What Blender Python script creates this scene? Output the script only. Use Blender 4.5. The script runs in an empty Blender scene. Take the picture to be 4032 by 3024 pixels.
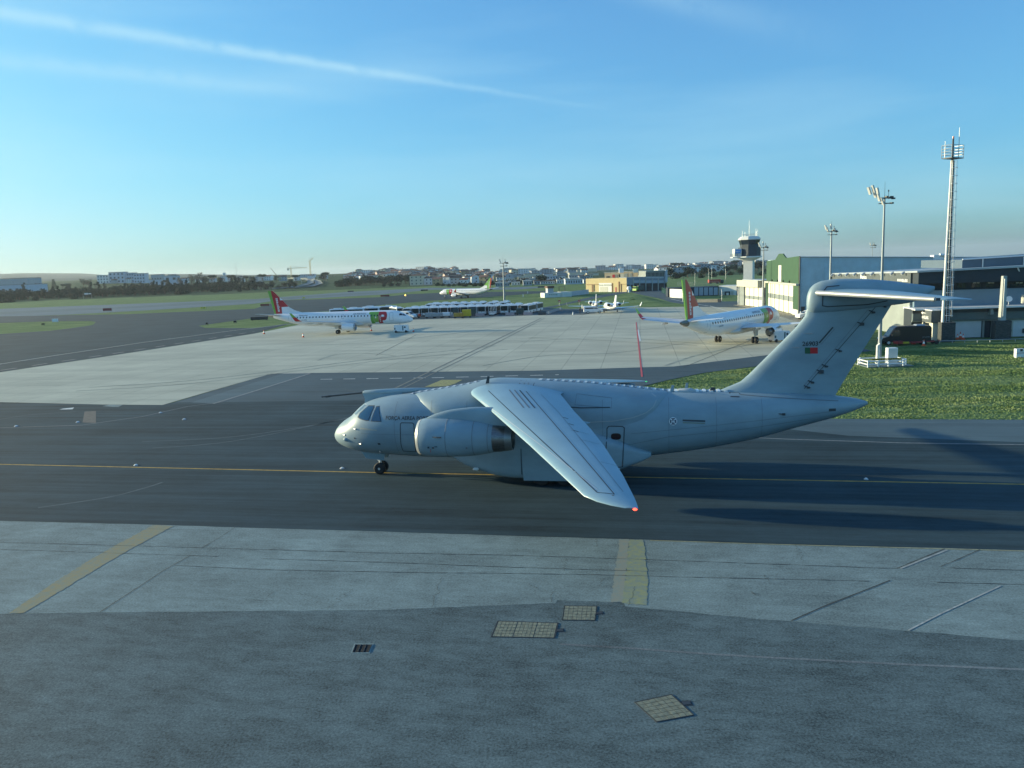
import bpy, bmesh, math, random
import numpy as np
from mathutils import Vector, Matrix, noise as mnoise
from mathutils.geometry import tessellate_polygon
random.seed(7)
S = bpy.context.scene
COL = S.collection
R = math.radians
# ------------------------------------------------------------------ camera
PITCH, ROLL, CAMH, FPX = 0.1472, -0.0371, 13.193, 3059.6
cf = Vector((0, math.cos(PITCH), -math.sin(PITCH)))
cu0 = Vector((0, math.sin(PITCH), math.cos(PITCH)))
cr0 = Vector((1, 0, 0))
cr = cr0*math.cos(ROLL) + cu0*math.sin(ROLL)
cu = -cr0*math.sin(ROLL) + cu0*math.cos(ROLL)
CAM = Vector((0, 0, CAMH))
cd = bpy.data.cameras.new('camera')
cam = bpy.data.objects.new('camera', cd)
COL.objects.link(cam)
cam.matrix_world = Matrix(((cr.x, cu.x, -cf.x, 0), (cr.y, cu.y, -cf.y, 0), (cr.z, cu.z, -cf.z, CAMH), (0, 0, 0, 1)))
cd.sensor_fit = 'HORIZONTAL'; cd.sensor_width = 36.0; cd.lens = 36.0*FPX/4032.0
cd.clip_start = 0.5; cd.clip_end = 60000
S.camera = cam
# ------------------------------------------------------------------ light
SUN_EL = R(9.6); SUN_AZ = math.atan2(-0.95, 0.31)      # measured from +Y towards +X
sdir = Vector((math.sin(SUN_AZ)*math.cos(SUN_EL), math.cos(SUN_AZ)*math.cos(SUN_EL), math.sin(SUN_EL)))
W = bpy.data.worlds.new('World'); S.world = W; W.use_nodes = True
wn = W.node_tree.nodes; wl = W.node_tree.links
for n in list(wn): wn.remove(n)
def wnode(t, **k):
    n = wn.new(t)
    for a, b in k.items(): setattr(n, a, b)
    return n
sky = wnode('ShaderNodeTexSky', sky_type='NISHITA', sun_disc=False, sun_elevation=SUN_EL, sun_rotation=SUN_AZ,
            altitude=110.0, air_density=1.0, dust_density=1.2, ozone_density=3.5)
bg = wnode('ShaderNodeBackground'); out = wnode('ShaderNodeOutputWorld')
bg.inputs['Strength'].default_value = 0.13
wl.new(bg.outputs[0], out.inputs[0])
# thin contrails and cirrus: long bands on great circles across the sky dome
tc = wnode('ShaderNodeTexCoord')
def pxdir(px, py):
    return (cf + cr*((px-2016)/FPX) - cu*((py-1512)/FPX)).normalized()
def math_(op, a, b=None, c=None, clamp=False):
    n = wnode('ShaderNodeMath', operation=op, use_clamp=clamp)
    for i, v in enumerate((a, b, c)):
        if v is None: continue
        if isinstance(v, (int, float)): n.inputs[i].default_value = v
        else: wl.new(v, n.inputs[i])
    return n.outputs[0]
def dot_(vec, const):
    n = wnode('ShaderNodeVectorMath', operation='DOT_PRODUCT')
    wl.new(vec, n.inputs[0]); n.inputs[1].default_value = tuple(const)
    return n.outputs['Value']
nz = wnode('ShaderNodeTexNoise'); nz.inputs['Scale'].default_value = 22; nz.inputs['Detail'].default_value = 8
nz.inputs['Roughness'].default_value = 0.65
wl.new(tc.outputs['Generated'], nz.inputs['Vector'])
def band(p, q, w0, w1, amp, fade):
    a = pxdir(*p); b = pxdir(*q)
    n = a.cross(b).normalized(); t = (b - a*a.dot(b)).normalized()
    L = math.acos(max(-1, min(1, a.dot(b))))
    g = tc.outputs['Generated']
    d = dot_(g, n); u = math_('ARCTAN2', dot_(g, t), dot_(g, a)); u = math_('DIVIDE', u, L)
    d = math_('ADD', d, math_('MULTIPLY', math_('SUBTRACT', nz.outputs['Fac'], 0.5), w0*0.9))
    wd = math_('MAXIMUM', math_('ADD', math_('MULTIPLY', u, w1-w0), w0), 0.0015)
    x = math_('DIVIDE', d, wd)
    g1 = math_('POWER', 2.718, math_('MULTIPLY', math_('MULTIPLY', x, x), -1.0))
    f = math_('SUBTRACT', 1.0, math_('DIVIDE', math_('SUBTRACT', u, 1-fade), fade), clamp=True)
    f2 = math_('ADD', math_('MULTIPLY', u, 3), 1.3, clamp=True)
    k = math_('MULTIPLY', math_('MULTIPLY', g1, math_('MULTIPLY', f, f2)), amp)
    k = math_('MULTIPLY', k, math_('ADD', math_('MULTIPLY', math_('SUBTRACT', nz.outputs['Fac'], 0.5), 3.2), 0.95, clamp=True))
    front = math_('GREATER_THAN', dot_(g, a), 0.0)
    return math_('MULTIPLY', k, front)
fac = band((-200, 20), (2450, 440), 0.0080, 0.0024, 0.40, 0.55)
fac = math_('ADD', fac, band((-200, 215), (1550, 400), 0.009, 0.007, 0.26, 0.6))
fac = math_('ADD', fac, band((2400, -60), (3400, 180), 0.010, 0.02, 0.16, 0.7))
# broad cirrus veil
mp = wnode('ShaderNodeMapping'); mp.inputs['Rotation'].default_value = (0.15, -0.12, 0.2); mp.inputs['Scale'].default_value = (1.2, 2.4, 9)
wl.new(tc.outputs['Generated'], mp.inputs[0])
n2 = wnode('ShaderNodeTexNoise'); n2.inputs['Scale'].default_value = 1.6; n2.inputs['Detail'].default_value = 5
wl.new(mp.outputs[0], n2.inputs['Vector'])
veil = math_('ADD', math_('MULTIPLY', math_('SUBTRACT', n2.outputs['Fac'], 0.45, clamp=True), 0.6), 0.07)
fac = math_('ADD', fac, veil, clamp=True)
tint = wnode('ShaderNodeMix', data_type='RGBA', blend_type='MULTIPLY')
tint.inputs[0].default_value = 1.0
wl.new(sky.outputs[0], tint.inputs[6]); tint.inputs[7].default_value = (0.56, 1.0, 1.27, 1)
def vm(op, a, b=None):
    n = wnode('ShaderNodeVectorMath', operation=op)
    for i, v in enumerate((a, b)):
        if v is None: continue
        if isinstance(v, tuple): n.inputs[i].default_value = v
        else: wl.new(v, n.inputs[i])
    return n.outputs[0]
q_ = vm('DIVIDE', tint.outputs[2], (7.0, 5.2, 4.7)); q_ = vm('ADD', vm('MULTIPLY', q_, q_), (1.0, 1.0, 1.0))
sx_ = wnode('ShaderNodeSeparateXYZ'); wl.new(q_, sx_.inputs[0]); cx_ = wnode('ShaderNodeCombineXYZ')
for k_ in range(3): wl.new(math_('SQRT', sx_.outputs[k_]), cx_.inputs[k_])
soft = vm('MULTIPLY', vm('DIVIDE', tint.outputs[2], cx_.outputs[0]), (1.02, 1.12, 1.22))
cl = wnode('ShaderNodeMix', data_type='RGBA', blend_type='MIX')
wl.new(fac, cl.inputs[0]); wl.new(soft, cl.inputs[6]); cl.inputs[7].default_value = (2.6, 4.0, 4.5, 1)
wl.new(cl.outputs[2], bg.inputs['Color'])
sl = bpy.data.lights.new('sun', 'SUN'); sl.energy = 4.6; sl.angle = R(0.6); sl.color = (1.0, 0.90, 0.58)
so = bpy.data.objects.new('sun', sl); COL.objects.link(so)
so.rotation_euler = sdir.to_track_quat('Z', 'Y').to_euler()
S.view_settings.view_transform = 'Standard'; S.view_settings.look = 'None'
S.view_settings.exposure = 0.80; S.view_settings.gamma = 1.0
# ------------------------------------------------------------------ pixel to world helpers (photo pixels, 4032 x 3024)
def ray(px, py): return cf + cr*((px-2016)/FPX) - cu*((py-1512)/FPX)
def G(px, py, z=0.0):
    d = ray(px, py); t = (z-CAMH)/d.z
    return CAM + d*t
def AT(px, py, Y):                       # point on the ray at depth Y
    d = ray(px, py); return CAM + d*(Y/d.y)
HZC = [-1000, 0, 500, 1000, 1350, 1600, 1800, 2000, 2300, 2500, 2700, 3000, 3400, 4032]
HZD = [760, 950, 1300, 2000, 3200, 5500, 9000]
HZT = [[0, 2, 14, 22, 30, 90, 20], [0, 2, 14, 22, 35, 100, 20], [0, 3, 15, 24, 32, 62, 0], [0, 1, 8, 18, 24, 30, -20],
       [0, 0, 9, 16, 14, 8, -30], [0, 0, 11, 18, 13, 0, -40], [0, 0, 8, 12, 9, -3, -40], [0, 0, 3, 5, 2, -6, -40],
       [0, 0, 0, 0, -2, -7, -50], [0, 0, 0, -1, -5, -4, -50], [0, 0, 0, -2, -8, -19, -60], [0, 0, 0, -3, -10, -16, -60],
       [0, 0, -1, -5, -12, -30, -70], [0, 0, -1, -5, -14, -33, -70]]
HZA = np.array(HZT, float)
def hz(x, y):
    if y <= 700: return 0.0
    c = 2016 + 3093*x/y
    row = [float(np.interp(c, HZC, HZA[:, k])) for k in range(len(HZD))]
    z = float(np.interp(y, [700]+HZD, [0]+row))
    if y > 9000: z -= (y-9000)*0.01
    if y > 2600:
        k = min(1, (y-2600)/1500)
        z += k*(mnoise.noise(Vector((x/700, y/1300, 3)))*26 + mnoise.noise(Vector((x/260, y/600, 7)))*8)*float(np.interp(c, [700, 1300], [1.5, 0.6]))
    elif y > 850:
        z += min(1, (y-850)/300)*mnoise.noise(Vector((x/140, y/170, 1)))*2.5
    return z
def GT(px, py):                          # pixel to terrain
    d = ray(px, py); t = 400.0
    while t < 14000:
        p = CAM + d*t
        if p.z <= hz(p.x, p.y): return p
        t *= 1.006
    return CAM + d*t
# ------------------------------------------------------------------ object helpers
def tag(o, label=None, cat=None, group=None, kind=None):
    if label: o['label'] = label
    if cat: o['category'] = cat
    if group: o['group'] = group
    if kind: o['kind'] = kind
    return o
def thing(name, label, cat, loc=(0, 0, 0), rz=0.0, group=None, scale=1.0):
    o = bpy.data.objects.new(name, None); COL.objects.link(o)
    o.location = loc; o.rotation_euler = (0, 0, rz); o.scale = (scale,)*3
    o.empty_display_size = 0.3
    return tag(o, label, cat, group)
def copy_tree(o, parent=None):
    c = o.copy(); COL.objects.link(c)
    if parent: c.parent = parent
    for ch in o.children: copy_tree(ch, c)
    return c
class MB:
    def __init__(s): s.v = []; s.f = []; s.m = []
    def add(s, vs, fs, mi=0):
        b = len(s.v); s.v += [tuple(v) for v in vs]
        for f in fs: s.f.append([b+i for i in f]); s.m.append(mi)
        return s
    def box(s, c, sz, rz=0.0, mi=0, taper=1.0, tz=0.0):
        cx, cy, cz = c; a, b, h = sz[0]/2, sz[1]/2, sz[2]/2
        ca, sa = math.cos(rz), math.sin(rz); vs = []
        for dz, k in ((-h, 1.0), (h, taper)):
            for dx, dy in ((-a, -b), (a, -b), (a, b), (-a, b)):
                x, y = dx*k, dy*k
                vs.append((cx+ca*x-sa*y, cy+sa*x+ca*y, cz+dz))
        return s.add(vs, [(0, 3, 2, 1), (4, 5, 6, 7), (0, 1, 5, 4), (1, 2, 6, 5), (2, 3, 7, 6), (3, 0, 4, 7)], mi)
    def b2(s, x0, x1, y0, y1, z0, z1, mi=0):
        return s.box(((x0+x1)/2, (y0+y1)/2, (z0+z1)/2), (abs(x1-x0), abs(y1-y0), abs(z1-z0)), 0, mi)
    def tube(s, pts, rad, n=8, mi=0, cap=True):
        pts = [Vector(p) for p in pts]
        rr = rad if isinstance(rad, (list, tuple)) else [rad]*len(pts)
        rings = []
        for i, p in enumerate(pts):
            t = (pts[min(i+1, len(pts)-1)] - pts[max(i-1, 0)]).normalized()
            a = t.cross(Vector((0, 0, 1)))
            if a.length < 1e-3: a = Vector((1, 0, 0))
            a.normalize(); b = t.cross(a)
            rings.append([p + (a*math.cos(2*math.pi*k/n) + b*math.sin(2*math.pi*k/n))*rr[i] for k in range(n)])
        return s.loft(rings, mi, cap)
    def loft(s, rings, mi=0, cap=True, closed=True):
        n = len(rings[0]); vs = [v for r_ in rings for v in r_]; fs = []
        for i in range(len(rings)-1):
            for k in range(n if closed else n-1):
                k2 = (k+1) % n
                fs.append((i*n+k, i*n+k2, (i+1)*n+k2, (i+1)*n+k))
        if cap: fs.append(tuple(range(n-1, -1, -1))); fs.append(tuple((len(rings)-1)*n+k for k in range(n)))
        return s.add(vs, fs, mi)
    def prism(s, poly, z0, z1, mi=0):
        n = len(poly); vs = [(p[0], p[1], z0) for p in poly] + [(p[0], p[1], z1) for p in poly]
        fs = [tuple(range(n-1, -1, -1)), tuple(range(n, 2*n))] + [(k, (k+1) % n, n+(k+1) % n, n+k) for k in range(n)]
        return s.add(vs, fs, mi)
    def sheet(s, poly, z, mi=0):
        poly = [Vector((p[0], p[1], 0)) for p in poly]
        return s.add([(p.x, p.y, z) for p in poly], [tuple(t) for t in tessellate_polygon([poly])], mi)
    def slab(s, O, U, V, N, poly, t0, t1, mi=0):          # polygon in plane (U,V), thick from t0 to t1 along N
        O, U, V, N = Vector(O), Vector(U), Vector(V), Vector(N)
        n = len(poly); vs = [O+U*a+V*b+N*t0 for a, b in poly] + [O+U*a+V*b+N*t1 for a, b in poly]
        tri = [tuple(t) for t in tessellate_polygon([[Vector((a, b, 0)) for a, b in poly]])]
        fs = [tuple(reversed(t)) for t in tri] + [tuple(i+n for i in t) for t in tri] + [(k, (k+1) % n, n+(k+1) % n, n+k) for k in range(n)]
        return s.add(vs, fs, mi)
    def disc(s, c, axis, r0, w, n=20, mi=0):
        c = Vector(c); a = Vector(axis).normalized()
        return s.tube([c-a*w/2, c+a*w/2], r0, n, mi)
    def mesh(s, name, mats, smooth=False, ang=40):
        me = bpy.data.meshes.new(name); me.from_pydata(s.v, [], s.f)
        for m in (mats if isinstance(mats, (list, tuple)) else [mats]): me.materials.append(m)
        me.polygons.foreach_set('material_index', s.m)
        bm = bmesh.new(); bm.from_mesh(me)
        bmesh.ops.recalc_face_normals(bm, faces=bm.faces)
        if smooth:
            for f in bm.faces: f.smooth = True
            for e in bm.edges:
                if len(e.link_faces) == 2 and e.calc_face_angle(0) > R(ang): e.smooth = False
        bm.to_mesh(me); bm.free(); me.update()
        return me
    def build(s, name, mats, parent=None, smooth=False, ang=40, loc=None, rz=None, kind=None, label=None, cat=None, group=None):
        o = bpy.data.objects.new(name, s.mesh(name, mats, smooth, ang)); COL.objects.link(o)
        if parent is not None: o.parent = parent
        if loc is not None: o.location = loc
        if rz is not None: o.rotation_euler = (0, 0, rz)
        return tag(o, label, cat, group, kind)
# ------------------------------------------------------------------ materials
MATS = {}
def mat(name, col, rough=0.7, metal=0.0, var=0.0, scale=1.0, col2=None, bump=0.0, coord='Object', spec=0.5, stretch=None, detail=4, emit=None, coat=0.0, bscale=None):
    if name in MATS: return MATS[name]
    m = bpy.data.materials.new(name); m.use_nodes = True; MATS[name] = m
    n = m.node_tree.nodes; l = m.node_tree.links; p = n['Principled BSDF']
    p.inputs['Base Color'].default_value = (*col, 1); p.inputs['Roughness'].default_value = rough
    p.inputs['Metallic'].default_value = metal
    p.inputs['Specular IOR Level'].default_value = spec
    p.inputs['Coat Weight'].default_value = coat
    if emit: p.inputs['Emission Color'].default_value = (*emit[0], 1); p.inputs['Emission Strength'].default_value = emit[1]
    if var or col2 or bump:
        c = n.new('ShaderNodeTexCoord') if coord == 'Object' else n.new('ShaderNodeNewGeometry')
        v = c.outputs['Object'] if coord == 'Object' else c.outputs['Position']
        if stretch:
            mpg = n.new('ShaderNodeMapping'); mpg.inputs['Rotation'].default_value = (0, 0, stretch[1]); mpg.inputs['Scale'].default_value = stretch[0]
            l.new(v, mpg.inputs[0]); v2 = mpg.outputs[0]
        else: v2 = v
        t = n.new('ShaderNodeTexNoise'); t.inputs['Scale'].default_value = scale; t.inputs['Detail'].default_value = detail
        t.inputs['Roughness'].default_value = 0.6
        l.new(v2, t.inputs['Vector'])
        r = n.new('ShaderNodeValToRGB'); c2 = col2 or tuple(x*(1-var) for x in col); c1 = col if col2 else tuple(min(1, x*(1+var)) for x in col)
        r.color_ramp.elements[0].position = 0.33; r.color_ramp.elements[1].position = 0.67
        r.color_ramp.elements[0].color = (*c2, 1); r.color_ramp.elements[1].color = (*c1, 1)
        l.new(t.outputs['Fac'], r.inputs[0]); l.new(r.outputs[0], p.inputs['Base Color'])
        if bump:
            b = n.new('ShaderNodeBump'); b.inputs['Strength'].default_value = bump; b.inputs['Distance'].default_value = 0.05
            tb = t
            if bscale:
                tb = n.new('ShaderNodeTexNoise'); tb.inputs['Scale'].default_value = bscale; tb.inputs['Detail'].default_value = 3; l.new(v, tb.inputs['Vector'])
            l.new(tb.outputs['Fac'], b.inputs['Height']); l.new(b.outputs[0], p.inputs['Normal'])
    return m
TAXI = math.pi - 2.9541           # angle of the taxiway axis (for stretching grain along it)
def paving(name, base, patchvar, streak, grain, fine=26.0, rough=0.85, dark=(0.02, 0.022, 0.025), ang=0.187, joints=None, spec=0.25, patch=0.12, cracks=0.0, tintc=None, streak_sc=(0.03, 0.9)):
    m = bpy.data.materials.new(name); m.use_nodes = True; MATS[name] = m
    n = m.node_tree.nodes; l = m.node_tree.links; p = n['Principled BSDF']
    g = n.new('ShaderNodeNewGeometry')
    rot = n.new('ShaderNodeMapping'); rot.inputs['Rotation'].default_value = (0, 0, ang); l.new(g.outputs['Position'], rot.inputs[0])
    def nz_(src, sc, det, scl=None, ro=0.6):
        if scl:
            mm = n.new('ShaderNodeMapping'); mm.inputs['Scale'].default_value = scl; l.new(src, mm.inputs[0]); src = mm.outputs[0]
        t = n.new('ShaderNodeTexNoise'); t.inputs['Scale'].default_value = sc; t.inputs['Detail'].default_value = det; t.inputs['Roughness'].default_value = ro
        l.new(src, t.inputs['Vector']); return t.outputs['Fac']
    def M(op, a, b, clamp=False):
        q = n.new('ShaderNodeMath'); q.operation = op; q.use_clamp = clamp
        for i, v in enumerate((a, b)):
            if isinstance(v, (int, float)): q.inputs[i].default_value = v
            else: l.new(v, q.inputs[i])
        return q.outputs[0]
    f = M('MULTIPLY', M('SUBTRACT', nz_(rot.outputs[0], patch, 5), 0.5), patchvar*3)
    s_ = M('MULTIPLY', M('SUBTRACT', nz_(rot.outputs[0], 1.0, 5, (streak_sc[0], streak_sc[1], 1), 0.7), 0.5), streak*4.5)
    gr = M('MULTIPLY', M('SUBTRACT', nz_(g.outputs['Position'], fine, 3, None, 0.8), 0.5), grain*3.2)
    md = M('MULTIPLY', M('SUBTRACT', nz_(rot.outputs[0], 1.5, 8, (0.6, 1.4, 1), 0.8), 0.5), grain*2.2)
    tot = M('ADD', M('ADD', M('ADD', M('ADD', f, s_), gr), md), 1.0)
    # dark blotches
    bl = M('MULTIPLY', M('SUBTRACT', nz_(rot.outputs[0], 0.8, 9, (0.45, 1.1, 1), 0.78), 0.57, True), -4.5*patchvar)
    tot = M('ADD', tot, bl)
    if joints:
        # joints: modulo lines on two axes
        sx = n.new('ShaderNodeSeparateXYZ')
        jr = n.new('ShaderNodeMapping'); jr.inputs['Rotation'].default_value = (0, 0, joints[2]); l.new(g.outputs['Position'], jr.inputs[0]); l.new(jr.outputs[0], sx.inputs[0])
        for ax, size in (('X', joints[0]), ('Y', joints[1])):
            mo = M('PINGPONG', sx.outputs[ax], size/2)
            ln = M('LESS_THAN', mo, joints[3])
            tot = M('SUBTRACT', tot, M('MULTIPLY', ln, joints[4]))
            # per slab tone
        fl = n.new('ShaderNodeVectorMath'); fl.operation = 'SNAP'; l.new(jr.outputs[0], fl.inputs[0]); fl.inputs[1].default_value = (joints[0], joints[1], 1000)
        wnz = n.new('ShaderNodeTexWhiteNoise'); l.new(fl.outputs[0], wnz.inputs['Vector'])
        tot = M('ADD', tot, M('MULTIPLY', M('SUBTRACT', wnz.outputs['Value'], 0.5), joints[5]))
    mx = n.new('ShaderNodeMix'); mx.data_type = 'RGBA'; mx.blend_type = 'MULTIPLY'; mx.inputs[0].default_value = 1.0; mx.clamp_factor = False
    mx.inputs[6].default_value = (*base, 1)
    cb = n.new('ShaderNodeCombineColor'); 
    for k in range(3): l.new(tot, cb.inputs[k])
    l.new(cb.outputs[0], mx.inputs[7]); l.new(mx.outputs[2], p.inputs['Base Color'])
    p.inputs['Roughness'].default_value = rough; p.inputs['Specular IOR Level'].default_value = spec
    b = n.new('ShaderNodeBump'); b.inputs['Strength'].default_value = 0.35; b.inputs['Distance'].default_value = 0.01
    l.new(nz_(g.outputs['Position'], fine, 4, None, 0.8), b.inputs['Height']); l.new(b.outputs[0], p.inputs['Normal'])
    return m
M_taxi = paving('taxiway_asphalt', (0.034, 0.060, 0.073), 0.34, 0.42, 0.34, rough=0.88, spec=0.15)
M_taxi2 = paving('worn_asphalt', (0.060, 0.094, 0.112), 0.25, 0.22, 0.2)
M_taxi3 = paving('shoulder_asphalt', (0.085, 0.130, 0.150), 0.2, 0.22, 0.2)
M_fore = paving('old_asphalt', (0.096, 0.132, 0.138), 0.30, 0.16, 0.9, fine=13, patch=0.3, streak_sc=(0.12, 0.5))
M_conc = paving('strip_concrete', (0.18, 0.235, 0.235), 0.34, 0.12, 0.55, fine=12, patch=0.25, rough=0.9)
M_apron = paving('apron_concrete', (0.44, 0.425, 0.325), 0.24, 0.20, 0.12, spec=0.5, rough=0.7, joints=(5.1, 6.1, 0.166, 0.055, 0.34, 0.10), patch=0.045, streak_sc=(0.05, 0.22))
M_run = paving('runway_surface', (0.13, 0.175, 0.20), 0.15, 0.25, 0.1, spec=0.15, ang=-0.30)
M_dark = paving('dark_asphalt', (0.04, 0.044, 0.05), 0.25, 0.25, 0.2)
M_beige = paving('beige_paving', (0.30, 0.27, 0.21), 0.15, 0.1, 0.1)
def grass_mat(name, a, b, c, sc=(0.25, 1.3)):
    m = bpy.data.materials.new(name); m.use_nodes = True
    n = m.node_tree.nodes; l = m.node_tree.links; p = n['Principled BSDF']
    g = n.new('ShaderNodeNewGeometry')
    mm = n.new('ShaderNodeMapping'); mm.inputs['Rotation'].default_value = (0, 0, 0.187); mm.inputs['Scale'].default_value = (sc[0], sc[1], 1); l.new(g.outputs['Position'], mm.inputs[0])
    t = n.new('ShaderNodeTexNoise'); t.inputs['Scale'].default_value = 0.35; t.inputs['Detail'].default_value = 7; t.inputs['Roughness'].default_value = 0.7
    l.new(mm.outputs[0], t.inputs['Vector'])
    t2 = n.new('ShaderNodeTexNoise'); t2.inputs['Scale'].default_value = 3.0; t2.inputs['Detail'].default_value = 5; l.new(g.outputs['Position'], t2.inputs['Vector'])
    ad = n.new('ShaderNodeMath'); ad.operation = 'MULTIPLY_ADD'; ad.inputs[1].default_value = 0.35; l.new(t2.outputs['Fac'], ad.inputs[0])
    sb = n.new('ShaderNodeMath'); sb.operation = 'SUBTRACT'; l.new(t.outputs['Fac'], sb.inputs[0]); sb.inputs[1].default_value = 0.175; l.new(sb.outputs[0], ad.inputs[2])
    r = n.new('ShaderNodeValToRGB'); e = r.color_ramp.elements
    e[0].position = 0.34; e[0].color = (*a, 1); e[1].position = 0.68; e[1].color = (*c, 1)
    q = e.new(0.5); q.color = (*b, 1)
    l.new(ad.outputs[0], r.inputs[0]); l.new(r.outputs[0], p.inputs['Base Color'])
    p.inputs['Roughness'].default_value = 0.95; p.inputs['Specular IOR Level'].default_value = 0.1
    bu = n.new('ShaderNodeBump'); bu.inputs['Strength'].default_value = 1.0; bu.inputs['Distance'].default_value = 0.35
    l.new(t2.outputs['Fac'], bu.inputs['Height']); l.new(bu.outputs[0], p.inputs['Normal'])
    return m
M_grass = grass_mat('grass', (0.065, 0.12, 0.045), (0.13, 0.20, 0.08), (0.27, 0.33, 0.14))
M_white_line = mat('white_paint', (0.62, 0.64, 0.62), 0.8, var=0.25, scale=3, coord='Position')
M_faint_line = mat('faded_white_paint', (0.22, 0.235, 0.24), 0.85, var=0.2, scale=3, coord='Position')
M_yel_line = mat('yellow_paint', (0.42, 0.27, 0.05), 0.8, var=0.3, scale=2, coord='Position')
M_joint = mat('joint_sealant', (0.035, 0.04, 0.04), 0.9, var=0.4, scale=5, coord='Position')
M_red_line = mat('red_paint', (0.55, 0.07, 0.08), 0.7, var=0.15, scale=2, coord='Position')
M_white = mat('white_coating', (0.78, 0.79, 0.80), 0.35, var=0.03, scale=2)
M_black = mat('black_rubber', (0.02, 0.02, 0.022), 0.75)
M_dk = mat('dark_metal', (0.06, 0.065, 0.07), 0.5, 0.3)
M_steel = mat('galvanised_steel', (0.42, 0.44, 0.45), 0.45, 0.6, var=0.1, scale=4)
M_glass = mat('dark_glass', (0.02, 0.03, 0.04), 0.12, 0.0, spec=0.8)
M_hub = mat('hub_metal', (0.62, 0.64, 0.65), 0.4, 0.4)
M_green = mat('livery_green', (0.18, 0.42, 0.07), 0.35)
M_dgreen = mat('livery_dark_green', (0.05, 0.22, 0.06), 0.35)
M_red = mat('livery_red', (0.45, 0.02, 0.03), 0.35)
M_orange = mat('cone_orange', (0.75, 0.12, 0.04), 0.6)
# ================================================================== GROUND AND PAVING
def terrain():
    angs = list(np.linspace(-52, 52, 261)) ; angs += list(np.linspace(60, 300, 17))
    rad = [0, 20, 50, 100, 200, 350, 500, 620, 700] + list(np.geomspace(730, 3000, 44)) + list(np.geomspace(3150, 14000, 30))
    vs = [(0, 0, -0.03)]; fs = []
    n = len(angs)
    for r_ in rad[1:]:
        for a in angs:
            x, y = math.sin(R(a))*r_, math.cos(R(a))*r_
            vs.append((x, y, hz(x, y)*1.0 - 0.03))
    for k in range(n): fs.append((0, 1+(k+1) % n, 1+k))
    for i in range(len(rad)-2):
        for k in range(n):
            k2 = (k+1) % n; a = 1+i*n
            fs.append((a+k, a+k2, a+n+k2, a+n+k))
    m = MB(); m.add(vs, fs)
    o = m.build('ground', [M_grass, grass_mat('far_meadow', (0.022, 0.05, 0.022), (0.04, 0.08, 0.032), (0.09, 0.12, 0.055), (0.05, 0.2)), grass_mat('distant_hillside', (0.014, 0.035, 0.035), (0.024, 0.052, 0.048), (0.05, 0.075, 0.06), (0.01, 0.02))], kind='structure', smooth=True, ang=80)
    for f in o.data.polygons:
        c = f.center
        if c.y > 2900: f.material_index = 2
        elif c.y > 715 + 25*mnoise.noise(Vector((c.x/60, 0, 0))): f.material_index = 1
terrain()
def sheet(name, pts, z, m, rag=0):
    w = [(G(x, y).x, G(x, y).y) for x, y in pts]
    if rag: w = rough(w+[w[0]], .12, rag)[:-1]
    return MB().sheet(w, z, 0).build(name, m, kind='structure')
def ground_poly(pts): return [(G(x, y).x, G(x, y).y) for x, y in pts]
ax = Vector((-0.9825, 0.1864, 0)); sd = Vector((0.1864, 0.9825, 0))          # along the taxiway / across, away from camera
K0 = Vector((-12.0, 51.17, 0)); KA = 2.9541
def on_axis(px, py):
    p = G(px, py) - K0; return p.dot(ax), p.dot(sd)
# foreground old asphalt reaches behind the camera
fore_edge = [(0, 2418), (380, 2412), (1000, 2407), (1500, 2403), (1700, 2395), (2191, 2375), (2194, 2365), (2456, 2372), (2465, 2388), (2688, 2409), (3000, 2440), (3115, 2446), (3576, 2485), (4032, 2523), (4500, 2563)]
strip_edge = [(-500, 2039), (0, 2051.5), (590, 2066), (922, 2077), (1500, 2093.6), (1700, 2100.6), (2564, 2126.5), (3000, 2141.5), (3719, 2159), (4032, 2167.5), (4700, 2188)]
def gp(l): return [(p.x, p.y) for p in (G(a, b) for a, b in l)]
def rough(P, st=.5, amp=.025):
    out_ = []
    for (ax_, ay), (bx, by) in zip(P[:-1], P[1:]):
        n = max(1, int(math.dist((ax_, ay), (bx, by))/st))
        out_ += [(ax_+(bx-ax_)*k/n+random.uniform(-amp, amp), ay+(by-ay)*k/n+random.uniform(-amp, amp)) for k in range(n)]
    return out_+[P[-1]]
fe = rough(gp(fore_edge)); se = rough(gp(strip_edge), .5, .02)
MB().sheet([(-60, fe[0][1]+2)] + fe + [(60, fe[-1][1]-3), (90, -60), (-90, -60)], 0.004).build('asphalt_apron', M_fore, kind='structure')
MB().sheet([(-70, fe[0][1]+2)] + fe[:] + [(60, fe[-1][1]-3)] + [(70, se[-1][1]-4)] + se[::-1] + [(-70, se[0][1]+8)], 0.008).build('concrete_strip', M_conc, kind='structure')
# dark taxiway
far_edge = [(-500, 1570), (0, 1583.5), (405, 1593), (639, 1595), (683, 1585), (1400, 1577), (2300, 1600), (3336, 1716), (4032, 1742), (4900, 1775)]
te = gp(far_edge)
MB().sheet([(-120, se[0][1]+16)] + se + [(70, se[-1][1]-4)] + te[::-1] + [(-120, te[0][1]+14)], 0.012).build('taxiway', M_taxi, kind='structure')
# lighter shoulder on the far right side of the taxiway up to the grass
sheet('taxiway_shoulder', [(2200, 1596), (3336, 1716), (4032, 1742), (4900, 1775), (4900, 1656), (4032, 1653), (3336, 1650), (2800, 1640), (2300, 1560)], 0.008, M_taxi3)
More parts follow.
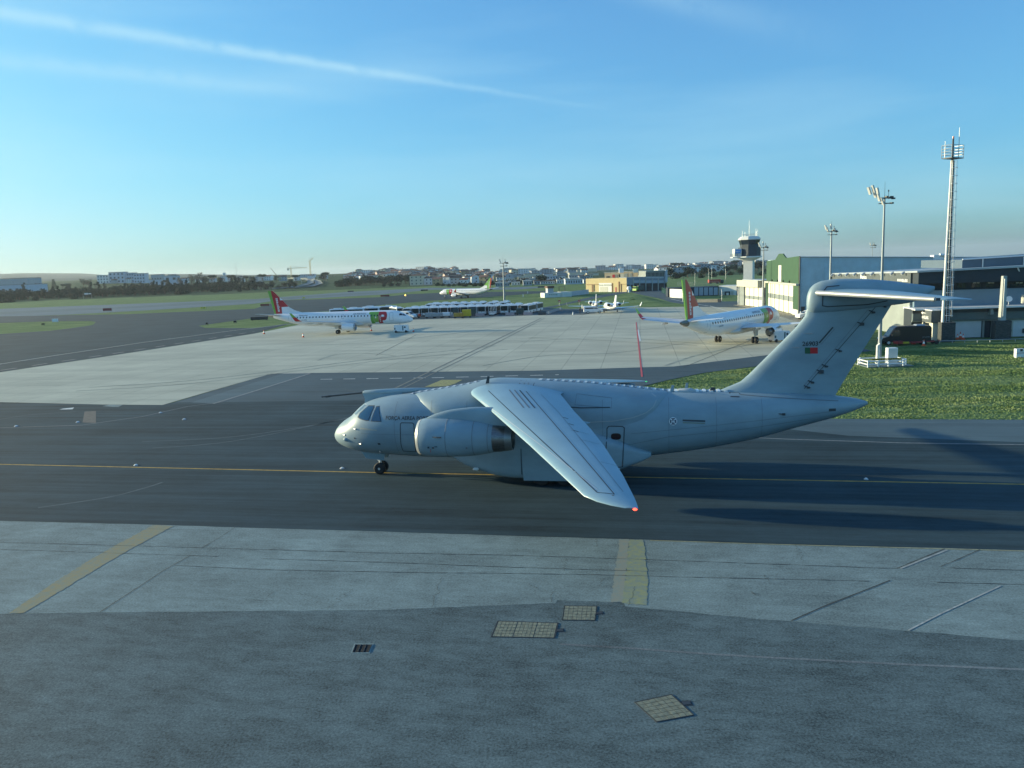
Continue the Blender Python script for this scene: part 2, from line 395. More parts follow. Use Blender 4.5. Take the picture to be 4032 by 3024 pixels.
# connector between apron and taxiway
sheet('connector_road', [(683, 1585), (1069, 1471), (1228, 1468.5), (2100, 1459.6), (2500, 1447), (2654, 1443), (2715, 1450), (2560, 1482), (2527, 1522), (2420, 1600), (1400, 1600)], 0.006, M_taxi2)
sheet('concrete_band', [(753, 1585), (1114, 1471), (1228, 1470), (842, 1589)], 0.014, M_taxi3)
sheet('grey_shoulder', [(2550, 1482), (2715, 1450), (2654, 1443), (3024, 1398), (3300, 1350), (3433, 1381), (2970, 1443), (2771, 1468), (2636, 1495), (2527, 1522)], 0.009, M_taxi2)
# big concrete apron
sheet('apron', [(-900, 1600), (0, 1583.5), (405, 1593), (639, 1595), (1069, 1471), (1228, 1468.5), (2100, 1459.6), (2500, 1447), (2654, 1443), (3024, 1398), (3260, 1362), (3230, 1290), (3092, 1240), (2960, 1213), (2800, 1209), (2706, 1208), (2480, 1211), (2300, 1239), (2106, 1241), (1853, 1251), (1619, 1259), (1300, 1272), (1177, 1279), (1000, 1314), (443, 1400), (0, 1466), (-900, 1640)], 0.003, M_apron)
# pads where the concrete sticks out
sheet('concrete_pad', [(404, 1600), (430, 1594), (483, 1595), (466, 1603)], 0.016, M_conc)
sheet('pale_patch', [(234, 1613), (250, 1609), (292, 1605), (285, 1612)], 0.016, M_white_line)
# dark asphalt behind the buses and far taxiways
sheet('bus_stand_road', [(1177, 1279), (1619, 1259), (1853, 1251), (2106, 1241), (2300, 1239), (2480, 1211), (2230, 1216), (2160, 1214), (2260, 1192), (2400, 1165), (2480, 1150), (2462, 1146), (2330, 1168), (2200, 1200), (2105, 1217), (1600, 1212), (1450, 1225), (1200, 1268)], 0.005, M_taxi2)
sheet('service_road', [(2480, 1150), (2520, 1143), (2624, 1142), (2640, 1158), (2700, 1175), (2790, 1188), (2925, 1186), (2925, 1201), (3092, 1240), (2960, 1213), (2800, 1209), (2706, 1208), (2700, 1199), (2640, 1190), (2600, 1176), (2530, 1162)], 0.005, M_taxi2)
sheet('hangar_apron', [(2885, 1201), (2925, 1197), (3148, 1242), (3260, 1270), (3300, 1300), (3200, 1290), (3100, 1254), (2960, 1216)], 0.010, M_beige)
sheet('far_taxiway', [(-1600, 1420), (0, 1315), (200, 1302), (280, 1292), (365, 1280), (378, 1268), (355, 1264), (200, 1265), (0, 1272), (-1600, 1330), (-1600, 1270), (0, 1246), (260, 1241), (500, 1237), (1000, 1216), (1104, 1183), (1300, 1177), (1500, 1170), (1620, 1158), (1750, 1152), (1950, 1149), (2150, 1146), (2240, 1152), (2106, 1156), (1900, 1171), (1700, 1184), (1500, 1201), (1350, 1222), (1269, 1226), (1180, 1237), (1000, 1252), (780, 1283), (810, 1291), (1000, 1292), (1150, 1272), (1000, 1314), (443, 1400), (0, 1466), (-1600, 1690)], 0.0045, M_taxi)
sheet('runway', [(-1600, 1250), (0, 1216), (500, 1197), (1000, 1178), (1360, 1150), (1700, 1133), (1930, 1134), (2080, 1129), (2200, 1128), (2040, 1140), (1700, 1141), (1500, 1160), (1090, 1183), (1000, 1196), (580, 1222), (265, 1239), (0, 1248), (-1600, 1330)], 0.0035, M_run)
sheet('runway_edge', [(-1600, 1268), (0, 1228), (500, 1207), (1000, 1178), (1360, 1156), (1500, 1151), (1500, 1154), (1300, 1166), (1000, 1186), (500, 1215), (0, 1238), (-1600, 1300)], 0.0085, M_taxi3)
# ---- painted lines (flat paint on the paving)
def line(name, pts, w, z, m, dash=None, world=False):
    P = [Vector(p).to_3d() if world else G(*p) for p in pts]
    b = MB()
    for a, c in zip(P[:-1], P[1:]):
        d = (c-a); L = d.length; d.normalize(); nn = Vector((-d.y, d.x, 0))
        segs = [(0, L)]
        if dash:
            segs = []; t = 0
            while t < L: segs.append((t, min(L, t+dash[0]))); t += dash[0]+dash[1]
        if m is M_joint and not dash and L > 3 and a.y < 45:
            n_ = int(L/.35); o_ = 0
            for k in range(n_):
                o2 = o_*.7+random.uniform(-.012, .012); u0, u1 = a+d*L*k/n_, a+d*(L*(k+1)/n_+.01); hw = w/2*random.uniform(.45, 1.25)
                q = [u0-nn*(hw-o_), u1-nn*(hw-o2), u1+nn*(hw+o2), u0+nn*(hw+o_)]; b.add([(v.x, v.y, z) for v in q], [(0, 1, 2, 3)]); o_ = o2
            continue
        for s0, s1 in segs:
            q = [a+d*s0-nn*w/2, a+d*s1-nn*w/2, a+d*s1+nn*w/2, a+d*s0+nn*w/2]
            b.add([(v.x, v.y, z) for v in q], [(0, 1, 2, 3)])
    return b.build(name, m, kind='structure')
line('taxiway_centre_line', [(-600, 1818), (0, 1829), (1500, 1862), (4032, 1908), (4900, 1924)], 0.19, 0.020, M_yel_line)
line('taxiway_edge_line', [(2200, 1690), (3100, 1730), (3560, 1745), (4032, 1752), (4900, 1770)], 0.16, 0.021, M_faint_line)
line('strip_edge_line', [(2560, 2129), (3000, 2143.5), (3719, 2162.5), (4032, 2171), (4700, 2191)], 0.09, 0.020, mat('pale_yellow_paint', (0.30, 0.29, 0.17), 0.85, var=0.3, scale=4, coord='Position'))
line('curved_edge_line', [(0, 1685), (320, 1675), (560, 1641), (740, 1601), (880, 1583)], 0.13, 0.021, M_faint_line)
line('connector_edge_line', [(840, 1590), (1010, 1538), (1228, 1469)], 0.3, 0.021, M_faint_line)
line('apron_edge_line', [(1114, 1471.5), (1228, 1470)], 0.5, 0.021, M_faint_line)
line('dashed_stand_line', [(1262, 1494), (1700, 1488), (2200, 1476)], 0.28, 0.021, M_white_line, dash=(1.6, 1.5))
line('dashed_edge_line', [(0, 1459), (443, 1393), (1000, 1306)], 0.6, 0.021, M_faint_line, dash=(3, 3))
line('double_edge_line', [(-300, 1490), (0, 1434), (230, 1398), (560, 1349), (900, 1304), (1180, 1271)], 0.32, 0.021, M_white_line)
M_guide = mat('guide_grey', (0.17, 0.18, 0.16), 0.9, var=0.3, scale=2, coord='Position')
line('apron_guide_line', [(1558, 1528), (1950, 1340), (2130, 1253)], 0.30, 0.021, M_guide)
line('apron_guide_line', [(1588, 1528), (1975, 1340), (2145, 1253)], 0.2, 0.021, M_guide)
line('apron_joint_line', [(2080, 1331), (2300, 1337), (2745, 1361)], 0.16, 0.021, M_joint)
line('apron_joint_line', [(2080, 1331), (2300, 1318), (2700, 1283)], 0.12, 0.021, M_joint)
line('apron_seam', [(2690, 1447), (2980, 1330)], 0.10, 0.021, M_joint)
line('apron_tyre_line', [(1480, 1400), (1640, 1318)], 0.10, 0.021, M_joint)
line('red_safety_line', [(2505, 1269), (2517, 1380), (2528, 1484)], 0.22, 0.022, M_red_line)
line('white_stop_line', [(2512, 1298), (2521, 1343)], 0.28, 0.022, M_white_line)
line('road_edge_line', [(2795, 1205), (2870, 1226)], 0.35, 0.022, M_white_line)
line('kerb_line', [(2640, 1177), (2700, 1190), (2790, 1205)], 0.3, 0.022, M_white_line)
# joints of the near concrete strip and of the apron
line('strip_joint', [(0, 2136), (800, 2158), (1500, 2178), (2000, 2187), (2600, 2206), (3000, 2221), (3532, 2240)], 0.035, 0.020, M_joint)
line('strip_joint', [(3750, 2238), (4032, 2247), (4400, 2259)], 0.035, 0.020, M_joint)
line('strip_joint', [(0, 2164), (860, 2192)], 0.028, 0.020, M_joint)
line('strip_joint', [(1035, 2201), (1500, 2215), (2060, 2236), (2545, 2251)], 0.035, 0.020, M_joint)
line('strip_joint', [(690, 2228), (1100, 2246), (1700, 2256), (2300, 2263), (2800, 2276), (3420, 2289)], 0.035, 0.020, M_joint)
line('strip_joint', [(3690, 2294), (4032, 2303), (4400, 2314)], 0.035, 0.020, M_joint)
line('strip_joint', [(394, 2411), (480, 2355), (560, 2303), (640, 2250), (750, 2188)], 0.03, 0.020, M_joint)
line('strip_joint', [(793, 2161), (925, 2078)], 0.03, 0.020, M_joint)
line('strip_joint', [(585, 2083), (900, 2091)], 0.02, 0.020, M_joint)
line('strip_joint', [(3116, 2445), (3260, 2382), (3420, 2320), (3505, 2286)], 0.05, 0.020, M_joint)
line('strip_joint', [(3532, 2239), (3719, 2162)], 0.05, 0.020, M_joint)
line('strip_joint', [(3704, 2232), (3858, 2166)], 0.04, 0.020, M_joint)
line('strip_joint_pale', [(3576, 2484), (3700, 2420), (3940, 2308)], 0.07, 0.020, mat('pale_sealant', (0.34, 0.36, 0.34), 0.9, var=0.3, scale=4, coord='Position'))
line('strip_joint_pale', [(3545, 2240), (3730, 2166)], 0.10, 0.019, MATS['pale_sealant'])
line('asphalt_scrape', [(2206, 2537), (2480, 2553), (2780, 2575), (3000, 2588), (3500, 2614), (4100, 2640)], 0.12, 0.010, paving('scraped_asphalt', (0.15, 0.17, 0.175), 0.4, 0.3, 0.7, fine=12))
# wandering cracks in the old concrete
def crack(p0, p1, amp, z=0.021, w=0.012, n=14):
    a, b = G(*p0), G(*p1); pts = []
    for i in range(n+1):
        t = i/n; q = a.lerp(b, t); k = math.sin(math.pi*t)
        pts.append((q.x+random.uniform(-amp, amp)*k, q.y+random.uniform(-amp, amp)*k, 0))
    line('concrete_crack', pts, w, z, M_joint, world=True)
for c in [((2345, 2122), (2352, 2155), .12), ((3135, 2146), (3165, 2212), .2), ((1740, 2275), (1702, 2390), .15), ((2178, 2330), (2170, 2373), .1), ((2230, 2200), (2222, 2250), .1), ((1290, 2400), (1390, 2320), .2), ((2500, 2310), (2475, 2385), .1),
          ((3010, 2265), (3030, 2290), .1), ((2960, 2330), (2990, 2350), .15), ((960, 2360), (1080, 2368), .1), ((1055, 2350), (1080, 2330), .06), ((2080, 2300), (2120, 2320), .1), ((2375, 2280), (2360, 2310), .08)]: crack(*c)
# yellow wedges painted across the strip, worn through
def worn(name, col, base, thr):
    m = bpy.data.materials.new(name); m.use_nodes = True; n = m.node_tree.nodes; l = m.node_tree.links; p = n['Principled BSDF']
    g = n.new('ShaderNodeNewGeometry'); t = n.new('ShaderNodeTexNoise'); t.inputs['Scale'].default_value = 3.5; t.inputs['Detail'].default_value = 8; t.inputs['Roughness'].default_value = 0.75
    l.new(g.outputs['Position'], t.inputs['Vector'])
    r = n.new('ShaderNodeValToRGB'); e = r.color_ramp.elements; e[0].position = thr-0.12; e[1].position = thr+0.12; e[0].color = (*base, 1); e[1].color = (*col, 1)
    l.new(t.outputs['Fac'], r.inputs[0]); l.new(r.outputs[0], p.inputs['Base Color']); p.inputs['Roughness'].default_value = 0.9
    return m
M_wy = worn('worn_yellow', (0.27, 0.225, 0.11), (0.19, 0.225, 0.19), 0.50)
M_wy2 = worn('worn_bright_yellow', (0.29, 0.30, 0.12), (0.19, 0.235, 0.20), 0.54)
M_wy3 = worn('worn_beige', (0.26, 0.25, 0.19), (0.20, 0.25, 0.225), 0.5)
sheet('painted_wedge', [(34, 2417), (92, 2415), (250, 2322), (400, 2230), (520, 2160), (684, 2072), (603, 2069), (470, 2140), (340, 2215), (220, 2290)], 0.018, M_wy, .035)
sheet('painted_wedge', [(2404, 2371), (2455, 2371), (2478, 2125), (2440, 2123)], 0.016, M_wy3, .05)
sheet('painted_wedge', [(2452, 2376), (2548, 2385), (2552, 2290), (2535, 2127), (2478, 2125)], 0.017, M_wy2, .05)
# apron blotches / yellow stand box with figures
sheet('stand_marking', [(1672, 1524), (1740, 1496), (1821, 1496), (1790, 1512), (1760, 1521)], 0.022, worn('worn_sign_yellow', (0.34, 0.33, 0.12), (0.09, 0.09, 0.09), 0.44))
# white centre-line studs and edge lights set in the taxiway
def stud(px, py, s=0.16, m=None, lab='small white taxiway light set in the dark asphalt', nm='taxiway_light'):
    p = G(px, py); o = thing(nm, lab, 'taxiway light', (p.x, p.y, 0.012), 0, 'lights set in the taxiway')
    MB().tube([(0, 0, 0), (0, 0, 0.05)], [s, s*0.72], 12).build('housing', M_steel, o)
    MB().tube([(0, 0, 0.05), (0, 0, 0.085)], [s*0.55, s*0.4], 10).build('lens', M_white, o)
    return o
stud(535, 1833, .17, lab='white taxiway light on the yellow line left of the grey aircraft nose')
stud(1347, 1845, .17, lab='white taxiway light on the yellow line just below the grey nose cone')
stud(3410, 1888, .14, lab='taxiway light on the yellow line inside the long tail shadow')
for (x, y), l in zip([(64, 1679), (306, 1663), (632, 1626), (725, 1652)], ['leftmost pale taxiway light near the curved edge line', 'pale taxiway light beside the square brown patch', 'pale taxiway light near the pointed tip of dark asphalt', 'pale taxiway light right of and below the asphalt tip']):
    stud(x, y, .2, lab=l)
sheet('brown_patch', [(325, 1664), (378, 1666), (378, 1619), (333, 1621)], 0.018, mat('brown_patch', (0.10, 0.095, 0.09), 0.9, var=0.2, scale=2, coord='Position'))
# tyre marks and traffic-worn arcs
M_tm = paving('tyre_marks', (0.30, 0.315, 0.265), 0.4, 0.4, 0.2); M_ta = mat('worn_arc', (0.052, 0.085, 0.100), 0.9, var=0.3, scale=1.5, coord='Position')
def arc(pts, w, m, nm):
    P = [G(*p) for p in pts]; C_ = []
    for i in range(len(P)-1):
        p0, p1, p2, p3 = P[max(0, i-1)], P[i], P[i+1], P[min(len(P)-1, i+2)]
        for k in range(8):
            t = k/8; C_.append(.5*((2*p1)+(p2-p0)*t+(2*p0-5*p1+4*p2-p3)*t*t+(3*p1-p0-3*p2+p3)*t**3))
    C_.append(P[-1]); line(nm, C_, w, 0.0195, m, world=True)
for k, pts in enumerate([[(1180, 1360), (1500, 1345), (1900, 1300), (2250, 1262)], [(300, 1540), (800, 1505), (1500, 1420), (2000, 1375)], [(350, 1525), (820, 1492), (1480, 1412), (1950, 1362)], [(1900, 1440), (2150, 1400), (2420, 1390), (2700, 1350)], [(2050, 1345), (2400, 1330), (2820, 1356), (3000, 1352)], [(1250, 1420), (1330, 1395), (1450, 1392), (1560, 1402)], [(2620, 1440), (2740, 1400), (2880, 1370), (2990, 1352)]]): arc(pts, .35 if k % 2 else .5, M_tm, 'tyre_mark')
for pts in ([(560, 1740), (900, 1722), (1200, 1680), (1480, 1625)], [(600, 1765), (900, 1740), (1250, 1672), (1560, 1600)], [(150, 2000), (420, 1960), (560, 1925), (640, 1900)], [(0, 1652), (120, 1634), (300, 1622)], [(1350, 1530), (1500, 1570), (1650, 1590)]): arc(pts, .22, M_ta, 'worn_arc')
# ---- hatch covers and drain in the near asphalt
M_slab = mat('hatch_concrete', (0.19, 0.20, 0.15), 0.9, var=0.25, scale=6, coord='Position', bump=0.4)
M_frame = mat('hatch_frame', (0.03, 0.035, 0.04), 0.7)
def hatch(corn, segs, label, cells):
    A, B, C_, D = [G(x, y) for x, y in corn]
    ctr = (A+B+C_+D)/4
    o = thing('hatch_cover', label, 'hatch cover', (ctr.x, ctr.y, 0.0))
    def at(u, v): return (A.lerp(B, u)).lerp(D.lerp(C_, u), v) - ctr
    def quad(b, u0, u1, v0, v1, z0, z1):
        q = [at(u0, v0), at(u1, v0), at(u1, v1), at(u0, v1)]; b.prism([(p.x, p.y) for p in q], z0, z1)
    b = MB(); e = 0.018
    for (u0, u1, v0, v1) in ((-e, 1+e, -e*1.5, 0), (-e, 1+e, 1, 1+e*1.5), (-e, 0, 0, 1), (1, 1+e, 0, 1)): quad(b, u0, u1, v0, v1, 0.0, 0.022)
    b.build('frame', M_frame, o)
    for s in range(segs):
        u0, u1 = s/segs + 0.004, (s+1)/segs - 0.004
        base = MB(); quad(base, u0, u1, 0.005, 0.995, 0.0, 0.010); sl_ = base.build('backing', M_frame, o)
        c = MB(); nu, nv = cells
        for i in range(nu):
            for j in range(nv):
                a0 = u0+(u1-u0)*(i+0.04)/nu; a1 = u0+(u1-u0)*(i+0.96)/nu; b0 = (j+0.05)/nv; b1 = (j+0.95)/nv
                quad(c, a0, a1, b0, b1, 0.010, 0.019)
        c.build('slab', M_slab, o)
    return o
k7 = lambda x, y: (1700+x*.6173, 2000+y*.6173)
hatch([k7(848, 627), k7(1052, 630), k7(1040, 718), k7(836, 715)], 1, 'single square hatch cover with a grid nearest the concrete strip', (7, 5))
hatch([k7(425, 725), k7(802, 737), k7(780, 830), k7(385, 822)], 3, 'long hatch cover made of three grid slabs side by side', (5, 5))
hatch([k7(1300, 1243), k7(1530, 1195), k7(1668, 1322), k7(1435, 1365)], 1, 'skewed square hatch cover lying nearest the camera', (6, 6))
def small_lid(px, py, lab):
    p = G(px, py); o = thing('access_lid', lab, 'access lid', (p.x, p.y, 0.0), 0.1)
    MB().box((0, 0, 0.006), (0.34, 0.26, 0.012)).build('frame', M_frame, o)
    MB().box((0, 0, 0.016), (0.24, 0.16, 0.010)).build('lid', M_dk, o)
small_lid(*k7(1068, 672), 'small dark lid right of the single hatch cover')
small_lid(*k7(816, 782), 'small dark lid right of the three slab hatch cover')
small_lid(*k7(1625, 1248), 'small dark lid beside the skewed hatch cover')
o = None
A, B, C_, D = [G(x*.678, 2000+y*.678) for x, y in ((2065, 795), (2160, 795), (2140, 840), (2048, 840))]
ctr = (A+B+C_+D)/4
o = thing('storm_drain', 'small black storm drain grate with three openings in the near asphalt', 'storm drain', (ctr.x, ctr.y, 0))
b = MB(); b.prism([((p-ctr).x*1.22, (p-ctr).y*1.25) for p in (A, B, C_, D)], 0, 0.012); b.build('surround', M_conc, o)
b = MB(); b.prism([((p-ctr).x, (p-ctr).y) for p in (A, B, C_, D)], 0.0125, 0.016); b.build('opening', mat('pit_black', (0.008, 0.01, 0.014), 1.0), o)
b = MB()
for u in (0.0, 0.33, 0.66, 1.0):
    p, q = A.lerp(B, u)-ctr, D.lerp(C_, u)-ctr
    b.tube([(p.x, p.y, 0.02), (q.x, q.y, 0.02)], 0.012, 6)
b.build('bar', M_dk, o)
# ================================================================== AIRCRAFT TOOLS
class Fus:
    "lofted body: stations (X, ztop, zbot, halfwidth)"
    def __init__(s, st, n=2.0): s.st = sorted(st, key=lambda a: -a[0]); s.x = [-a[0] for a in s.st]; s.n = n
    def at(s, X):
        t = -X; A = s.st
        out_ = []
        for k in (1, 2, 3):
            ys = [a[k] for a in A]; xs = s.x
            i = int(np.searchsorted(xs, t)) - 1; i = max(0, min(len(xs)-2, i))
            h = xs[i+1]-xs[i]; u = max(0, min(1, (t-xs[i])/h)); d = (ys[i+1]-ys[i])/h
            def slope(j):
                if j <= 0 or j >= len(xs)-1: return (ys[1]-ys[0])/(xs[1]-xs[0]) if j <= 0 else (ys[-1]-ys[-2])/(xs[-1]-xs[-2])
                a, b = (ys[j]-ys[j-1])/(xs[j]-xs[j-1]), (ys[j+1]-ys[j])/(xs[j+1]-xs[j])
                if a*b <= 0: return 0.0
                return 2*a*b/(a+b)
            m0, m1 = slope(i), slope(i+1)
            out_.append(ys[i]*(2*u**3-3*u*u+1)+m0*h*(u**3-2*u*u+u)+ys[i+1]*(3*u*u-2*u**3)+m1*h*(u**3-u*u))
        return out_
    def y(s, X, z):
        zt, zb, hw = s.at(X); zc, hh = (zt+zb)/2, (zt-zb)/2
        q = 1-abs((z-zc)/max(hh, 1e-4))**s.n
        return hw*max(0.0, q)**(1/s.n)
    def ring(s, X, k=48):
        zt, zb, hw = s.at(X); zc, hh = (zt+zb)/2, (zt-zb)/2; e = 2/s.n
        sg = lambda v: math.copysign(abs(v)**e, v)
        return [(X, hw*sg(math.cos(2*math.pi*i/k)), zc+hh*sg(math.sin(2*math.pi*i/k))) for i in range(k)]
    def build(s, name, m, parent, step=0.35, x0=None, x1=None, k=48, mb=None):
        a = -(s.x[0]) if x0 is None else x0; b = -(s.x[-1]) if x1 is None else x1
        xs = [a]; d = 0.02
        while xs[-1] > b+1e-6:
            d = min(step, d*1.6); xs.append(max(b, xs[-1]-d))
        r = [s.ring(X, k) for X in xs]
        mb = mb or MB(); mb.loft(r)
        return mb.build(name, m, parent, smooth=True, ang=60)
def hit(fus, pose, px, py, side=1):
    "photo pixel -> (X, z) on the body surface"
    x0, y0, a, sc = pose; f = Vector((math.cos(a), math.sin(a), 0)); p_ = Vector((-math.sin(a), math.cos(a), 0)); o = Vector((x0, y0, 0))
    d = ray(px, py); Y = 0.0
    for it in range(40):
        t = ((o-CAM).dot(p_)+side*Y*sc)/d.dot(p_); q = CAM+d*t-o; X = q.dot(f)/sc; z = q.z/sc
        zt, zb, hw = fus.at(X); z2 = max(zb+0.01, min(zt-0.01, z))
        Y = 0.5*Y+0.5*fus.y(X, z2)
    return X, z2
def densify(P, st=0.12, closed=True):
    out_ = []; n = len(P)
    for i in range(n if closed else n-1):
        a, b = P[i], P[(i+1) % n]; L = math.dist(a, b); k = max(1, int(L/st))
        out_ += [(a[0]+(b[0]-a[0])*j/k, a[1]+(b[1]-a[1])*j/k) for j in range(k)]
    if not closed: out_.append(P[-1])
    return out_
def refine(vs, tris, maxe=0.3):
    bm = bmesh.new(); bv = [bm.verts.new((v[0], v[1], 0)) for v in vs]
    for t in tris:
        try: bm.faces.new([bv[i] for i in t])
        except ValueError: pass
    for _ in range(6):
        es = [e for e in bm.edges if e.calc_length() > maxe]
        if not es: break
        bmesh.ops.subdivide_edges(bm, edges=es, cuts=1); bmesh.ops.triangulate(bm, faces=bm.faces)
    bm.verts.index_update()
    V = [(v.co.x, v.co.y) for v in bm.verts]; F_ = [tuple(v.index for v in f.verts) for f in bm.faces]
    bm.free(); return V, F_
def decal(name, fus, side, polys, m, parent, off=0.012, maxe=0.3):
    b = MB()
    for P in polys:
        tri = [tuple(t) for t in tessellate_polygon([[Vector((p[0], p[1], 0)) for p in P]])]
        V, F_ = refine(P, tri, maxe)
        b.add([(x, side*(fus.y(x, z)+off), z) for x, z in V], F_)
    return b.build(name, m, parent, smooth=True)
def stroke(P, w, closed=False):
    "polyline -> list of quads in 2D"
    n = len(P); out_ = []
    for i in range(n if closed else n-1):
        a, c = Vector(P[i]), Vector(P[(i+1) % n]); d = c-a
        if d.length < 1e-5: continue
        d.normalize(); nn = Vector((-d.y, d.x))*w/2; e = d*w*0.3
        out_.append([tuple(a-e-nn), tuple(c+e-nn), tuple(c+e+nn), tuple(a-e+nn)])
    return out_
def text2d(s_, size, bold=0.0, shear=0.0, spacing=1.0, res=3):
    cu_ = bpy.data.curves.new('t', 'FONT'); cu_.body = s_; cu_.size = size; cu_.offset = bold; cu_.shear = shear; cu_.space_character = spacing
    cu_.resolution_u = res; cu_.fill_mode = 'FRONT'; cu_.align_x = 'LEFT'
    ob = bpy.data.objects.new('t', cu_); COL.objects.link(ob)
    bpy.context.view_layer.update()
    me = bpy.data.meshes.new_from_object(ob.evaluated_get(bpy.context.evaluated_depsgraph_get()))
    V = [(v.co.x, v.co.y) for v in me.vertices]; F_ = [tuple(p.vertices) for p in me.polygons]
    bpy.data.objects.remove(ob); bpy.data.curves.remove(cu_); bpy.data.meshes.remove(me)
    if V:
        mx = min(v[0] for v in V); my = min(v[1] for v in V if True)
        V = [(v[0]-mx, v[1]) for v in V]
    return V, F_
def text_decal(name, fus, side, s_, X0, z0, size, m, parent, off=0.015, width=None, bold=0.0, shear=0.0, rot=0.0):
    V, F_ = text2d(s_, size, bold, shear)
    w = max(v[0] for v in V)
    kx = (width/w) if width else 1.0
    dirx = -1 if side > 0 else 1
    c, s1 = math.cos(rot), math.sin(rot)
    P = [((v[0]*kx)*c - v[1]*s1, (v[0]*kx)*s1 + v[1]*c) for v in V]
    P = [(X0+dirx*a, z0+b_) for a, b_ in P]
    b = MB(); b.add([(x, side*(fus.y(x, z)+off), z) for x, z in P], F_)
    return b.build(name, m, parent)
def text_plane(name, s_, O, U, V_, N, size, m, parent, width=None, bold=0.0, shear=0.0, off=0.02):
    V, F_ = text2d(s_, size, bold, shear); w = max(v[0] for v in V); kx = (width/w) if width else 1.0
    O, U, V_, N = Vector(O), Vector(U), Vector(V_), Vector(N)
    b = MB(); b.add([O+U*(v[0]*kx)+V_*v[1]+N*off for v in V], F_)
    return b.build(name, m, parent)
def foil(chord, t, n=14):
    "airfoil loop (x forward+, z) starting at the trailing edge over the top"
    up = []; lo = []
    for i in range(n+1):
        c = 0.5*(1-math.cos(math.pi*i/n))
        y_ = 5*t*(0.2969*math.sqrt(c)-0.126*c-0.3516*c*c+0.2843*c**3-0.1036*c**4)
        cam_ = 0.02*4*c*(1-c)
        up.append((-c*chord, (y_+cam_)*chord)); lo.append((-c*chord, (-y_*0.75+cam_)*chord))
    return up[::-1] + lo[1:-1]
def wing(sections, n=14):
    "sections (Xle, y, z, chord, thickness, dihedral lean dz/dy of the normal)"
    rings = []
    for X, y_, z, c, t, lean in sections:
        rings.append([(X+a, y_-b*math.sin(lean), z+b*math.cos(lean)) for a, b in foil(c, t, n)])
    m = MB(); m.loft(rings); return m
def wheel(parent, c, r0, w, hubm=M_hub, name='wheel'):
    b = MB(); c = Vector(c)
    prof = [(-.5, .62), (-.5, .86), (-.36, .97), (-.15, 1), (.15, 1), (.36, .97), (.5, .86), (.5, .62)]
    rings = [[(c.x+math.cos(2*math.pi*k/24)*r0*q, c.y+w*p, c.z+math.sin(2*math.pi*k/24)*r0*q) for k in range(24)] for p, q in prof]
    b.loft(rings); o = b.build(name, M_black, parent, smooth=True, ang=50)
    h = MB(); h.disc(c, (0, 1, 0), r0*0.56, w*0.9, 20); h.disc(c, (0, 1, 0), r0*0.2, w*1.1, 12)
    h.build('hub', hubm, o, smooth=True)
    return o
# ================================================================== GREY MILITARY TRANSPORT
M_kc = mat('aircraft_grey', (0.245, 0.335, 0.385), 0.46, var=0.12, scale=0.35, spec=0.5, detail=6, stretch=((1, 1, 2.2), 0))
M_kcl = mat('wing_grey', (0.25, 0.385, 0.46), 0.38, var=0.06, scale=0.5, spec=0.5, detail=6)
M_kcd = mat('marking_grey', (0.045, 0.055, 0.065), 0.6)
M_kcm = mat('seam_grey', (0.16, 0.18, 0.195), 0.6)
M_le = mat('leading_edge_metal', (0.42, 0.44, 0.44), 0.35, 0.3)
M_exh = mat('exhaust_metal', (0.20, 0.20, 0.20), 0.30, 0.9, var=0.25, scale=3, stretch=((1, 6, 6), 0))
POSE = (K0.x, K0.y, KA, 1.0)
kc = thing('military_transport_aircraft', 'large grey twin-jet military transport aircraft with a high T-tail on the taxiway', 'military aircraft', (K0.x, K0.y, 0), KA)
KF = Fus([(0.02, 2.60, 2.54, .02), (-.10, 2.86, 2.32, .28), (-.35, 3.22, 2.08, .62), (-.80, 3.62, 1.86, 1.02), (-1.4, 3.98, 1.68, 1.38), (-1.85, 4.42, 1.58, 1.56), (-2.35, 4.80, 1.50, 1.75), (-3.2, 5.08, 1.43, 1.94), (-4.4, 5.28, 1.36, 2.08), (-6.2, 5.42, 1.26, 2.18),
          (-9, 5.46, 1.20, 2.20), (-18.5, 5.46, 1.18, 2.20), (-20, 5.46, 1.34, 2.18), (-23.4, 5.44, 1.78, 2.02), (-26.8, 5.40, 2.44, 1.72), (-29.4, 5.30, 3.18, 1.32), (-31.5, 5.08, 3.78, .95), (-32.7, 4.92, 4.20, .58), (-33.42, 4.72, 4.52, .14)], 2.15)
KF.build('fuselage', M_kc, kc, 0.3)
def H_(px, py): return hit(KF, POSE, px, py, 1)
def c1(x, y): return H_(1250+x*.3843, 1400+y*.3843)
def c2(x, y): return H_(1800+x*.4069, 1400+y*.4069)
def c3(x, y): return H_(2500+x*.4521, 1050+y*.4521)
# wing box fairing
WF = Fus([(-5.7, 5.44, 5.0, .25), (-6.6, 5.58, 3.8, 1.45), (-7.8, 5.76, 2.6, 2.02), (-9.2, 5.98, 1.9, 2.18), (-10.4, 6.22, 1.7, 2.205), (-11.4, 6.33, 1.6, 2.21), (-13.6, 6.25, 1.6, 2.21), (-16.9, 6.04, 1.7, 2.21), (-18.8, 5.84, 2.0, 2.195), (-20.2, 5.68, 2.6, 2.12), (-21.2, 5.56, 3.6, 1.80), (-21.9, 5.48, 4.9, .9)], 2.3)
WF.build('wing_fairing', M_kc, kc, 0.3)
MW = mat('fairing_edge', (0.38, 0.42, 0.43), 0.5)
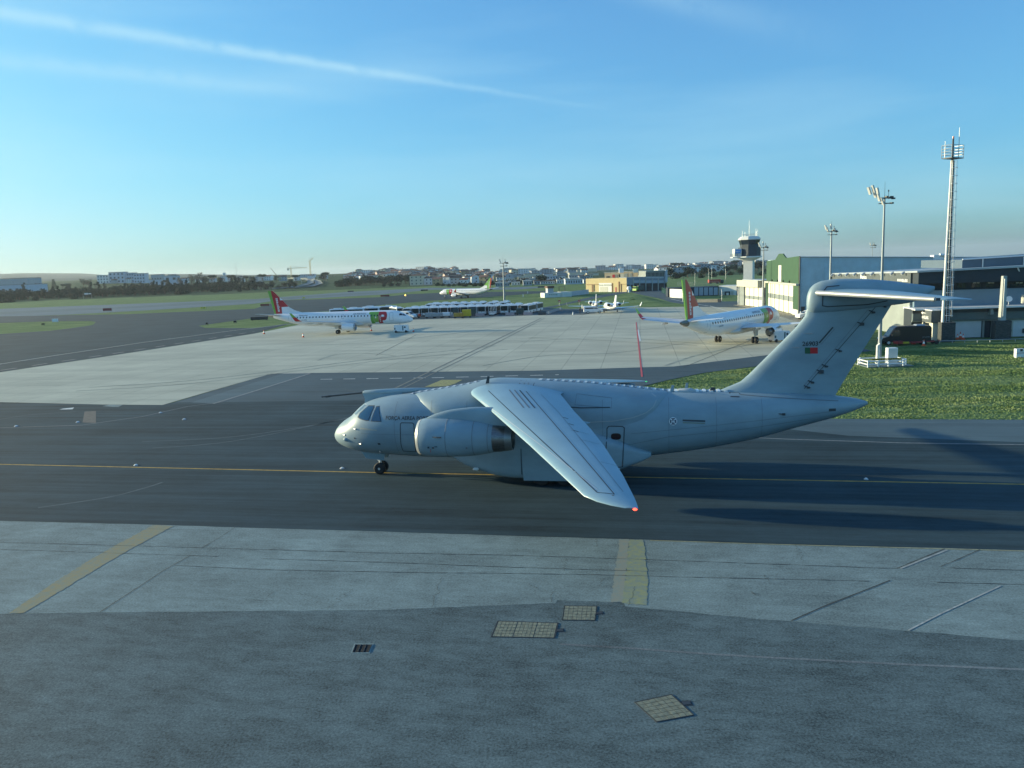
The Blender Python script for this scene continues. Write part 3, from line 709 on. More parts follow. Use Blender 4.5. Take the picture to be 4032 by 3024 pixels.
# sponsons with main gear
for sd_ in (1, -1):
    SP = Fus([(-8.6, 2.3, 1.45, .15), (-9.4, 2.7, 1.05, .60), (-10.5, 3.1, .72, 1.0), (-12, 3.3, .42, 1.32), (-13.0, 3.4, .36, 1.40), (-16.2, 3.4, .36, 1.40), (-17.2, 3.3, .42, 1.38), (-18.4, 3.0, .72, 1.22), (-19.6, 2.5, 1.15, .95), (-20.5, 2.1, 1.5, .60), (-21.0, 1.9, 1.72, .12)], 4.2)
    b = MB(); xs = np.linspace(-8.6, -20.9, 50)
    b.loft([[(p[0], p[1]+sd_*1.42, p[2]) for p in SP.ring(X, 36)] for X in xs])
    b.build('wheel_fairing', M_kc, kc, smooth=True)
    b = MB(); b.slab((0, sd_*2.60, 0), (1, 0, 0), (0, 0, 1), (0, sd_, 0), [(-16.7, .42), (-13.25, .42), (-13.2, 1.55), (-13.3, 1.82), (-13.6, 1.95), (-16.7, 1.95)], 0, .232); b.build('gear_door', M_kc, kc)
    for X in (-14.3, -15.7):
        wheel(kc, (X, sd_*2.35, .52), .52, .42)
# nose gear
for y_ in (.3, -.3): wheel(kc, (-3.12, y_, .40), .40, .26)
b = MB(); b.tube([(-3.12, 0, .40), (-3.0, 0, 1.6)], .09, 10); b.tube([(-3.12, -.3, .40), (-3.12, .3, .40)], .06, 8); b.tube([(-3.1, 0, .75), (-2.3, 0, 1.5)], .05, 8); b.build('nose_gear_strut', M_white, kc, smooth=True)
for y_ in (.42, -.42):
    b = MB(); b.slab((0, y_, 0), (1, 0, 0), (0, 0, 1), (0, 1, 0), [(-1.95, 1.62), (-3.62, 1.45), (-3.5, .98), (-2.25, 1.12)], -.015, .015); b.build('nose_gear_door', M_kc, kc)
# wings
def kcwing(s):
    K = [(-9.4, 0.0, 5.72, 6.6, .125, 0), (-10.07, 2.1, 5.60, 5.5, .12, .13), (-11.93, 5.2, 5.17, 4.75, .115, .14), (-13.6, 8.1, 4.76, 4.25, .11, .14), (-14.98, 10.51, 4.42, 3.72, .11, .14), (-16.96, 14.08, 3.92, 2.80, .105, .14), (-18.21, 16.33, 3.60, 2.10, .10, .14),
         (-18.79, 16.86, 3.53, 1.63, .09, .14), (-19.40, 17.20, 3.48, 1.08, .08, .14), (-19.95, 17.42, 3.45, .56, .07, .14)]
    return wing([(a, s*y_, z, c, t, s*-l_ if False else -s*l_) for a, y_, z, c, t, l_ in K], 18)
def kz(y_): return 5.60-.14*(y_-2.1)
for s in (1, -1):
    wo = kcwing(s).build('wing', M_kcl, kc, smooth=True, ang=50)
    # thin panel lines lying on the top skin
    def ws(X, y_):            # height of the top skin
        yy = [0, 2.1, 5.2, 8.1, 10.51, 14.08, 16.33, 17.42]
        le = np.interp(y_, yy, [-9.4, -10.07, -11.93, -13.6, -14.98, -16.96, -18.21, -19.95]); ch = np.interp(y_, yy, [6.6, 5.5, 4.75, 4.25, 3.72, 2.8, 2.1, .56]); th = np.interp(y_, yy, [.125, .12, .115, .11, .11, .105, .10, .07])
        zz = np.interp(y_, yy, [5.72, 5.60, 5.17, 4.76, 4.42, 3.92, 3.60, 3.45])
        c = min(1, max(0, (le-X)/ch)); return zz + ch*(5*th*(0.2969*math.sqrt(c)-0.126*c-0.3516*c*c+0.2843*c**3-0.1036*c**4)+.08*c*(1-c))
    def wl_(P, w, m, nm, up=.012, cl=False):
        b = MB(); P = densify(P, .35, cl)
        for q in stroke(P, w, cl): b.add([(x, s*y_, ws(x, y_)+up) for x, y_ in q], [(0, 1, 2, 3)])
        return b.build(nm, m, wo)
    wl_([(-11.20, 2.45), (-18.78, 16.3), (-19.50, 16.38), (-13.55, 2.6)], .045, M_kcd, 'panel_outline')
    for d in (0.0, .32, .64): wl_([(-13.15+d, 2.5), (-14.55+d, 5.7)], .08, M_kcm if d else M_kcd, 'walkway_stripe', .010)
    wl_([(-14.5, 2.9), (-15.9, 6.0), (-17.2, 9.3), (-19.85, 16.0)], .02, M_kcm, 'flap_seam')
    for (xa, ya) in ((-16.9, 8.9), (-18.7, 12.9), (-17.5, 10.2)): wl_([(xa, ya), (xa-.95, ya+.25)], .025, M_kcm, 'flap_seam')
    for i, ya in enumerate((4.6, 7.4, 10.6, 13.6, 16.0)):
        x0 = -(np.interp(ya, [2.1, 16.33], [10.07, 18.21])); wl_([(x0-.08, ya), (x0-.75, ya+.12)], .02, M_kcm, 'slat_seam')
    wl_([(-11.0, 3.6), (-18.75, 16.0)], .03, mat('slat_highlight', (0.5, 0.54, 0.56), .4), 'slat_edge_highlight')  # pale line paints a highlight along the slat
    wl_([(-19.45, 16.5), (-19.52, 17.1)], .10, M_kcm, 'wing_tip_panel')
    for (xa, ya) in ((-16.3, 6.9), (-16.7, 7.9), (-17.05, 8.9)): wl_([(xa, ya), (xa-.25, ya+.12)], .07, M_kcd, 'spoiler_hinge')
    # flap track fairings below the trailing edge
    for ya in (6.6, 9.6, 12.9):
        xt = -(np.interp(ya, [2.5, 6.3, 8.3, 12.6, 17], [15.5, 17.3, 17.9, 19.2, 20.45])); z = kz(ya)-.12
        b = MB(); b.loft([[(xt+dx, s*ya+r_*.8*math.cos(q), z-.18+r_*math.sin(q)+dz) for q in np.linspace(0, 2*math.pi, 12, endpoint=False)] for dx, r_, dz in ((1.9, .03, .12), (1.4, .15, .04), (.8, .2, 0), (.1, .15, .04), (-.3, .03, .1))])
        b.build('flap_track_fairing', M_kcl, wo, smooth=True)
    # navigation light
    lm = mat('red_lamp', (.9, .05, .03), .4, emit=((1, .06, .03), 3.5)) if s == 1 else mat('green_lamp', (.05, .8, .2), .4, emit=((.1, 1, .3), .3))
    b = MB(); b.loft([[(-20.38+dx, s*(17.46+r_*math.cos(q)), 3.42+r_*math.sin(q)) for q in np.linspace(0, 6.283, 10, endpoint=False)] for dx, r_ in ((.09, .01), (.05, .04), (0, .055), (-.06, .035), (-.09, .01))]); b.build('navigation_light', lm, wo, smooth=True)
    # engine
    EY = s*5.0
    en = bpy.data.objects.new('engine', None); COL.objects.link(en); en.parent = kc
    def ring(X, r_, zc, k=40): return [(X, EY+r_*math.cos(2*math.pi*i/k), zc+r_*math.sin(2*math.pi*i/k)) for i in range(k)]
    prof = [(-7.72, .80), (-7.60, .84), (-7.52, .92), (-7.55, 1.00), (-7.75, 1.08), (-8.3, 1.145), (-9.2, 1.16), (-10.2, 1.12), (-11.2, 1.0), (-12.0, .83)]
    zc = lambda X: 3.60-.04*max(0, -X-9)/3
    b = MB(); b.loft([ring(X, r_, zc(X)) for X, r_ in prof], cap=False); b.build('cowling', M_kc, en, smooth=True, ang=70)
    b = MB(); b.loft([ring(X, r_, 3.60) for X, r_ in [(-7.62, .835), (-7.505, .92), (-7.53, .985), (-7.70, 1.072)]], cap=False)
    b2_ = MB(); b2_.loft([[(p[0], EY+(p[1]-EY)*1.004, 3.6+(p[2]-3.6)*1.004) for p in ring(X, r_, 3.6)] for X, r_ in [(-7.60, .84), (-7.51, .92), (-7.54, 1.0), (-7.72, 1.076)]], cap=False); b2_.build('intake_lip', M_le, en, smooth=True, ang=80)
    b = MB(); b.loft([ring(-7.7, .80, 3.6), ring(-8.6, .78, 3.6)], cap=False); b.disc((-8.55, EY, 3.6), (1, 0, 0), .77, .02, 32); b.tube([(-8.55, EY, 3.6), (-8.0, EY, 3.6)], [.28, .02], 16); b.build('fan', M_dk, en, smooth=True)
    b = MB(); b.loft([ring(X, r_, 3.56, 40) for X, r_ in [(-11.96, .83), (-12.4, .80), (-12.75, .74)]], cap=False); b.build('exhaust', M_exh, en, smooth=True)
    b = MB(); b.loft([ring(X, r_, 3.56, 40) for X, r_ in [(-12.72, .76), (-13.12, .70), (-13.12, .64), (-12.7, .6)]], cap=False); b.build('nozzle', mat('nozzle_metal', (.26, .27, .27), .35, .7), en, smooth=True)
    b = MB(); b.disc((-12.9, EY, 3.56), (1, 0, 0), .63, .02, 30); b.build('nozzle_core', mat('nozzle_black', (.006, .006, .007), .9), en)  # near-black disc set inside the nozzle
    # strakes and small marks on the cowling
    side = 1
    b = MB(); b.slab((0, EY, 0), (1, 0, 0), (0, 1, 0), (0, 0, 1), [(-8.55, s*1.10), (-9.15, s*1.10), (-9.15, s*1.28), (-8.9, s*1.24)], 3.82, 3.86); b.build('strake', M_kcd, en)
    for X, r_ in ((-9.35, 1.166), (-10.9, 1.055), (-11.75, .895)):
        b = MB(); b.loft([ring(X, r_-.004, zc(X)), ring(X-.012, r_+.004, zc(X)), ring(X-.03, r_-.004, zc(X))], cap=False); b.build('cowling_seam', M_kcm, en)
    for X, z_, w, h, m in ((-8.35, 3.22, .10, .10, M_kcd), (-8.62, 3.20, .13, .10, M_kcd), (-8.45, 3.05, .02, .28, M_red), (-8.8, 3.27, .16, .05, M_kcd), (-10.6, 3.2, .1, .12, M_kcm)):
        for sg in (1, -1):
            yy = EY+sg*(math.sqrt(max(0, 1.15**2-(z_-3.6)**2))+.02); b = MB(); b.box((X, yy, z_), (w, .02, h)); b.build('service_marking', m, en)
    # pylon
    P_ = Fus([(-8.0, 4.75, 4.55, .03), (-8.6, 5.0, 4.3, .16), (-9.6, 5.24, 4.1, .23), (-11.2, 5.38, 3.9, .25), (-12.6, 5.35, 4.1, .24), (-14.2, 5.2, 4.5, .18), (-15.2, 5.0, 4.7, .05)], 2.6)
    b = MB(); b.loft([[(p[0], p[1]+EY, p[2]) for p in P_.ring(X, 24)] for X in np.linspace(-8.0, -15.2, 30)]); b.build('pylon', M_kc, kc, smooth=True)
# fin
FIN = [(-24.9, 5.40), (-26.23, 5.97), (-26.76, 6.45), (-28.07, 7.81), (-29.35, 9.15), (-29.85, 9.82), (-29.98, 10.4)]
def finsec(z):
    le = float(np.interp(z, [5.2, 5.40, 5.97, 6.45, 7.81, 9.15, 9.82, 10.4, 11.0], [-24.4, -24.9, -26.23, -26.76, -28.07, -29.35, -29.85, -29.98, -30.0]))
    te = float(np.interp(z, [4.9, 5.16, 6.86, 8.92, 11.0], [-31.55, -31.67, -32.59, -33.78, -34.95])); return le, te
def fin_half(z): return float(np.interp(z, [5, 6, 11], [.52, .30, .22]))
rings = []
for z in [4.7, 5.2, 5.45, 5.7, 5.97, 6.45, 7.1, 7.81, 8.5, 9.15, 9.82, 10.4, 10.9]:
    le, te = finsec(z); c = le-te; h = fin_half(z)
    loop = []
    for i in range(15):
        q = 0.5*(1-math.cos(math.pi*i/14)); yy = 2.2*h*(1.4845*math.sqrt(q)-.63*q-1.758*q*q+1.4215*q**3-.518*q**4); loop.append((le-q*c, yy, z))
    rings.append(loop + [(x, -y_, zz) for x, y_, zz in loop[::-1][1:-1]])
b = MB(); b.loft(rings); fin = b.build('tail_fin', M_kc, kc, smooth=True, ang=70)
BF = Fus([(-29.93, 10.75, 10.45, .05), (-29.97, 11.05, 10.2, .2), (-30.10, 11.40, 10.05, .34), (-30.35, 11.66, 9.95, .44), (-30.8, 11.84, 9.95, .52), (-31.6, 11.92, 10.0, .56), (-33.0, 11.87, 10.15, .56), (-34.4, 11.72, 10.30, .52), (-35.6, 11.52, 10.45, .42), (-36.3, 11.42, 10.75, .3), (-36.80, 11.33, 11.12, .12)], 2.4)
BF.build('tail_fairing', M_kc, kc, 0.12)
for s in (1, -1):
    tp = wing([(-30.3, s*.35, 11.16, 4.3, .055, 0), (-31.2, s*1.3, 11.12, 3.75, .06, 0), (-34.9, s*6.0, 10.88, 1.75, .09, 0), (-35.25, s*6.2, 10.87, 1.2, .06, 0)], 14)
    t_ = tp.build('tailplane', M_kcl, kc, smooth=True, ang=50)
    b = MB(); b.tube([(-30.42, s*.45, 11.17), (-34.95, s*5.95, 10.91)], [.15, .11], 12); b.build('leading_edge', M_le, t_, smooth=True)
    b = MB(); b.b2(-35.1, -34.9, s*6.18, s*6.24, 10.85, 10.99); b.build('tip_light', M_kcd, t_)
# outline of the trim cut-out on the tail fairing
BFo = [stroke(densify([(-31.6, 11.55), (-30.95, 11.5), (-30.75, 11.25)], .1, False), .06), stroke(densify([(-30.72, 11.0), (-30.72, 10.42), (-31.0, 10.36), (-33.2, 10.42), (-34.2, 10.6)], .1, False), .06)]
for Q_ in BFo:
    b = MB()
    for q in Q_: b.add([(x, BF.y(x, z)+.012, z) for x, z in q], [(0, 1, 2, 3)])
    b.build('cutout_edge', M_kcd, kc)
# fin details: rudder hinge line with brackets, vent, number, flag
class FinF:
    def y(s, X, z):
        le, te = finsec(z); q = min(1, max(0, (le-X)/(le-te))); return 2.2*fin_half(z)*(1.4845*math.sqrt(q)-.63*q-1.758*q*q+1.4215*q**3-.518*q**4)
FF = FinF()
def on_fin(x, y):
    o = Vector((K0.x, K0.y, 0)); f = Vector((math.cos(KA), math.sin(KA), 0)); p_ = Vector((-math.sin(KA), math.cos(KA), 0)); d = ray(2500+x*.4521, 1050+y*.4521)
    Y = .2
    for _ in range(6):
        t = ((o-CAM).dot(p_)+Y)/d.dot(p_); q = CAM+d*t-o; Y = FF.y(q.dot(f), q.z)
    return q.dot(f), q.z
for side in (1, -1):
    decal('rudder_hinge_line', FF, side, stroke(densify([on_fin(1475, 1062), on_fin(2100, 345)], .4, False), .035), M_kcd, fin)
    decal('rudder_edge_line', FF, side, stroke(densify([on_fin(1470, 1040), on_fin(2040, 360)], .4, False), .02), M_kcm, fin)
    decal('vent_strip', FF, side, stroke([on_fin(1607, 662), on_fin(1722, 530)], .085), M_kcd, fin)
    decal('vent_frame', FF, side, stroke([on_fin(1622, 675), on_fin(1742, 540)], .02), M_kcm, fin)
for (x, y, r_) in [(2075, 398, .09), (1975, 500, .13), (1785, 735, .08), (1665, 868, .08), (1620, 915, .16), (1545, 1008, .09), (1510, 1052, .08), (2175, 352, .05)]:
    X, z = on_fin(x, y)
    for side in (1, -1):
        b = MB(); yy = FF.y(X, z); b.box((X, side*(yy+.05), z), (r_*1.7, .12, r_*1.25)); b.tube([(X+.25, side*(yy+.04), z+.12), (X-.1, side*(yy+.09), z)], .03, 6); b.build('rudder_bracket', M_kcd, fin)
X, z = on_fin(1457, 690); X2, _ = on_fin(1595, 690)
text_decal('serial_number', FF, 1, '26903', X, z, .36, M_kcd, fin, width=abs(X2-X), bold=.009)
fl = [on_fin(*p) for p in ((1480, 704), (1526, 704), (1592, 704))]; fb = [on_fin(*p) for p in ((1480, 757), (1526, 757), (1592, 757))]
decal('flag_green', FF, 1, [[fl[0], fl[1], fb[1], fb[0]]], mat('flag_green', (.015, .10, .04), .5), fin)
decal('flag_red', FF, 1, [[fl[1], fl[2], fb[2], fb[1]]], mat('flag_red', (.55, .015, .02), .5), fin)
for (x, y) in ((1505, 580), (1392, 702)):
    X, z = on_fin(x, y); b = MB(); b.tube([(X+.25, FF.y(X, z)+.02, z), (X-.25, FF.y(X, z)+.05, z-.01)], [.01, .025], 6); b.build('fin_probe', M_steel, fin)
class SpF:
    def y(s, X, z):
        zt, zb, hw = SP.at(X) if -21 < X < -8.6 else (0, 0, 0)
        return max(KF.y(X, z), 1.42+SP.y(X, z)+.01 if zb < z < zt else 0)
SF_ = SpF()
# cockpit glazing
M_cock = mat('cockpit_glass', (.02, .07, .14), .08, 0, spec=.9)
M_cock2 = mat('windscreen_glass', (.16, .22, .26), .15, 0, spec=.9)
for side in (1, -1):
    for nm, P, m in (('cockpit_window', [c1(418, 628), c1(440, 590), c1(520, 517), (c1(575, 517)), c1(572, 540), c1(522, 662), c1(490, 662), c1(440, 645)], M_cock),
                     ('cockpit_window', [c1(552, 668), c1(605, 525), c1(632, 522), c1(650, 672)], M_cock),
                     ('windscreen', [c1(376, 595), c1(410, 565), c1(485, 500), c1(500, 508), c1(440, 560), c1(392, 606)], M_cock2)):
        cx = sum(p[0] for p in P)/len(P); cz = sum(p[1] for p in P)/len(P)
        Pb = [(cx+(p[0]-cx)*1.10+math.copysign(.015, p[0]-cx), cz+(p[1]-cz)*1.07+math.copysign(.012, p[1]-cz)) for p in P]
        fr = decal('window_frame', KF, side, [Pb], M_kcd if m is M_cock else MW, kc, .008, .12)
        decal(nm, KF, side, [P], m, fr, .018, .12)
    # service markings
    decal('door_outline', KF, side, stroke(densify([c1(*p) for p in ((862, 688), (975, 690), (988, 705), (992, 800), (1000, 900), (1010, 985), (880, 978), (860, 930), (850, 800), (850, 700))], .15), .05, True), M_kcd, kc)
    decal('door_outline', SF_, side, stroke(densify([c2(*p) for p in ((1470, 682), (1600, 686), (1618, 700), (1616, 1030), (1455, 1038), (1450, 800), (1450, 705))], .15), .055, True), M_kcd, kc)
    wd = c2(1537, 783); decal('door_window', KF, side, [[(wd[0]+.30*math.copysign(abs(math.cos(t))**.7, math.cos(t)), wd[1]+.20*math.copysign(abs(math.sin(t))**.7, math.sin(t))) for t in np.linspace(0, 6.283, 20, endpoint=False)]], mat('brown_window', (.03, .012, .015), .3), kc)
    decal('step_strip', KF, side, stroke([c1(442, 745), c1(604, 766)], .09), mat('pale_strip', (.36, .38, .34), .6), kc)
    decal('step_strip', KF, side, stroke([c3(420, 1338), c3(608, 1345)], .10), M_kcd, kc)
    decal('step_strip_lower', KF, side, stroke([c3(420, 1358), c3(608, 1364)], .07), mat('olive_strip', (.20, .24, .20), .6), kc)
    decal('hatch_outline', KF, side, stroke(densify([c3(*p) for p in ((832, 1088), (900, 1090), (912, 1105), (908, 1132), (835, 1130), (824, 1100))], .1), .05, True), M_kcd, kc)
    for (x, y, w, h) in ((632, 905, .18, .13), (382, 847, .12, .09)):
        X, z = c1(x, y); decal('static_port', KF, side, [[(X-w/2, z-h/2), (X+w/2, z-h/2), (X+w/2, z+h/2), (X-w/2, z+h/2)]], M_kcd, kc)
    X, z = c3(1720, 1247); decal('static_port', KF, side, [[(X-.2, z-.08), (X+.2, z-.08), (X+.2, z+.08), (X-.2, z+.08)]], M_kcd, kc)
    decal('fuselage_seam', KF, side, stroke(densify([c1(1030, 388), c1(1090, 450), c1(1200, 505), c1(1390, 565)], .2, False), .05), M_kcd, kc, .05)
    decal('tail_seam', KF, side, stroke(densify([c3(915, 1112), c3(1400, 1150), c3(1770, 1168)], .4, False), .035), M_kcm, kc)
    decal('cargo_ramp_seam', KF, side, stroke(densify([c3(-100, 1560), c3(300, 1480), c3(900, 1420), c3(1500, 1330)], .4, False), .02), M_kcm, kc)
    b = MB()
# fairing panel marks
for P, w, m in (([(-16.5, 5.55), (-18.6, 5.3), (-18.6, 4.75), (-16.4, 4.95)], .02, M_kcm), ([(-10.6, 6.0), (-11.0, 5.7), (-11.3, 5.45)], .03, M_kcd)):
    for side in (1, -1): decal('fairing_seam', WF, side, stroke(densify(P, .2), w, True), m, kc)
for dX in (0, .3, .55, .9):
    for side in (1, -1): decal('fairing_stripe', WF, side, stroke(densify([(-12.9-dX, 6.22), (-12.85-dX, 5.9), (-12.75-dX, 5.5)], .1, False), .10 if dX < .8 else .05), M_kcm if dX < .8 else M_kcd, kc)
rim = [(-17.0, 3.86), (-18.4, 3.98), (-19.6, 4.24), (-20.5, 4.56), (-21.15, 4.86), (-21.4, 5.05), (-21.45, 5.25)]
class MaxF:
    def y(s, X, z): return max(KF.y(X, z), WF.y(X, z) if -21.9 < X < -5.7 else 0)
MF = MaxF()
for side in (1, -1):
    decal('fairing_rim', MF, side, stroke(densify([c2(*p) for p in ((1885, 335), (1922, 380), (1925, 430), (1900, 490), (1830, 550), (1700, 598), (1500, 632), (1220, 646))], .2, False), .05), MW, kc, .02)
    decal('fairing_crease_shade', MF, side, stroke(densify([c2(*p) for p in ((975, 445), (1050, 482), (1200, 494), (1480, 490))], .2, False), .06), M_kcd, kc, .02)  # dark decal paints the shade of a crease the loft doesn't have
    for P in [[(X, z) for z in np.linspace(1.5, 5.2, 12)] for X in (-4.95, -7.35, -9.7, -18.05, -21.95, -24.7, -27.3)]: decal('skin_joint', MF, side, stroke([(X, max(z, KF.at(X)[1]+.1)) for X, z in P], .018), M_kcm, kc, .012)
    decal('skin_joint', MF, side, stroke(densify([(-19.7, 3.2), (-31.2, 4.3)], .4, False), .018), M_kcm, kc, .012); decal('skin_joint', MF, side, stroke(densify([(-2.6, 3.1), (-7.0, 3.1)], .4, False), .016), M_kcm, kc, .012)
b = MB()
for X, z in densify([(-15.5, 4.8), (-16.6, 4.6), (-18.3, 4.55)], .15, False): pass
for side in (1, -1):
    continue
    FP = Fus([(-15.0, 5.25, 5.15, .02), (-15.8, 5.3, 4.95, .10), (-17.0, 5.35, 4.75, .15), (-18.2, 5.35, 4.7, .12), (-19.4, 5.3, 4.7, .03)], 2.2)
    b = MB(); b.loft([[(p[0], p[1]+side*2.28, p[2]) for p in FP.ring(X, 20)] for X in np.linspace(-15.0, -19.4, 22)]); b.build('flap_fillet', M_kc, kc, smooth=True)
# lettering
X, z = c1(700, 655); text_decal('fuselage_lettering', KF, 1, 'FORÇA AEREA PORTUGUESA', X, z, .31, M_kcd, kc, width=4.0, bold=.006)
# national roundel: white disc, blue-black cross pattee with white cross
X, z = c3(333, 1347)
circ = lambda r_, n=24: [(X+r_*math.cos(t), z+r_*math.sin(t)) for t in np.linspace(0, 2*math.pi, n, endpoint=False)]
ro = decal('roundel', KF, 1, [circ(.235)], M_white, kc, .014, .1)
cr_ = []
for a in range(4):
    c, s_ = math.cos(a*math.pi/2), math.sin(a*math.pi/2)
    cr_.append([(X+u*c-v*s_, z+u*s_+v*c) for u, v in ((0, -.055), (.10, -.055), (.165, -.12), (.185, -.12), (.185, .12), (.165, .12), (.10, .055), (0, .055))])
decal('roundel_cross', KF, 1, cr_, mat('roundel_navy', (.015, .02, .06), .5), ro, .022, .1)
decal('roundel_inner', KF, 1, [[(X-.12, z-.018), (X+.12, z-.018), (X+.12, z+.018), (X-.12, z+.018)], [(X-.018, z-.12), (X+.018, z-.12), (X+.018, z+.12), (X-.018, z+.12)]], M_white, ro, .028, .1)
# refuelling probe on the roof
b = MB(); b.loft([[(X, r_*.9*math.cos(t)-.5, zc+r_*math.sin(t)) for t in np.linspace(0, 6.2832, 16, endpoint=False)] for X, r_, zc in ((-1.98, .09, 5.38), (-2.1, .15, 5.38), (-3.2, .19, 5.42), (-4.6, .19, 5.48), (-5.8, .14, 5.54), (-7.4, .03, 5.58))])
pr = b.build('refuelling_probe', M_kc, kc, smooth=True)
b = MB(); b.tube([(-2.0, -.5, 5.38), (.62, -.5, 5.14)], [.065, .05], 10); b.tube([(.35, -.5, 5.165), (.70, -.5, 5.13)], [.075, .07], 10); b.tube([(.70, -.5, 5.13), (.98, -.5, 5.105)], [.035, .05], 8); b.build('probe_tip', M_dk, pr, smooth=True)
b = MB(); b.slab((0, -.5, 0), (1, 0, 0), (0, 0, 1), (0, 1, 0), [(-1.98, 5.35), (-4.8, 5.45), (-4.6, 5.0), (-2.6, 4.75), (-2.1, 4.7), (-2.12, 5.0)], -.12, .12); b.build('probe_mount', M_kc, pr)
# white/grey dashed walkway bars along the roof ridge
for r0_, r1_ in ((0, 20), (36, 86)):
  b = MB(); b2_ = MB()
  for i in range(r0_, r1_):
    X = -5.6 - i*.235
    z = max(KF.at(X)[0], WF.at(X)[0] if -21.9 < X < -5.7 else 0)
    (b if i % 2 == 0 else b2_).b2(X-.10, X+.10, -.32, .32, z-.10, z+.012)
  b.build('roof_walkway', mat('walkway_pale', (.55, .60, .63), .6), kc); b2_.build('roof_walkway_bar', mat('walkway_blue', (.17, .22, .27), .6), kc)
b = MB()
for i in range(18):
    X = -22.0 - i*.21; z = KF.at(X)[0]; (b).b2(X-.09, X+.09, -.40, .40, z-.1, z+.04) if i % 2 == 0 else None
b.build('roof_walkway', M_white, kc)
# antennas and small fittings
def blade(X, y_, z, h, c, nm='antenna', m=M_kc):
    b = MB(); b.slab((X, y_, z), (1, 0, 0), (0, 0, 1), (0, 1, 0), [(0, -.1), (-c, -.1), (-c*1.25, h), (-c*.6, h)], -.03, .03); b.build(nm, m, kc)
blade(-10.7, .9, 6.2, .38, .22, m=M_kcd); blade(-22.0, .35, 5.38, .45, .25); blade(-22.9, -.4, 5.35, .5, .22); blade(-24.3, .2, 5.38, .28, .35, m=M_kcd)
b = MB(); b.loft([[(X, .1+w*math.cos(t), 5.42+h*math.sin(t)) for t in np.linspace(0, 6.2832, 16, endpoint=False)] for X, w, h in ((-22.3, .05, .02), (-22.6, .35, .16), (-23.3, .38, .18), (-23.8, .05, .02))]); b.build('roof_fairing', MW, kc, smooth=True)
for (x, y) in ((270, 812), (437, 905), (380, 752), (640, 985)):
    X, z = c1(x, y); b = MB(); yy = KF.y(X, z); b.tube([(X+.06, yy-.02, z), (X-.10, yy+.06, z)], [.02, .05], 8); b.build('air_probe', M_steel, kc, smooth=True)
X, z = c1(290, 860); b = MB(); yy = KF.y(X, z); b.loft([[(X+dx, yy+r_*math.cos(t)*.7, z+r_*math.sin(t)) for t in np.linspace(0, 6.2832, 14, endpoint=False)] for dx, r_ in ((.18, .02), (.12, .10), (0, .14), (-.15, .12), (-.32, .02))]); b.build('sensor_blister', M_kc, kc, smooth=True)
X, z = c1(1330, 480); b = MB(); yy = KF.y(X, z); b.slab((X, yy, z), (1, 0, 0), (0, 0, 1), (0, 1, 0), [(.25, 0), (-.1, -.12), (-.1, .10)], -.02, .05); b.build('vent_scoop', M_kcd, kc)
X, z = c3(1295, 1284); b = MB(); yy = KF.y(X, z); b.tube([(X+.35, yy, z+.03), (X, yy+.10, z)], .03, 6); b.box((X, yy+.06, z), (.16, .12, .12)); b.build('tail_probe', M_kcd, kc)
X, z = c1(1700, 1123); b = MB(); b.loft([[(X+dx, 2.35+r_*math.cos(t), .98+r_*math.sin(t)) for t in np.linspace(0, 6.2832, 10, endpoint=False)] for dx, r_ in ((.2, .02), (.1, .10), (-.1, .10), (-.2, .02))]); b.build('landing_lamp', M_white, kc, smooth=True)
b = MB(); b.b2(-13.17, -13.13, 2.80, 2.835, .8, 2.4); b.build('fairing_joint', M_kcd, kc)
for (X, z, w, h, m) in ((-13.6, 2.9, .16, .5, M_kcd), (-13.95, 2.9, .05, .5, M_kcd)):
    b = MB(); b.b2(X-w/2, X+w/2, 2.18, 2.235, z-h/2, z+h/2); b.build('vent_grille', m, kc)
# ================================================================== AIRLINERS
AF = Fus([(0, 2.78, 2.70, .03), (-.12, 3.0, 2.5, .22), (-.5, 3.32, 2.25, .55), (-1.2, 3.75, 2.03, .92), (-2.2, 4.28, 1.90, 1.22), (-3.2, 4.74, 1.83, 1.40), (-4.6, 4.99, 1.80, 1.49), (-6, 5.03, 1.79, 1.505), (-25, 5.03, 1.79, 1.505), (-28, 5.02, 2.12, 1.42), (-31, 4.97, 2.85, 1.14), (-33.4, 4.88, 3.5, .80), (-35.4, 4.72, 4.08, .38), (-36.1, 4.6, 4.3, .16)], 2.05)
M_lw = mat('airliner_white', (.80, .80, .81), .28, var=.03, scale=.4, coat=.3)
M_lb = mat('airliner_belly', (.62, .61, .58), .35, var=.08, scale=.6)
M_win = mat('cabin_window', (.02, .03, .05), .2)
M_grey = mat('lettering_grey', (.22, .27, .33), .5)
M_wgrey = mat('airliner_wing_grey', (.60, .62, .64), .35, .1, var=.05, scale=.6)
M_apu = mat('tailcone_metal', (.22, .21, .19), .35, .7)
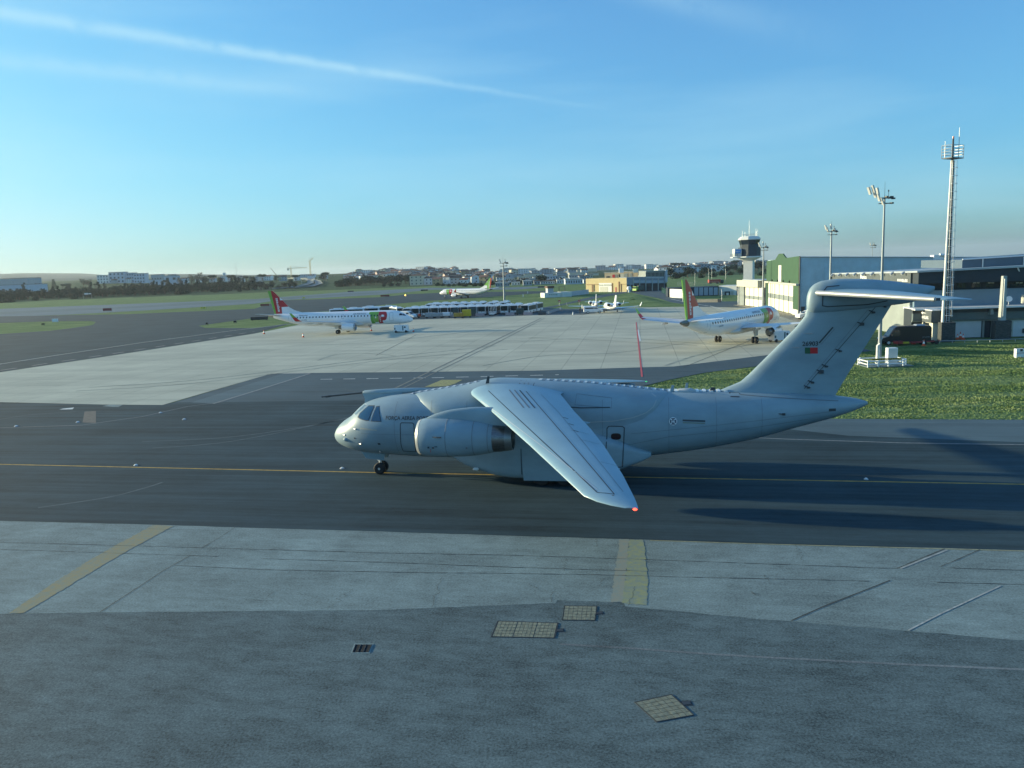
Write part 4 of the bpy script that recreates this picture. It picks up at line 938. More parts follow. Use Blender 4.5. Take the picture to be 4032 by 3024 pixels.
def airliner(pose, label, reg, side, group, lettering=True, fin_style=0):
    x, y, a, sc = pose
    t = thing('passenger_jet', label, 'airliner', (x, y, 0), a, group, sc)
    AF.build('fuselage', M_lw, t, .5, x1=-34.6, k=40)
    AF.build('tail_cone', M_apu, t, .3, x0=-34.6, k=40)
    b = MB(); b.disc((-36.1, 0, 4.45), (1, 0, 0), .14, .06, 14); b.build('exhaust_port', M_black, t)
    # belly fairing
    B = Fus([(-11, 2.1, 1.9, .2), (-12.5, 2.5, 1.55, 1.2), (-14, 2.6, 1.42, 1.6), (-18.5, 2.6, 1.42, 1.6), (-20.5, 2.4, 1.6, 1.2), (-22, 2.1, 1.9, .2)], 2.4); B.build('belly_fairing', M_lb, t, .5, k=28)
    # fin tiles
    def ft(z): return float(np.interp(z, [4.7, 4.95, 5.6, 6.4, 8.2, 10.3], [-25.6, -27.3, -29.3, -30.6, -32.3, -34.45])), float(np.interp(z, [4.7, 10.3], [-34.4, -35.7]))
    def tile(P): b_.slab((0, 0, 0), (1, 0, 0), (0, 0, 1), (0, 1, 0), P, -.08, .08)
    def col(z, u): l_, t_ = ft(z); return (t_+(l_-t_)*u, z)
    zs = [4.75, 4.95, 5.6, 6.4, 7.2, 8.2, 9.2, 10.3]
    b_ = MB(); tile([(-34.4, 4.7), (-33.1, 4.7), (-33.1-1.1*.5/5.6, 5.2), (-34.25, 10.3), (-35.7, 10.3)] if False else [(-34.4, 4.75), (-34.05, 4.75), (-34.10, 5.5), (-34.95, 10.3), (-35.75, 10.3)]); fin_ = b_.build('rudder_strip', M_red if fin_style else M_green, t)
    def le(z): return ft(z)[0]
    b_ = MB(); tile([(-34.05, 4.75), (-32.45, 4.75), (-32.50, 6.45), (-30.75, 6.5), (le(8.05), 8.05), (-32.75, 8.05), (-32.8, 8.75), (le(8.95), 8.95), (-34.45, 10.3), (-34.95, 10.3), (-34.10, 5.5)])
    b_.build('fin_emblem', M_green if fin_style else M_red, t)
    b_ = MB(); tile([(-32.45, 4.75), (-25.9, 4.75), (-27.3, 4.98), (-29.3, 5.62), (-30.6, 6.35), (-30.75, 6.5), (-32.50, 6.45)]); tile([(-32.75, 8.05), (le(8.05), 8.05), (le(8.95), 8.95), (-32.8, 8.75)])
    b_.build('tail_fin', M_lw, t)
    class Flat:
        def y(s, X, z): return .085
    for s in ((1, -1)):
        d = -1 if s > 0 else 1
        V, F_ = text2d('express', 1.05, .02)
        w = max(v[0] for v in V); k = 3.25/w
        # reads upwards
        X0 = -33.0 if s < 0 else -33.95
        P = [(X0+(-d*0 + (-1 if s < 0 else 1)*v[1]*.95), 5.35+v[0]*k) for v in V]
        b = MB(); b.add([(x_-( .12*(z_-5.3)), s*.095, z_) for x_, z_ in P], F_); b.build('fin_lettering', M_white, t)
    # wings
    for s in (1, -1):
        K = [(-11.8, s*.6, 2.35, 7.0, .13, 0), (-13.3, s*1.6, 2.42, 5.7, .13, 0), (-15.9, s*5.0, 2.75, 3.7, .115, 0), (-20.2, s*13.0, 3.65, 1.75, .10, 0), (-20.8, s*13.6, 3.75, 1.5, .09, s*.4)]
        wg = wing([(p[0], p[1], p[2], p[3], p[4], 0) for p in K], 12).build('wing', M_wgrey, t, smooth=True, ang=50)
        b = MB(); rings = []
        for X, y_, z, c in ((-20.8, 13.6, 3.75, 1.5), (-21.3, 13.95, 4.1, 1.2), (-21.9, 14.15, 4.7, .9), (-22.3, 14.25, 5.1, .65)):
            rings.append([(X+p, s*(y_-q*.8), z+q*.3) for p, q in foil(c, .09, 8)])
        b.loft(rings[:3]); wl2 = b.build('winglet', M_red, t, smooth=True, ang=50)
        b = MB(); rings = []
        for X, y_, z, c in ((-21.9, 14.15, 4.7, .9), (-22.35, 14.25, 5.15, .7), (-22.8, 14.33, 5.6, .5)):
            rings.append([(X+p, s*(y_-q*.8), z+q*.3) for p, q in foil(c, .09, 8)])
        b.loft(rings); b.build('winglet_tip', M_green, wl2, smooth=True, ang=50)
        for ya in (4.0, 7.5, 10.5):
            z = 2.75+(ya-5)*.1125-.2; xt = -19.6-(ya-5)*.3
            b = MB(); b.loft([[(xt+dx, s*ya+r_*.7*math.cos(q), z-.12+r_*math.sin(q)) for q in np.linspace(0, 2*math.pi, 10, endpoint=False)] for dx, r_ in ((1.8, .03), (1.2, .18), (.3, .16), (-.6, .03))]); b.build('flap_track_fairing', M_lb, wg, smooth=True)
        # tailplane
        wing([(-32.0, s*.3, 4.5, 2.9, .09, 0), (-34.9, s*6.0, 5.15, 1.3, .09, 0)], 10).build('tailplane', M_wgrey, t, smooth=True, ang=50)
        # engine
        EY = s*4.6; en = bpy.data.objects.new('engine', None); COL.objects.link(en); en.parent = t
        rg = lambda X, r_, zc=1.62: [(X, EY+r_*math.cos(2*math.pi*i/28), zc+r_*math.sin(2*math.pi*i/28)) for i in range(28)]
        b = MB(); b.loft([rg(X, r_) for X, r_ in ((-12.35, .66), (-12.2, .72), (-12.3, .80), (-13.0, .87), (-14.2, .86), (-15.4, .74))], cap=False); b.build('cowling', M_lw, en, smooth=True, ang=70)
        b = MB(); b.loft([rg(X, r_) for X, r_ in ((-12.32, .668), (-12.19, .725), (-12.29, .81), (-12.5, .835))], cap=False); b.build('intake_lip', M_steel, en, smooth=True, ang=80)
        b = MB(); b.disc((-12.9, EY, 1.62), (1, 0, 0), .67, .02, 24); b.disc((-15.1, EY, 1.62), (1, 0, 0), .74, .02, 24); b.build('fan', M_black, en)
        b = MB(); b.loft([rg(X, r_, 1.6) for X, r_ in ((-15.0, .55), (-15.8, .48), (-16.3, .34), (-16.3, .26))]); b.build('exhaust', M_apu, en, smooth=True)
        b = MB(); b.slab((0, EY, 0), (1, 0, 0), (0, 0, 1), (0, 1, 0), [(-13.0, 2.45), (-15.5, 2.85), (-19.0, 2.7), (-17.0, 2.25), (-14.5, 2.2)], -.13, .13); b.build('pylon', M_lw, t)
        # main gear
        for dy in (-.27, .27): wheel(t, (-17.3, s*2.97+dy, .50), .50, .34)
        b = MB(); b.tube([(-17.3, s*2.97, .5), (-17.1, s*2.9, 2.4)], .12, 8); b.tube([(-17.3, s*2.97, 1.0), (-16.2, s*2.2, 2.2)], .06, 6); b.tube([(-17.3, s*2.7, .5), (-17.3, s*3.25, .5)], .08, 8); b.build('main_gear_strut', M_steel, t)
        b = MB(); b.b2(-17.9, -16.7, s*3.2-.02, s*3.2+.02, 1.15, 2.1); b.build('gear_door', M_lb, t)
    for dy in (-.2, .2): wheel(t, (-3.4, dy, .32), .32, .2)
    b = MB(); b.tube([(-3.4, 0, .32), (-3.3, 0, 2.0)], .08, 8); b.build('nose_gear_strut', M_steel, t)
    for s in (1, -1):
        wp = []
        for i in range(27):
            X = -8.0 - i*.80
            if X < -29.3: break
            wp.append([(X+math.copysign(abs(math.cos(q))**.7, math.cos(q))*.14, 3.93+math.copysign(abs(math.sin(q))**.7, math.sin(q))*.19) for q in np.linspace(0, 6.2832, 10, endpoint=False)])
        for w in wp: decal('cabin_window', AF, s, [w], M_win, t, .03, .5)
        for X in (-4.7, -29.9):
            D = [(X-.42, 2.65), (X-.42, 4.35), (X-.3, 4.5), (X+.3, 4.5), (X+.42, 4.35), (X+.42, 2.65)]
            decal('door_outline', AF, s, stroke(densify(D, .4), .05, True), M_grey, t, .02, .6)
        decal('door_outline', AF, s, stroke(densify([(-16.85, 3.45), (-16.85, 4.3), (-16.35, 4.3), (-16.35, 3.45)], .4), .04, True), M_grey, t, .02, .6)
        decal('cockpit_window', AF, s, [[(-2.15, 3.82), (-2.35, 4.22), (-2.8, 4.30), (-2.9, 3.86)]], M_win, t, .02, .2)
        decal('cockpit_window', AF, s, [[(-1.35, 3.68), (-1.98, 4.12), (-2.28, 4.20), (-2.08, 3.80)]], M_win, t, .02, .2)
        # emblem: green T and A, red P
        LG, DG = M_green, mat('livery_mid_green', (.10, .32, .05), .35)
        d = lambda P: [(x_*1.0, z_) for x_, z_ in P]
        if s < 0: mx = lambda u: -10.15+u            # nose to the right: reads left to right with X
        else: mx = lambda u: -5.55-u
        def Q(P): return [(mx(u), 2.10+v) for u, v in P]
        decal('emblem_bar', AF, s, [Q([(0, 2.15), (.06, 2.68), (2.35, 2.68), (2.35, 2.15)])], LG, t, .020, .3)
        decal('emblem_stem', AF, s, [Q([(.55, 0), (.42, 1.2), (.36, 2.15), (1.0, 2.15), (1.02, 1.0), (1.15, 0)])], DG, t, .022, .3)
        decal('emblem_stem', AF, s, [Q([(1.15, 0), (1.02, 1.0), (1.0, 2.15), (1.35, 2.15), (1.30, 1.0), (1.42, 0)])], LG, t, .024, .3)
        decal('emblem_letter', AF, s, [Q([(1.42, .35), (1.30, 1.0), (1.35, 2.15), (2.35, 2.15), (2.35, 0), (2.30, 0), (2.30, .35)])], DG if fin_style else mat('livery_leaf_green', (.20, .36, .06), .35), t, .026, .3)
        decal('emblem_notch', AF, s, [Q([(1.50, 1.25), (1.68, 1.8), (1.85, 1.25)]), Q([(1.45, 0), (1.52, .34), (2.25, .34), (2.25, 0)])], M_lw, t, .030, .3)
        bowl = [(2.38, 0), (2.38, 2.68), (3.9, 2.68), (4.25, 2.5), (4.45, 2.05), (4.48, 1.6), (4.3, 1.05), (3.95, .72), (3.3, .66), (3.3, 0)]
        decal('emblem_letter', AF, s, [Q(bowl)], M_red, t, .026, .3)
        decal('emblem_notch', AF, s, [Q([(3.05, 1.55), (3.1, 2.0), (3.35, 2.05), (3.45, 1.95), (3.7, 2.0), (3.78, 1.55)])], M_lw, t, .036, .3)
        if lettering:
            V, F_ = text2d('express', .5, .008); w = max(v[0] for v in V); k = 1.5/w; dd = 1 if s < 0 else -1
            P = [(mx(2.85)-dd*v[1]*.8, 2.45+v[0]*k) for v in V]; b = MB(); b.add([(x_, s*(AF.y(x_, z_)+.04), z_) for x_, z_ in P], F_); b.build('emblem_lettering', M_white, t)
            text_decal('fuselage_lettering', AF, s, 'AIR PORTUGAL', -14.1 if s < 0 else -10.9, 4.30, .42, M_grey, t, .03, 3.3, .012, .25)
            text_decal('web_lettering', AF, s, 'flytap.com', -27.6 if s < 0 else -25.4, 4.32, .36, M_grey, t, .03, 2.2, .01, .25)
            text_decal('registration', AF, s, reg, -27.0 if s < 0 else -25.4, 3.2, .34, M_grey, t, .03, 1.5, .012)
    return t
airliner((-21.8, 175.8, -.2011, .98), 'white passenger jet with green and red tail parked side-on left of the bus rows', 'CS-TPU', -1, 'airliners with a green and red tail', )
airliner((48.0, 139.6, .890, 1.045), 'white passenger jet seen from behind, its metal tail cone pointing towards us', 'CS-TPY', -1, 'airliners with a green and red tail')
airliner((-34.2, 388.0, math.pi-.60, .90), 'distant white passenger jet taxiing beyond the parked buses', 'CS-TTA', 1, 'airliners with a green and red tail', lettering=False, fin_style=1)
# ================================================================== BUSES
M_busw = mat('bus_white', (.72, .73, .74), .4); M_busd = mat('bus_dark', (.008, .024, .028), .4, spec=.25); M_busg = mat('bus_teal', (.03, .10, .09), .5)
def make_bus(L=12.0, label='', z=0, art=False, group='airport buses parked side by side', face='white'):
    t = thing('airport_bus', label, 'bus', (0, 0, 0), 0, group, .94)
    # local +X is the front
    b = MB(); prof = [(-1.22, .35), (-1.25, 1.2), (-1.25, 2.6), (-1.1, 2.82), (1.1, 2.82), (1.25, 2.6), (1.25, 1.2), (1.22, .35)]
    b.loft([[(X, y_*k, .35+(z_-.35)*q) for y_, z_ in prof] for X, k, q in ((0, .96, .97), (-.12, 1, 1), (-L+.1, 1, 1), (-L, .97, .98))]); body = b.build('body', M_busw, t, smooth=False)
    for s in (1, -1):
        b = MB(); b.b2(-.6, -L+.4, s*1.245, s*1.268, 1.15, 2.5); b.build('side_window', M_busd, t)
        b = MB(); b.b2(-.3, -1.2, s*1.25, s*1.275, .5, 2.45); b.b2(-L*.45, -L*.45-1.3, s*1.25, s*1.275, .5, 2.45); b.build('door', M_glass, t) if False else None
        for X in (-2.4, -L+3.0):
            b = MB(); b.disc((X, s*1.13, .46), (0, 1, 0), .46, .26, 16); w = b.build('wheel', M_black, t)
            b = MB(); b.disc((X, s*1.13, .46), (0, 1, 0), .22, .30, 12); b.build('hub', M_hub, w)
    b = MB(); b.slab((.0, 0, 0), (0, 1, 0), (0, 0, 1), (1, 0, 0), [(-1.08, 1.15), (-1.12, 2.45), (-1.0, 2.62), (1.0, 2.62), (1.12, 2.45), (1.08, 1.15)], .0, .03); b.build('windscreen', M_busd, t)
    b = MB(); b.b2(.0, .03, -1.0, 1.0, .38, .60); b.build('bumper', mat('bus_grey', (.12, .13, .14), .6), t)
    for s in (1, -1):
        b = MB(); b.box((.02, s*.88, .82), (.05, .34, .16)); b.build('headlight', M_hub, t)
        b = MB(); b.tube([(-.05, s*1.2, 2.55), (.35, s*1.42, 2.45), (.35, s*1.45, 1.95)], .05, 6); b.build('mirror', M_dk, t)
    b = MB(); b.box((.03, 0, 1.0), (.02, .28, .16)); b.build('badge', M_dk, t)
    b = MB(); b.box((-2.6, 0, 2.93), (2.2, 1.7, .24), taper=.82); b.build('roof_unit', M_busw, t)
    b = MB(); b.box((-L+2.4, 0, 2.93), (2.6, 1.8, .28), taper=.82); b.build('roof_unit', M_busw if not art else M_dk, t)
    return t
bus0 = make_bus(12.0, 'x'); bus0_used = False
def place_bus(px, py, lab, ang=None, proto=None):
    global bus0_used
    if proto is None:
        if not bus0_used: o = bus0; bus0_used = True
        else: o = copy_tree(bus0)
    else: o = proto
    p = G(px, py); o.location = (p.x, p.y, .006)
    o.rotation_euler = (0, 0, R(-99.5) if ang is None else ang)
    o['label'] = lab
    return o
ords = ['first', 'second', 'third', 'fourth', 'fifth', 'sixth', 'seventh', 'eighth', 'ninth', 'tenth', 'eleventh', 'twelfth', 'thirteenth']
fronts = [1602+0, 1637, 1674, 1712, 1749, 1790, 1828, 1862, 1897, 1939, 1986, 2024]
for i, px in enumerate(fronts):
    place_bus(px, 1251-(px-1602)*.028-2, f'{ords[i]} white bus from the left in the front row, facing the apron')
for i, px in enumerate([1690, 1728, 1765, 1803, 1842, 1880, 1930, 1975]):
    p = G(px, 1222-(px-1690)*.018); place_bus(px, 1229.5-(px-1690)*.022, f'{ords[i]} white bus from the left in the rear row, only its roof showing')
al = make_bus(9.0, 'white articulated bus at the right end of the row, its long dark side showing'); al['group'] = 'airport buses parked side by side'
p = G(2066, 1237); al.location = (p.x, p.y, .006); al.rotation_euler = (0, 0, R(-108))
tr = MB(); tr.b2(-9.2, -9.9, -1.15, 1.15, .5, 2.75); tr.build('bellows', M_dk, al)
tr = MB(); tr.b2(-10, -17, -1.25, 1.25, .35, 2.82); bo = tr.build('rear_body', M_busw, al)
for s in (1, -1):
    b = MB(); b.b2(-10.2, -16.8, s*1.245, s*1.268, 1.15, 2.5); b.build('side_window', M_busd, al)
    b = MB(); b.disc((-14, s*1.13, .46), (0, 1, 0), .46, .26, 16); b.build('wheel', M_black, al)
b = MB(); b.box((-13, 0, 2.93), (2.6, 1.8, .28), taper=.82); b.build('roof_unit', M_busw, al)
for i, (px, py, a, l) in enumerate([(1500, 1242, R(-8), 'white bus standing side-on behind the parked jet, left of the other'), (1560, 1236, R(-12), 'white bus standing side-on behind the jet nose, half hidden'), (1440, 1246, R(-5), 'white bus seen low behind the jet roof at the far left of the rows'),
                                 (1578, 1246, R(-70), 'white bus turned half towards us at the left end of the front row')]):
    place_bus(px, py, l, a)
# ================================================================== VANS, CARTS AND GROUND EQUIPMENT
def van(label, cat, L, H, W_, body, loc, rz, wins='front', group=None, scale=1.0, plate=None, name='parked_van'):
    t = thing(name, label, cat, loc, rz, group, scale)
    hh = H
    prof = [(0, .42), (0.02, .82), (-.12, 1.08), (-.95, 1.28), (-1.75, hh*.92), (-2.2, hh), (-L+.2, hh*.985), (-L, hh*.9), (-L, .42)]
    b = MB(); b.loft([[(x, y_, z) for x, z in prof] for y_ in (-W_/2,)] + [[(x, y_, z) for x, z in prof] for y_ in (W_/2,)])
    rings = []
    for y_, k in ((-W_/2, .94), (-W_/2+.12, 1.0), (W_/2-.12, 1.0), (W_/2, .94)): rings.append([(x, y_, .42+(z-.42)*(k if z > 1.3 else 1)) for x, z in prof])
    b = MB(); b.loft(rings); b.build('body', body, t)
    b = MB(); b.slab((0, 0, 0), (0, 1, 0), (-.80, 0, hh*.92-1.28), (1.0, 0, .7), [(-W_/2+.2, .06), (W_/2-.2, .06), (W_/2-.25, .95), (-W_/2+.25, .95)], 0, .02) if False else b.add([(-1.0, -W_/2+.16, 1.33), (-1.0, W_/2-.16, 1.33), (-1.72, W_/2-.2, hh*.89), (-1.72, -W_/2+.2, hh*.89)], [(0, 1, 2, 3)])
    b = MB(); e = .03; b.add([(-1.0+e, -W_/2+.16, 1.33+e), (-1.0+e, W_/2-.16, 1.33+e), (-1.72+e, W_/2-.2, hh*.89+e), (-1.72+e, -W_/2+.2, hh*.89+e), (-1.05, -W_/2+.16, 1.28), (-1.05, W_/2-.16, 1.28), (-1.77, W_/2-.2, hh*.86), (-1.77, -W_/2+.2, hh*.86)], [(0, 1, 2, 3), (4, 5, 6, 7), (0, 1, 5, 4), (2, 3, 7, 6)]); b.build('windscreen', M_glass, t)
    for s in (1, -1):
        P = [(-1.25, 1.30), (-1.72, hh*.80), (-2.5, hh*.80), (-2.5, 1.30)]
        b = MB(); b.slab((0, s*(W_/2-.01), 0), (1, 0, 0), (0, 0, 1), (0, s, 0), P, 0, .03); b.build('side_window', M_glass, t)
        if wins == 'all':
            b = MB(); b.slab((0, s*(W_/2-.01), 0), (1, 0, 0), (0, 0, 1), (0, s, 0), [(-2.6, 1.28), (-2.6, hh*.82), (-L+.35, hh*.82), (-L+.35, 1.28)], 0, .03); b.build('side_window', M_glass, t)
        for X in (-.95, -L+1.1):
            b = MB(); b.disc((X, s*(W_/2-.12), .36), (0, 1, 0), .36, .24, 18); w = b.build('wheel', M_black, t)
            b = MB(); b.disc((X, s*(W_/2-.12), .36), (0, 1, 0), .22, .27, 14); b.build('rim', M_hub, w)
        b = MB(); b.loft([[(-.08+dx, s*(W_/2-.36+math.cos(q)*.26), .93+math.sin(q)*.12) for q in np.linspace(0, 6.28, 10, endpoint=False)] for dx in (-.08, .09)]); b.build('headlight', mat('lamp_lens', (.7, .74, .76), .15), t)
        b = MB(); b.box((-L-.0, s*(W_/2-.1), 1.2), (.06, .12, .5)); b.build('tail_light', mat('tail_lamp', (.5, .02, .02), .3), t)
        b = MB(); b.box((-1.35, s*(W_/2+.16), 1.42), (.12, .26, .32)); b.build('mirror', M_dk if body is not M_white else M_white, t)
    return t
M_vblack = mat('black_car_paint', (.012, .013, .02), .3, coat=.2)
a = G(3474, 1360); c_ = G(3668, 1358)
bv = van('large black high-roof van parked beside the grey pavilion at the grass edge', 'van', 7.0, 2.75, 2.0, M_vblack, (a.x, a.y+.9, .012), R(180-4), plate=1)
b = MB(); b.box((-5.6, 0, 2.80), (1.3, 1.2, .18), taper=.8); b.build('roof_unit', M_steel, bv)
text_plane('registration', '37-OT9', (-6.65+.0, 1.02, .95), (1, 0, 0), (0, 0, 1), (0, 1, 0), .28, M_grey, bv, width=1.0) if False else text_plane('registration', '37-OT9', (-5.7, 1.0, .95), (-1, 0, 0), (0, 0, 1), (0, 1, 0), .28, M_grey, bv, width=1.0, off=.03)
p = G(2260, 1237); van('white van with dark side windows standing behind the two small jets', 'van', 5.3, 2.0, 1.9, M_white, (G(2375, 1233).x, p.y+1.0, .012), 0, 'all')
p = G(3140, 1258); van('small white van parked at the corner of the green hangar', 'van', 4.4, 1.85, 1.8, M_white, (p.x, p.y, .012), R(180+10), 'all')
p = G(1638, 1256); van('white van with sloping windscreen just behind the nose of the parked jet', 'van', 5.4, 2.2, 1.9, M_white, (p.x-.4, p.y+2, .012), R(-25), 'front')
# ground power unit under the jet nose
def gpu(px, py, label, rz):
    p = G(px, py); t = thing('ground_power_unit', label, 'ground power unit', (p.x, p.y, 0.006), rz)
    b = MB(); b.box((0, 0, 1.02), (3.1, 1.5, 1.15)); b.box((0, 0, 1.64), (2.9, 1.35, .10)); b.build('housing', M_lw, t)
    b = MB(); b.box((0, 0, .38), (3.3, 1.5, .14)); b.tube([(1.6, 0, .38), (2.5, 0, .3)], .05, 6); b.build('chassis', M_lw, t)
    for X in (-1.15, 1.15):
        for s in (1, -1):
            b = MB(); b.disc((X, s*.68, .27), (0, 1, 0), .27, .2, 14); b.build('wheel', M_black, t)
    for s in (1, -1):
        b = MB(); b.b2(.35, .6, s*.75, s*.765, .5, 1.55); b.build('panel', mat('panel_teal', (.04, .12, .14), .5), t); b = MB(); b.b2(-1.5, -1.2, s*.75, s*.765, .7, 1.1); b.build('panel', MATS['panel_teal'], t)
        b = MB(); b.disc((.95, s*.76, 1.2), (0, 1, 0), .2, .02, 14); b.build('fan_grille', M_dk, t)
        text_plane('lettering', 'SPOT', (-.9 if s < 0 else .1, s*.755, 1.15), (1 if s < 0 else -1, 0, 0), (0, 0, 1), (0, s, 0), .3, M_grey, t, width=.8, off=.01) if False else None
gpu(1582, 1309, 'white ground power unit on wheels under the nose of the parked jet', R(-6))
gpu(3068, 1345, 'white ground power unit beside the engine of the jet at the hangar', R(20))
# baggage carts, tractors, containers in front of the buses
def cart(px, py, label, col, L=3.0, H=1.5, cover=True, rz=0.0, cat='cart', group='carts in front of the buses', name='baggage_cart'):
    p = G(px, py); t = thing(name, label, cat, (p.x, p.y, .006), rz, group)
    b = MB(); b.box((0, 0, .42), (L, 1.5, .12)); b.tube([(L/2, 0, .4), (L/2+.9, 0, .3)], .04, 6); b.build('deck', M_dk, t)
    for X in (-L*.36, L*.36):
        for s in (1, -1): b = MB(); b.disc((X, s*.65, .22), (0, 1, 0), .22, .16, 12); b.build('wheel', M_black, t)
    if cover:
        b = MB(); prof = [(-.72, .48), (-.72, H*.82), (-.5, H), (.5, H), (.72, H*.82), (.72, .48)]
        b.loft([[(X, y_, z) for y_, z in prof] for X in (-L/2+.05, L/2-.05)]); b.build('cover', col, t)
    else:
        b = MB()
        for X in (-L/2+.1, 0, L/2-.1): b.tube([(X, -.7, .48), (X, -.7, H), (X, .7, H), (X, .7, .48)], .035, 6)
        b.build('rail', col, t)
    return t
M_cgrey = mat('cart_grey', (.28, .31, .33), .6, var=.2, scale=2); M_yel = mat('equipment_yellow', (.50, .38, .015), .5, var=.1, scale=2); M_ddg = mat('tarpaulin_green', (.02, .055, .055), .6)
M_och = mat('equipment_ochre', (.34, .22, .03), .6, var=.2, scale=2)
cart(1636, 1252, 'grey baggage cart at the left end, beside the white van', M_cgrey, 2.6, 1.3, rz=.1)
cart(1664, 1252, 'flat cart loaded with an orange bundle in front of the second bus', M_dk, 3.0, 1.3, cover=False, rz=.0)
o = thing('orange_bundle', 'orange bundle lying on the flat cart', 'bundle', (G(1652, 1252).x, G(1652, 1252).y, .49)); MB().box((0, 0, .35), (.8, .7, .7), .2, taper=.7).build('sack', M_orange, o)
cart(1695, 1253, 'pale covered baggage cart, left one of the joined pair', M_cgrey, 2.9, 1.6, rz=-.05)
cart(1726, 1252, 'pale covered baggage cart, right one of the joined pair', M_cgrey, 2.6, 1.5, rz=-.08)
cart(1756, 1250, 'small white tractor cart with a rounded cover', M_white, 2.4, 1.5, rz=.1)
cart(1806, 1253, 'ochre equipment trailer touching the bright yellow one', M_och, 2.8, 1.5, rz=0)
cart(1838, 1251, 'bright yellow box trailer, tallest of the carts', M_yel, 2.6, 2.3, rz=0, name='equipment_trailer')
cart(1794, 1246, 'dark green covered trailer behind the ochre one', M_ddg, 1.7, 2.3, group='dark covered trailers', name='equipment_trailer'); cart(1863, 1245, 'dark green covered trailer right of the bright yellow one', M_ddg, 1.9, 2.4, group='dark covered trailers', name='equipment_trailer')
cart(2048, 1240, 'dark green box trailer before the last buses', M_ddg, 2.3, 1.9, group='dark covered trailers', name='equipment_trailer')
def stairs(px, py, label, rz):
    p = G(px, py); t = thing('passenger_steps', label, 'passenger steps', (p.x, p.y, .006), rz)
    b = MB(); b.box((0, 0, .5), (3.0, 1.5, .3)); b.build('chassis', M_white, t)
    for X in (-1.0, 1.0):
        for s in (1, -1): b = MB(); b.disc((X, s*.7, .25), (0, 1, 0), .25, .2, 12); b.build('wheel', M_black, t)
    b = MB()
    for i in range(9): b.box((-1.2+i*.28, 0, .8+i*.2), (.3, 1.0, .05))
    b.build('tread', M_steel, t)
    for s in (1, -1): b = MB(); b.tube([(-1.3, s*.5, 1.6), (1.2, s*.5, 3.2)], .04, 6); b.tube([(-1.3, s*.5, .7), (1.2, s*.5, 2.5)], .06, 6); b.build('handrail', M_steel, t)
stairs(1940, 1242, 'mobile passenger steps standing before the fourth bus from the right', R(80))
stairs(1536, 1236, 'mobile passenger steps leaning up behind the parked jet near its nose', R(190))
def barrier(px, py, label, m, L=2.6, H=.85, rz=0.0, grp='low barrier blocks along the bus stand'):
    p = G(px, py); t = thing('barrier_block', label, 'barrier', (p.x, p.y, .006), rz, grp)
    b = MB(); b.loft([[(X, y_, z) for y_, z in ((-.3, 0), (-.3, .25), (-.1, H), (.1, H), (.3, .25), (.3, 0))] for X in (-L/2, L/2)]); b.build('block', m, t)
    b = MB(); b.b2(-L/2+.2, -L/2+.6, -.31, -.29, .0, .12); b.b2(L/2-.6, L/2-.2, -.31, -.29, .0, .12); b.build('slot', M_dk, t)
M_pink = mat('faded_pink', (.36, .28, .29), .7, var=.2, scale=3)
for x, l in ((1782, 'pale barrier block left of the ochre trailer'), (1890, 'pinkish barrier block below the ninth bus'), (2008, 'pinkish barrier block below the gap between the last buses'), (2079, 'pinkish barrier block right of the dark green trailer')): barrier(x, 1243+(2000-x)*.02, l, M_pink if x > 1800 else M_cgrey)
barrier(2134, 1240, 'dark grey barrier block standing alone right of the buses', M_dk, 2.2, .9)
for i in range(9):
    x = 2155+i*6.5; barrier(x, 1238-i*2.2, 'one of the small pale barrier blocks in the slanting line right of the buses', M_cgrey, .7, .75, .9)
# traffic cones
def cone(px, py, label, s=1.0, m=M_orange, z=.006, grp='traffic cones'):
    p = G(px, py); t = thing('traffic_cone', label, 'traffic cone', (p.x, p.y, z), 0, grp, s)
    MB().box((0, 0, .03), (.42, .42, .06)).build('base', m if m is not M_white else M_dk, t)
    MB().tube([(0, 0, .06), (0, 0, .28)], [.17, .13], 14).build('cone', m, t, smooth=True)
    MB().tube([(0, 0, .28), (0, 0, .52)], [.131, .075], 14).build('stripe', M_white, t, smooth=True)
    MB().tube([(0, 0, .52), (0, 0, .75)], [.075, .03], 14).build('tip', m, t, smooth=True)
cone(1040, 1315, 'orange cone near the tail of the side-on jet, at the edge of the dark asphalt', 1.25)
cone(1194, 1328, 'cone standing alone on the apron below the rear of the side-on jet', 1.25, M_orange)
cone(1462, 1303, 'cone under the far engine of the side-on jet', 1.2)
cone(1628, 1306, 'orange cone just in front of the jet nose', 1.1)
cone(2256, 1240, 'white marker cone left of the small jets', 1.2, M_white)
cone(3738, 1336, 'single cone before the white shutter, left of the cone cluster', 1.1)
cone(3770, 1336, 'left cone of the cluster before the white shutter', 1.1); cone(3781, 1333, 'middle and tallest-looking cone of the cluster before the white shutter', 1.4); cone(3792, 1337, 'right cone of the cluster before the white shutter', 1.2)
cone(3598, 1355, 'cone behind the red tow bar beside the black van', 1.2); cone(3637, 1362, 'cone standing in front of the red tow bar at the grass edge', 1.2)
# red tow bar trailer
p = G(3630, 1360); t = thing('tow_bar', 'low red aircraft tow bar on wheels lying in front of the black van', 'tow bar', (p.x+.2, p.y+1.1, .012), R(3)); M_tow = mat('tow_red', (.28, .03, .03), .5)
b = MB(); b.tube([(-3.0, 0, .38), (3.0, 0, .38)], .10, 10); b.tube([(-1.5, -.5, .3), (2.4, -.3, .42)], .06, 8); b.tube([(-1.5, .5, .3), (2.4, .3, .42)], .06, 8); b.build('shaft', M_tow, t)
b = MB(); b.box((-3.1, 0, .45), (1.1, 1.3, .35)); b.build('tow_head', M_tow, t)
for X in (.5, 2.3):
    for s in (1, -1): b = MB(); b.disc((X, s*.5, .28), (0, 1, 0), .28, .18, 14); b.build('wheel', M_black, t)
b = MB(); b.box((-2.4, -.68, .45), (.9, .02, .28)); b.build('warning_board', M_yel, t)
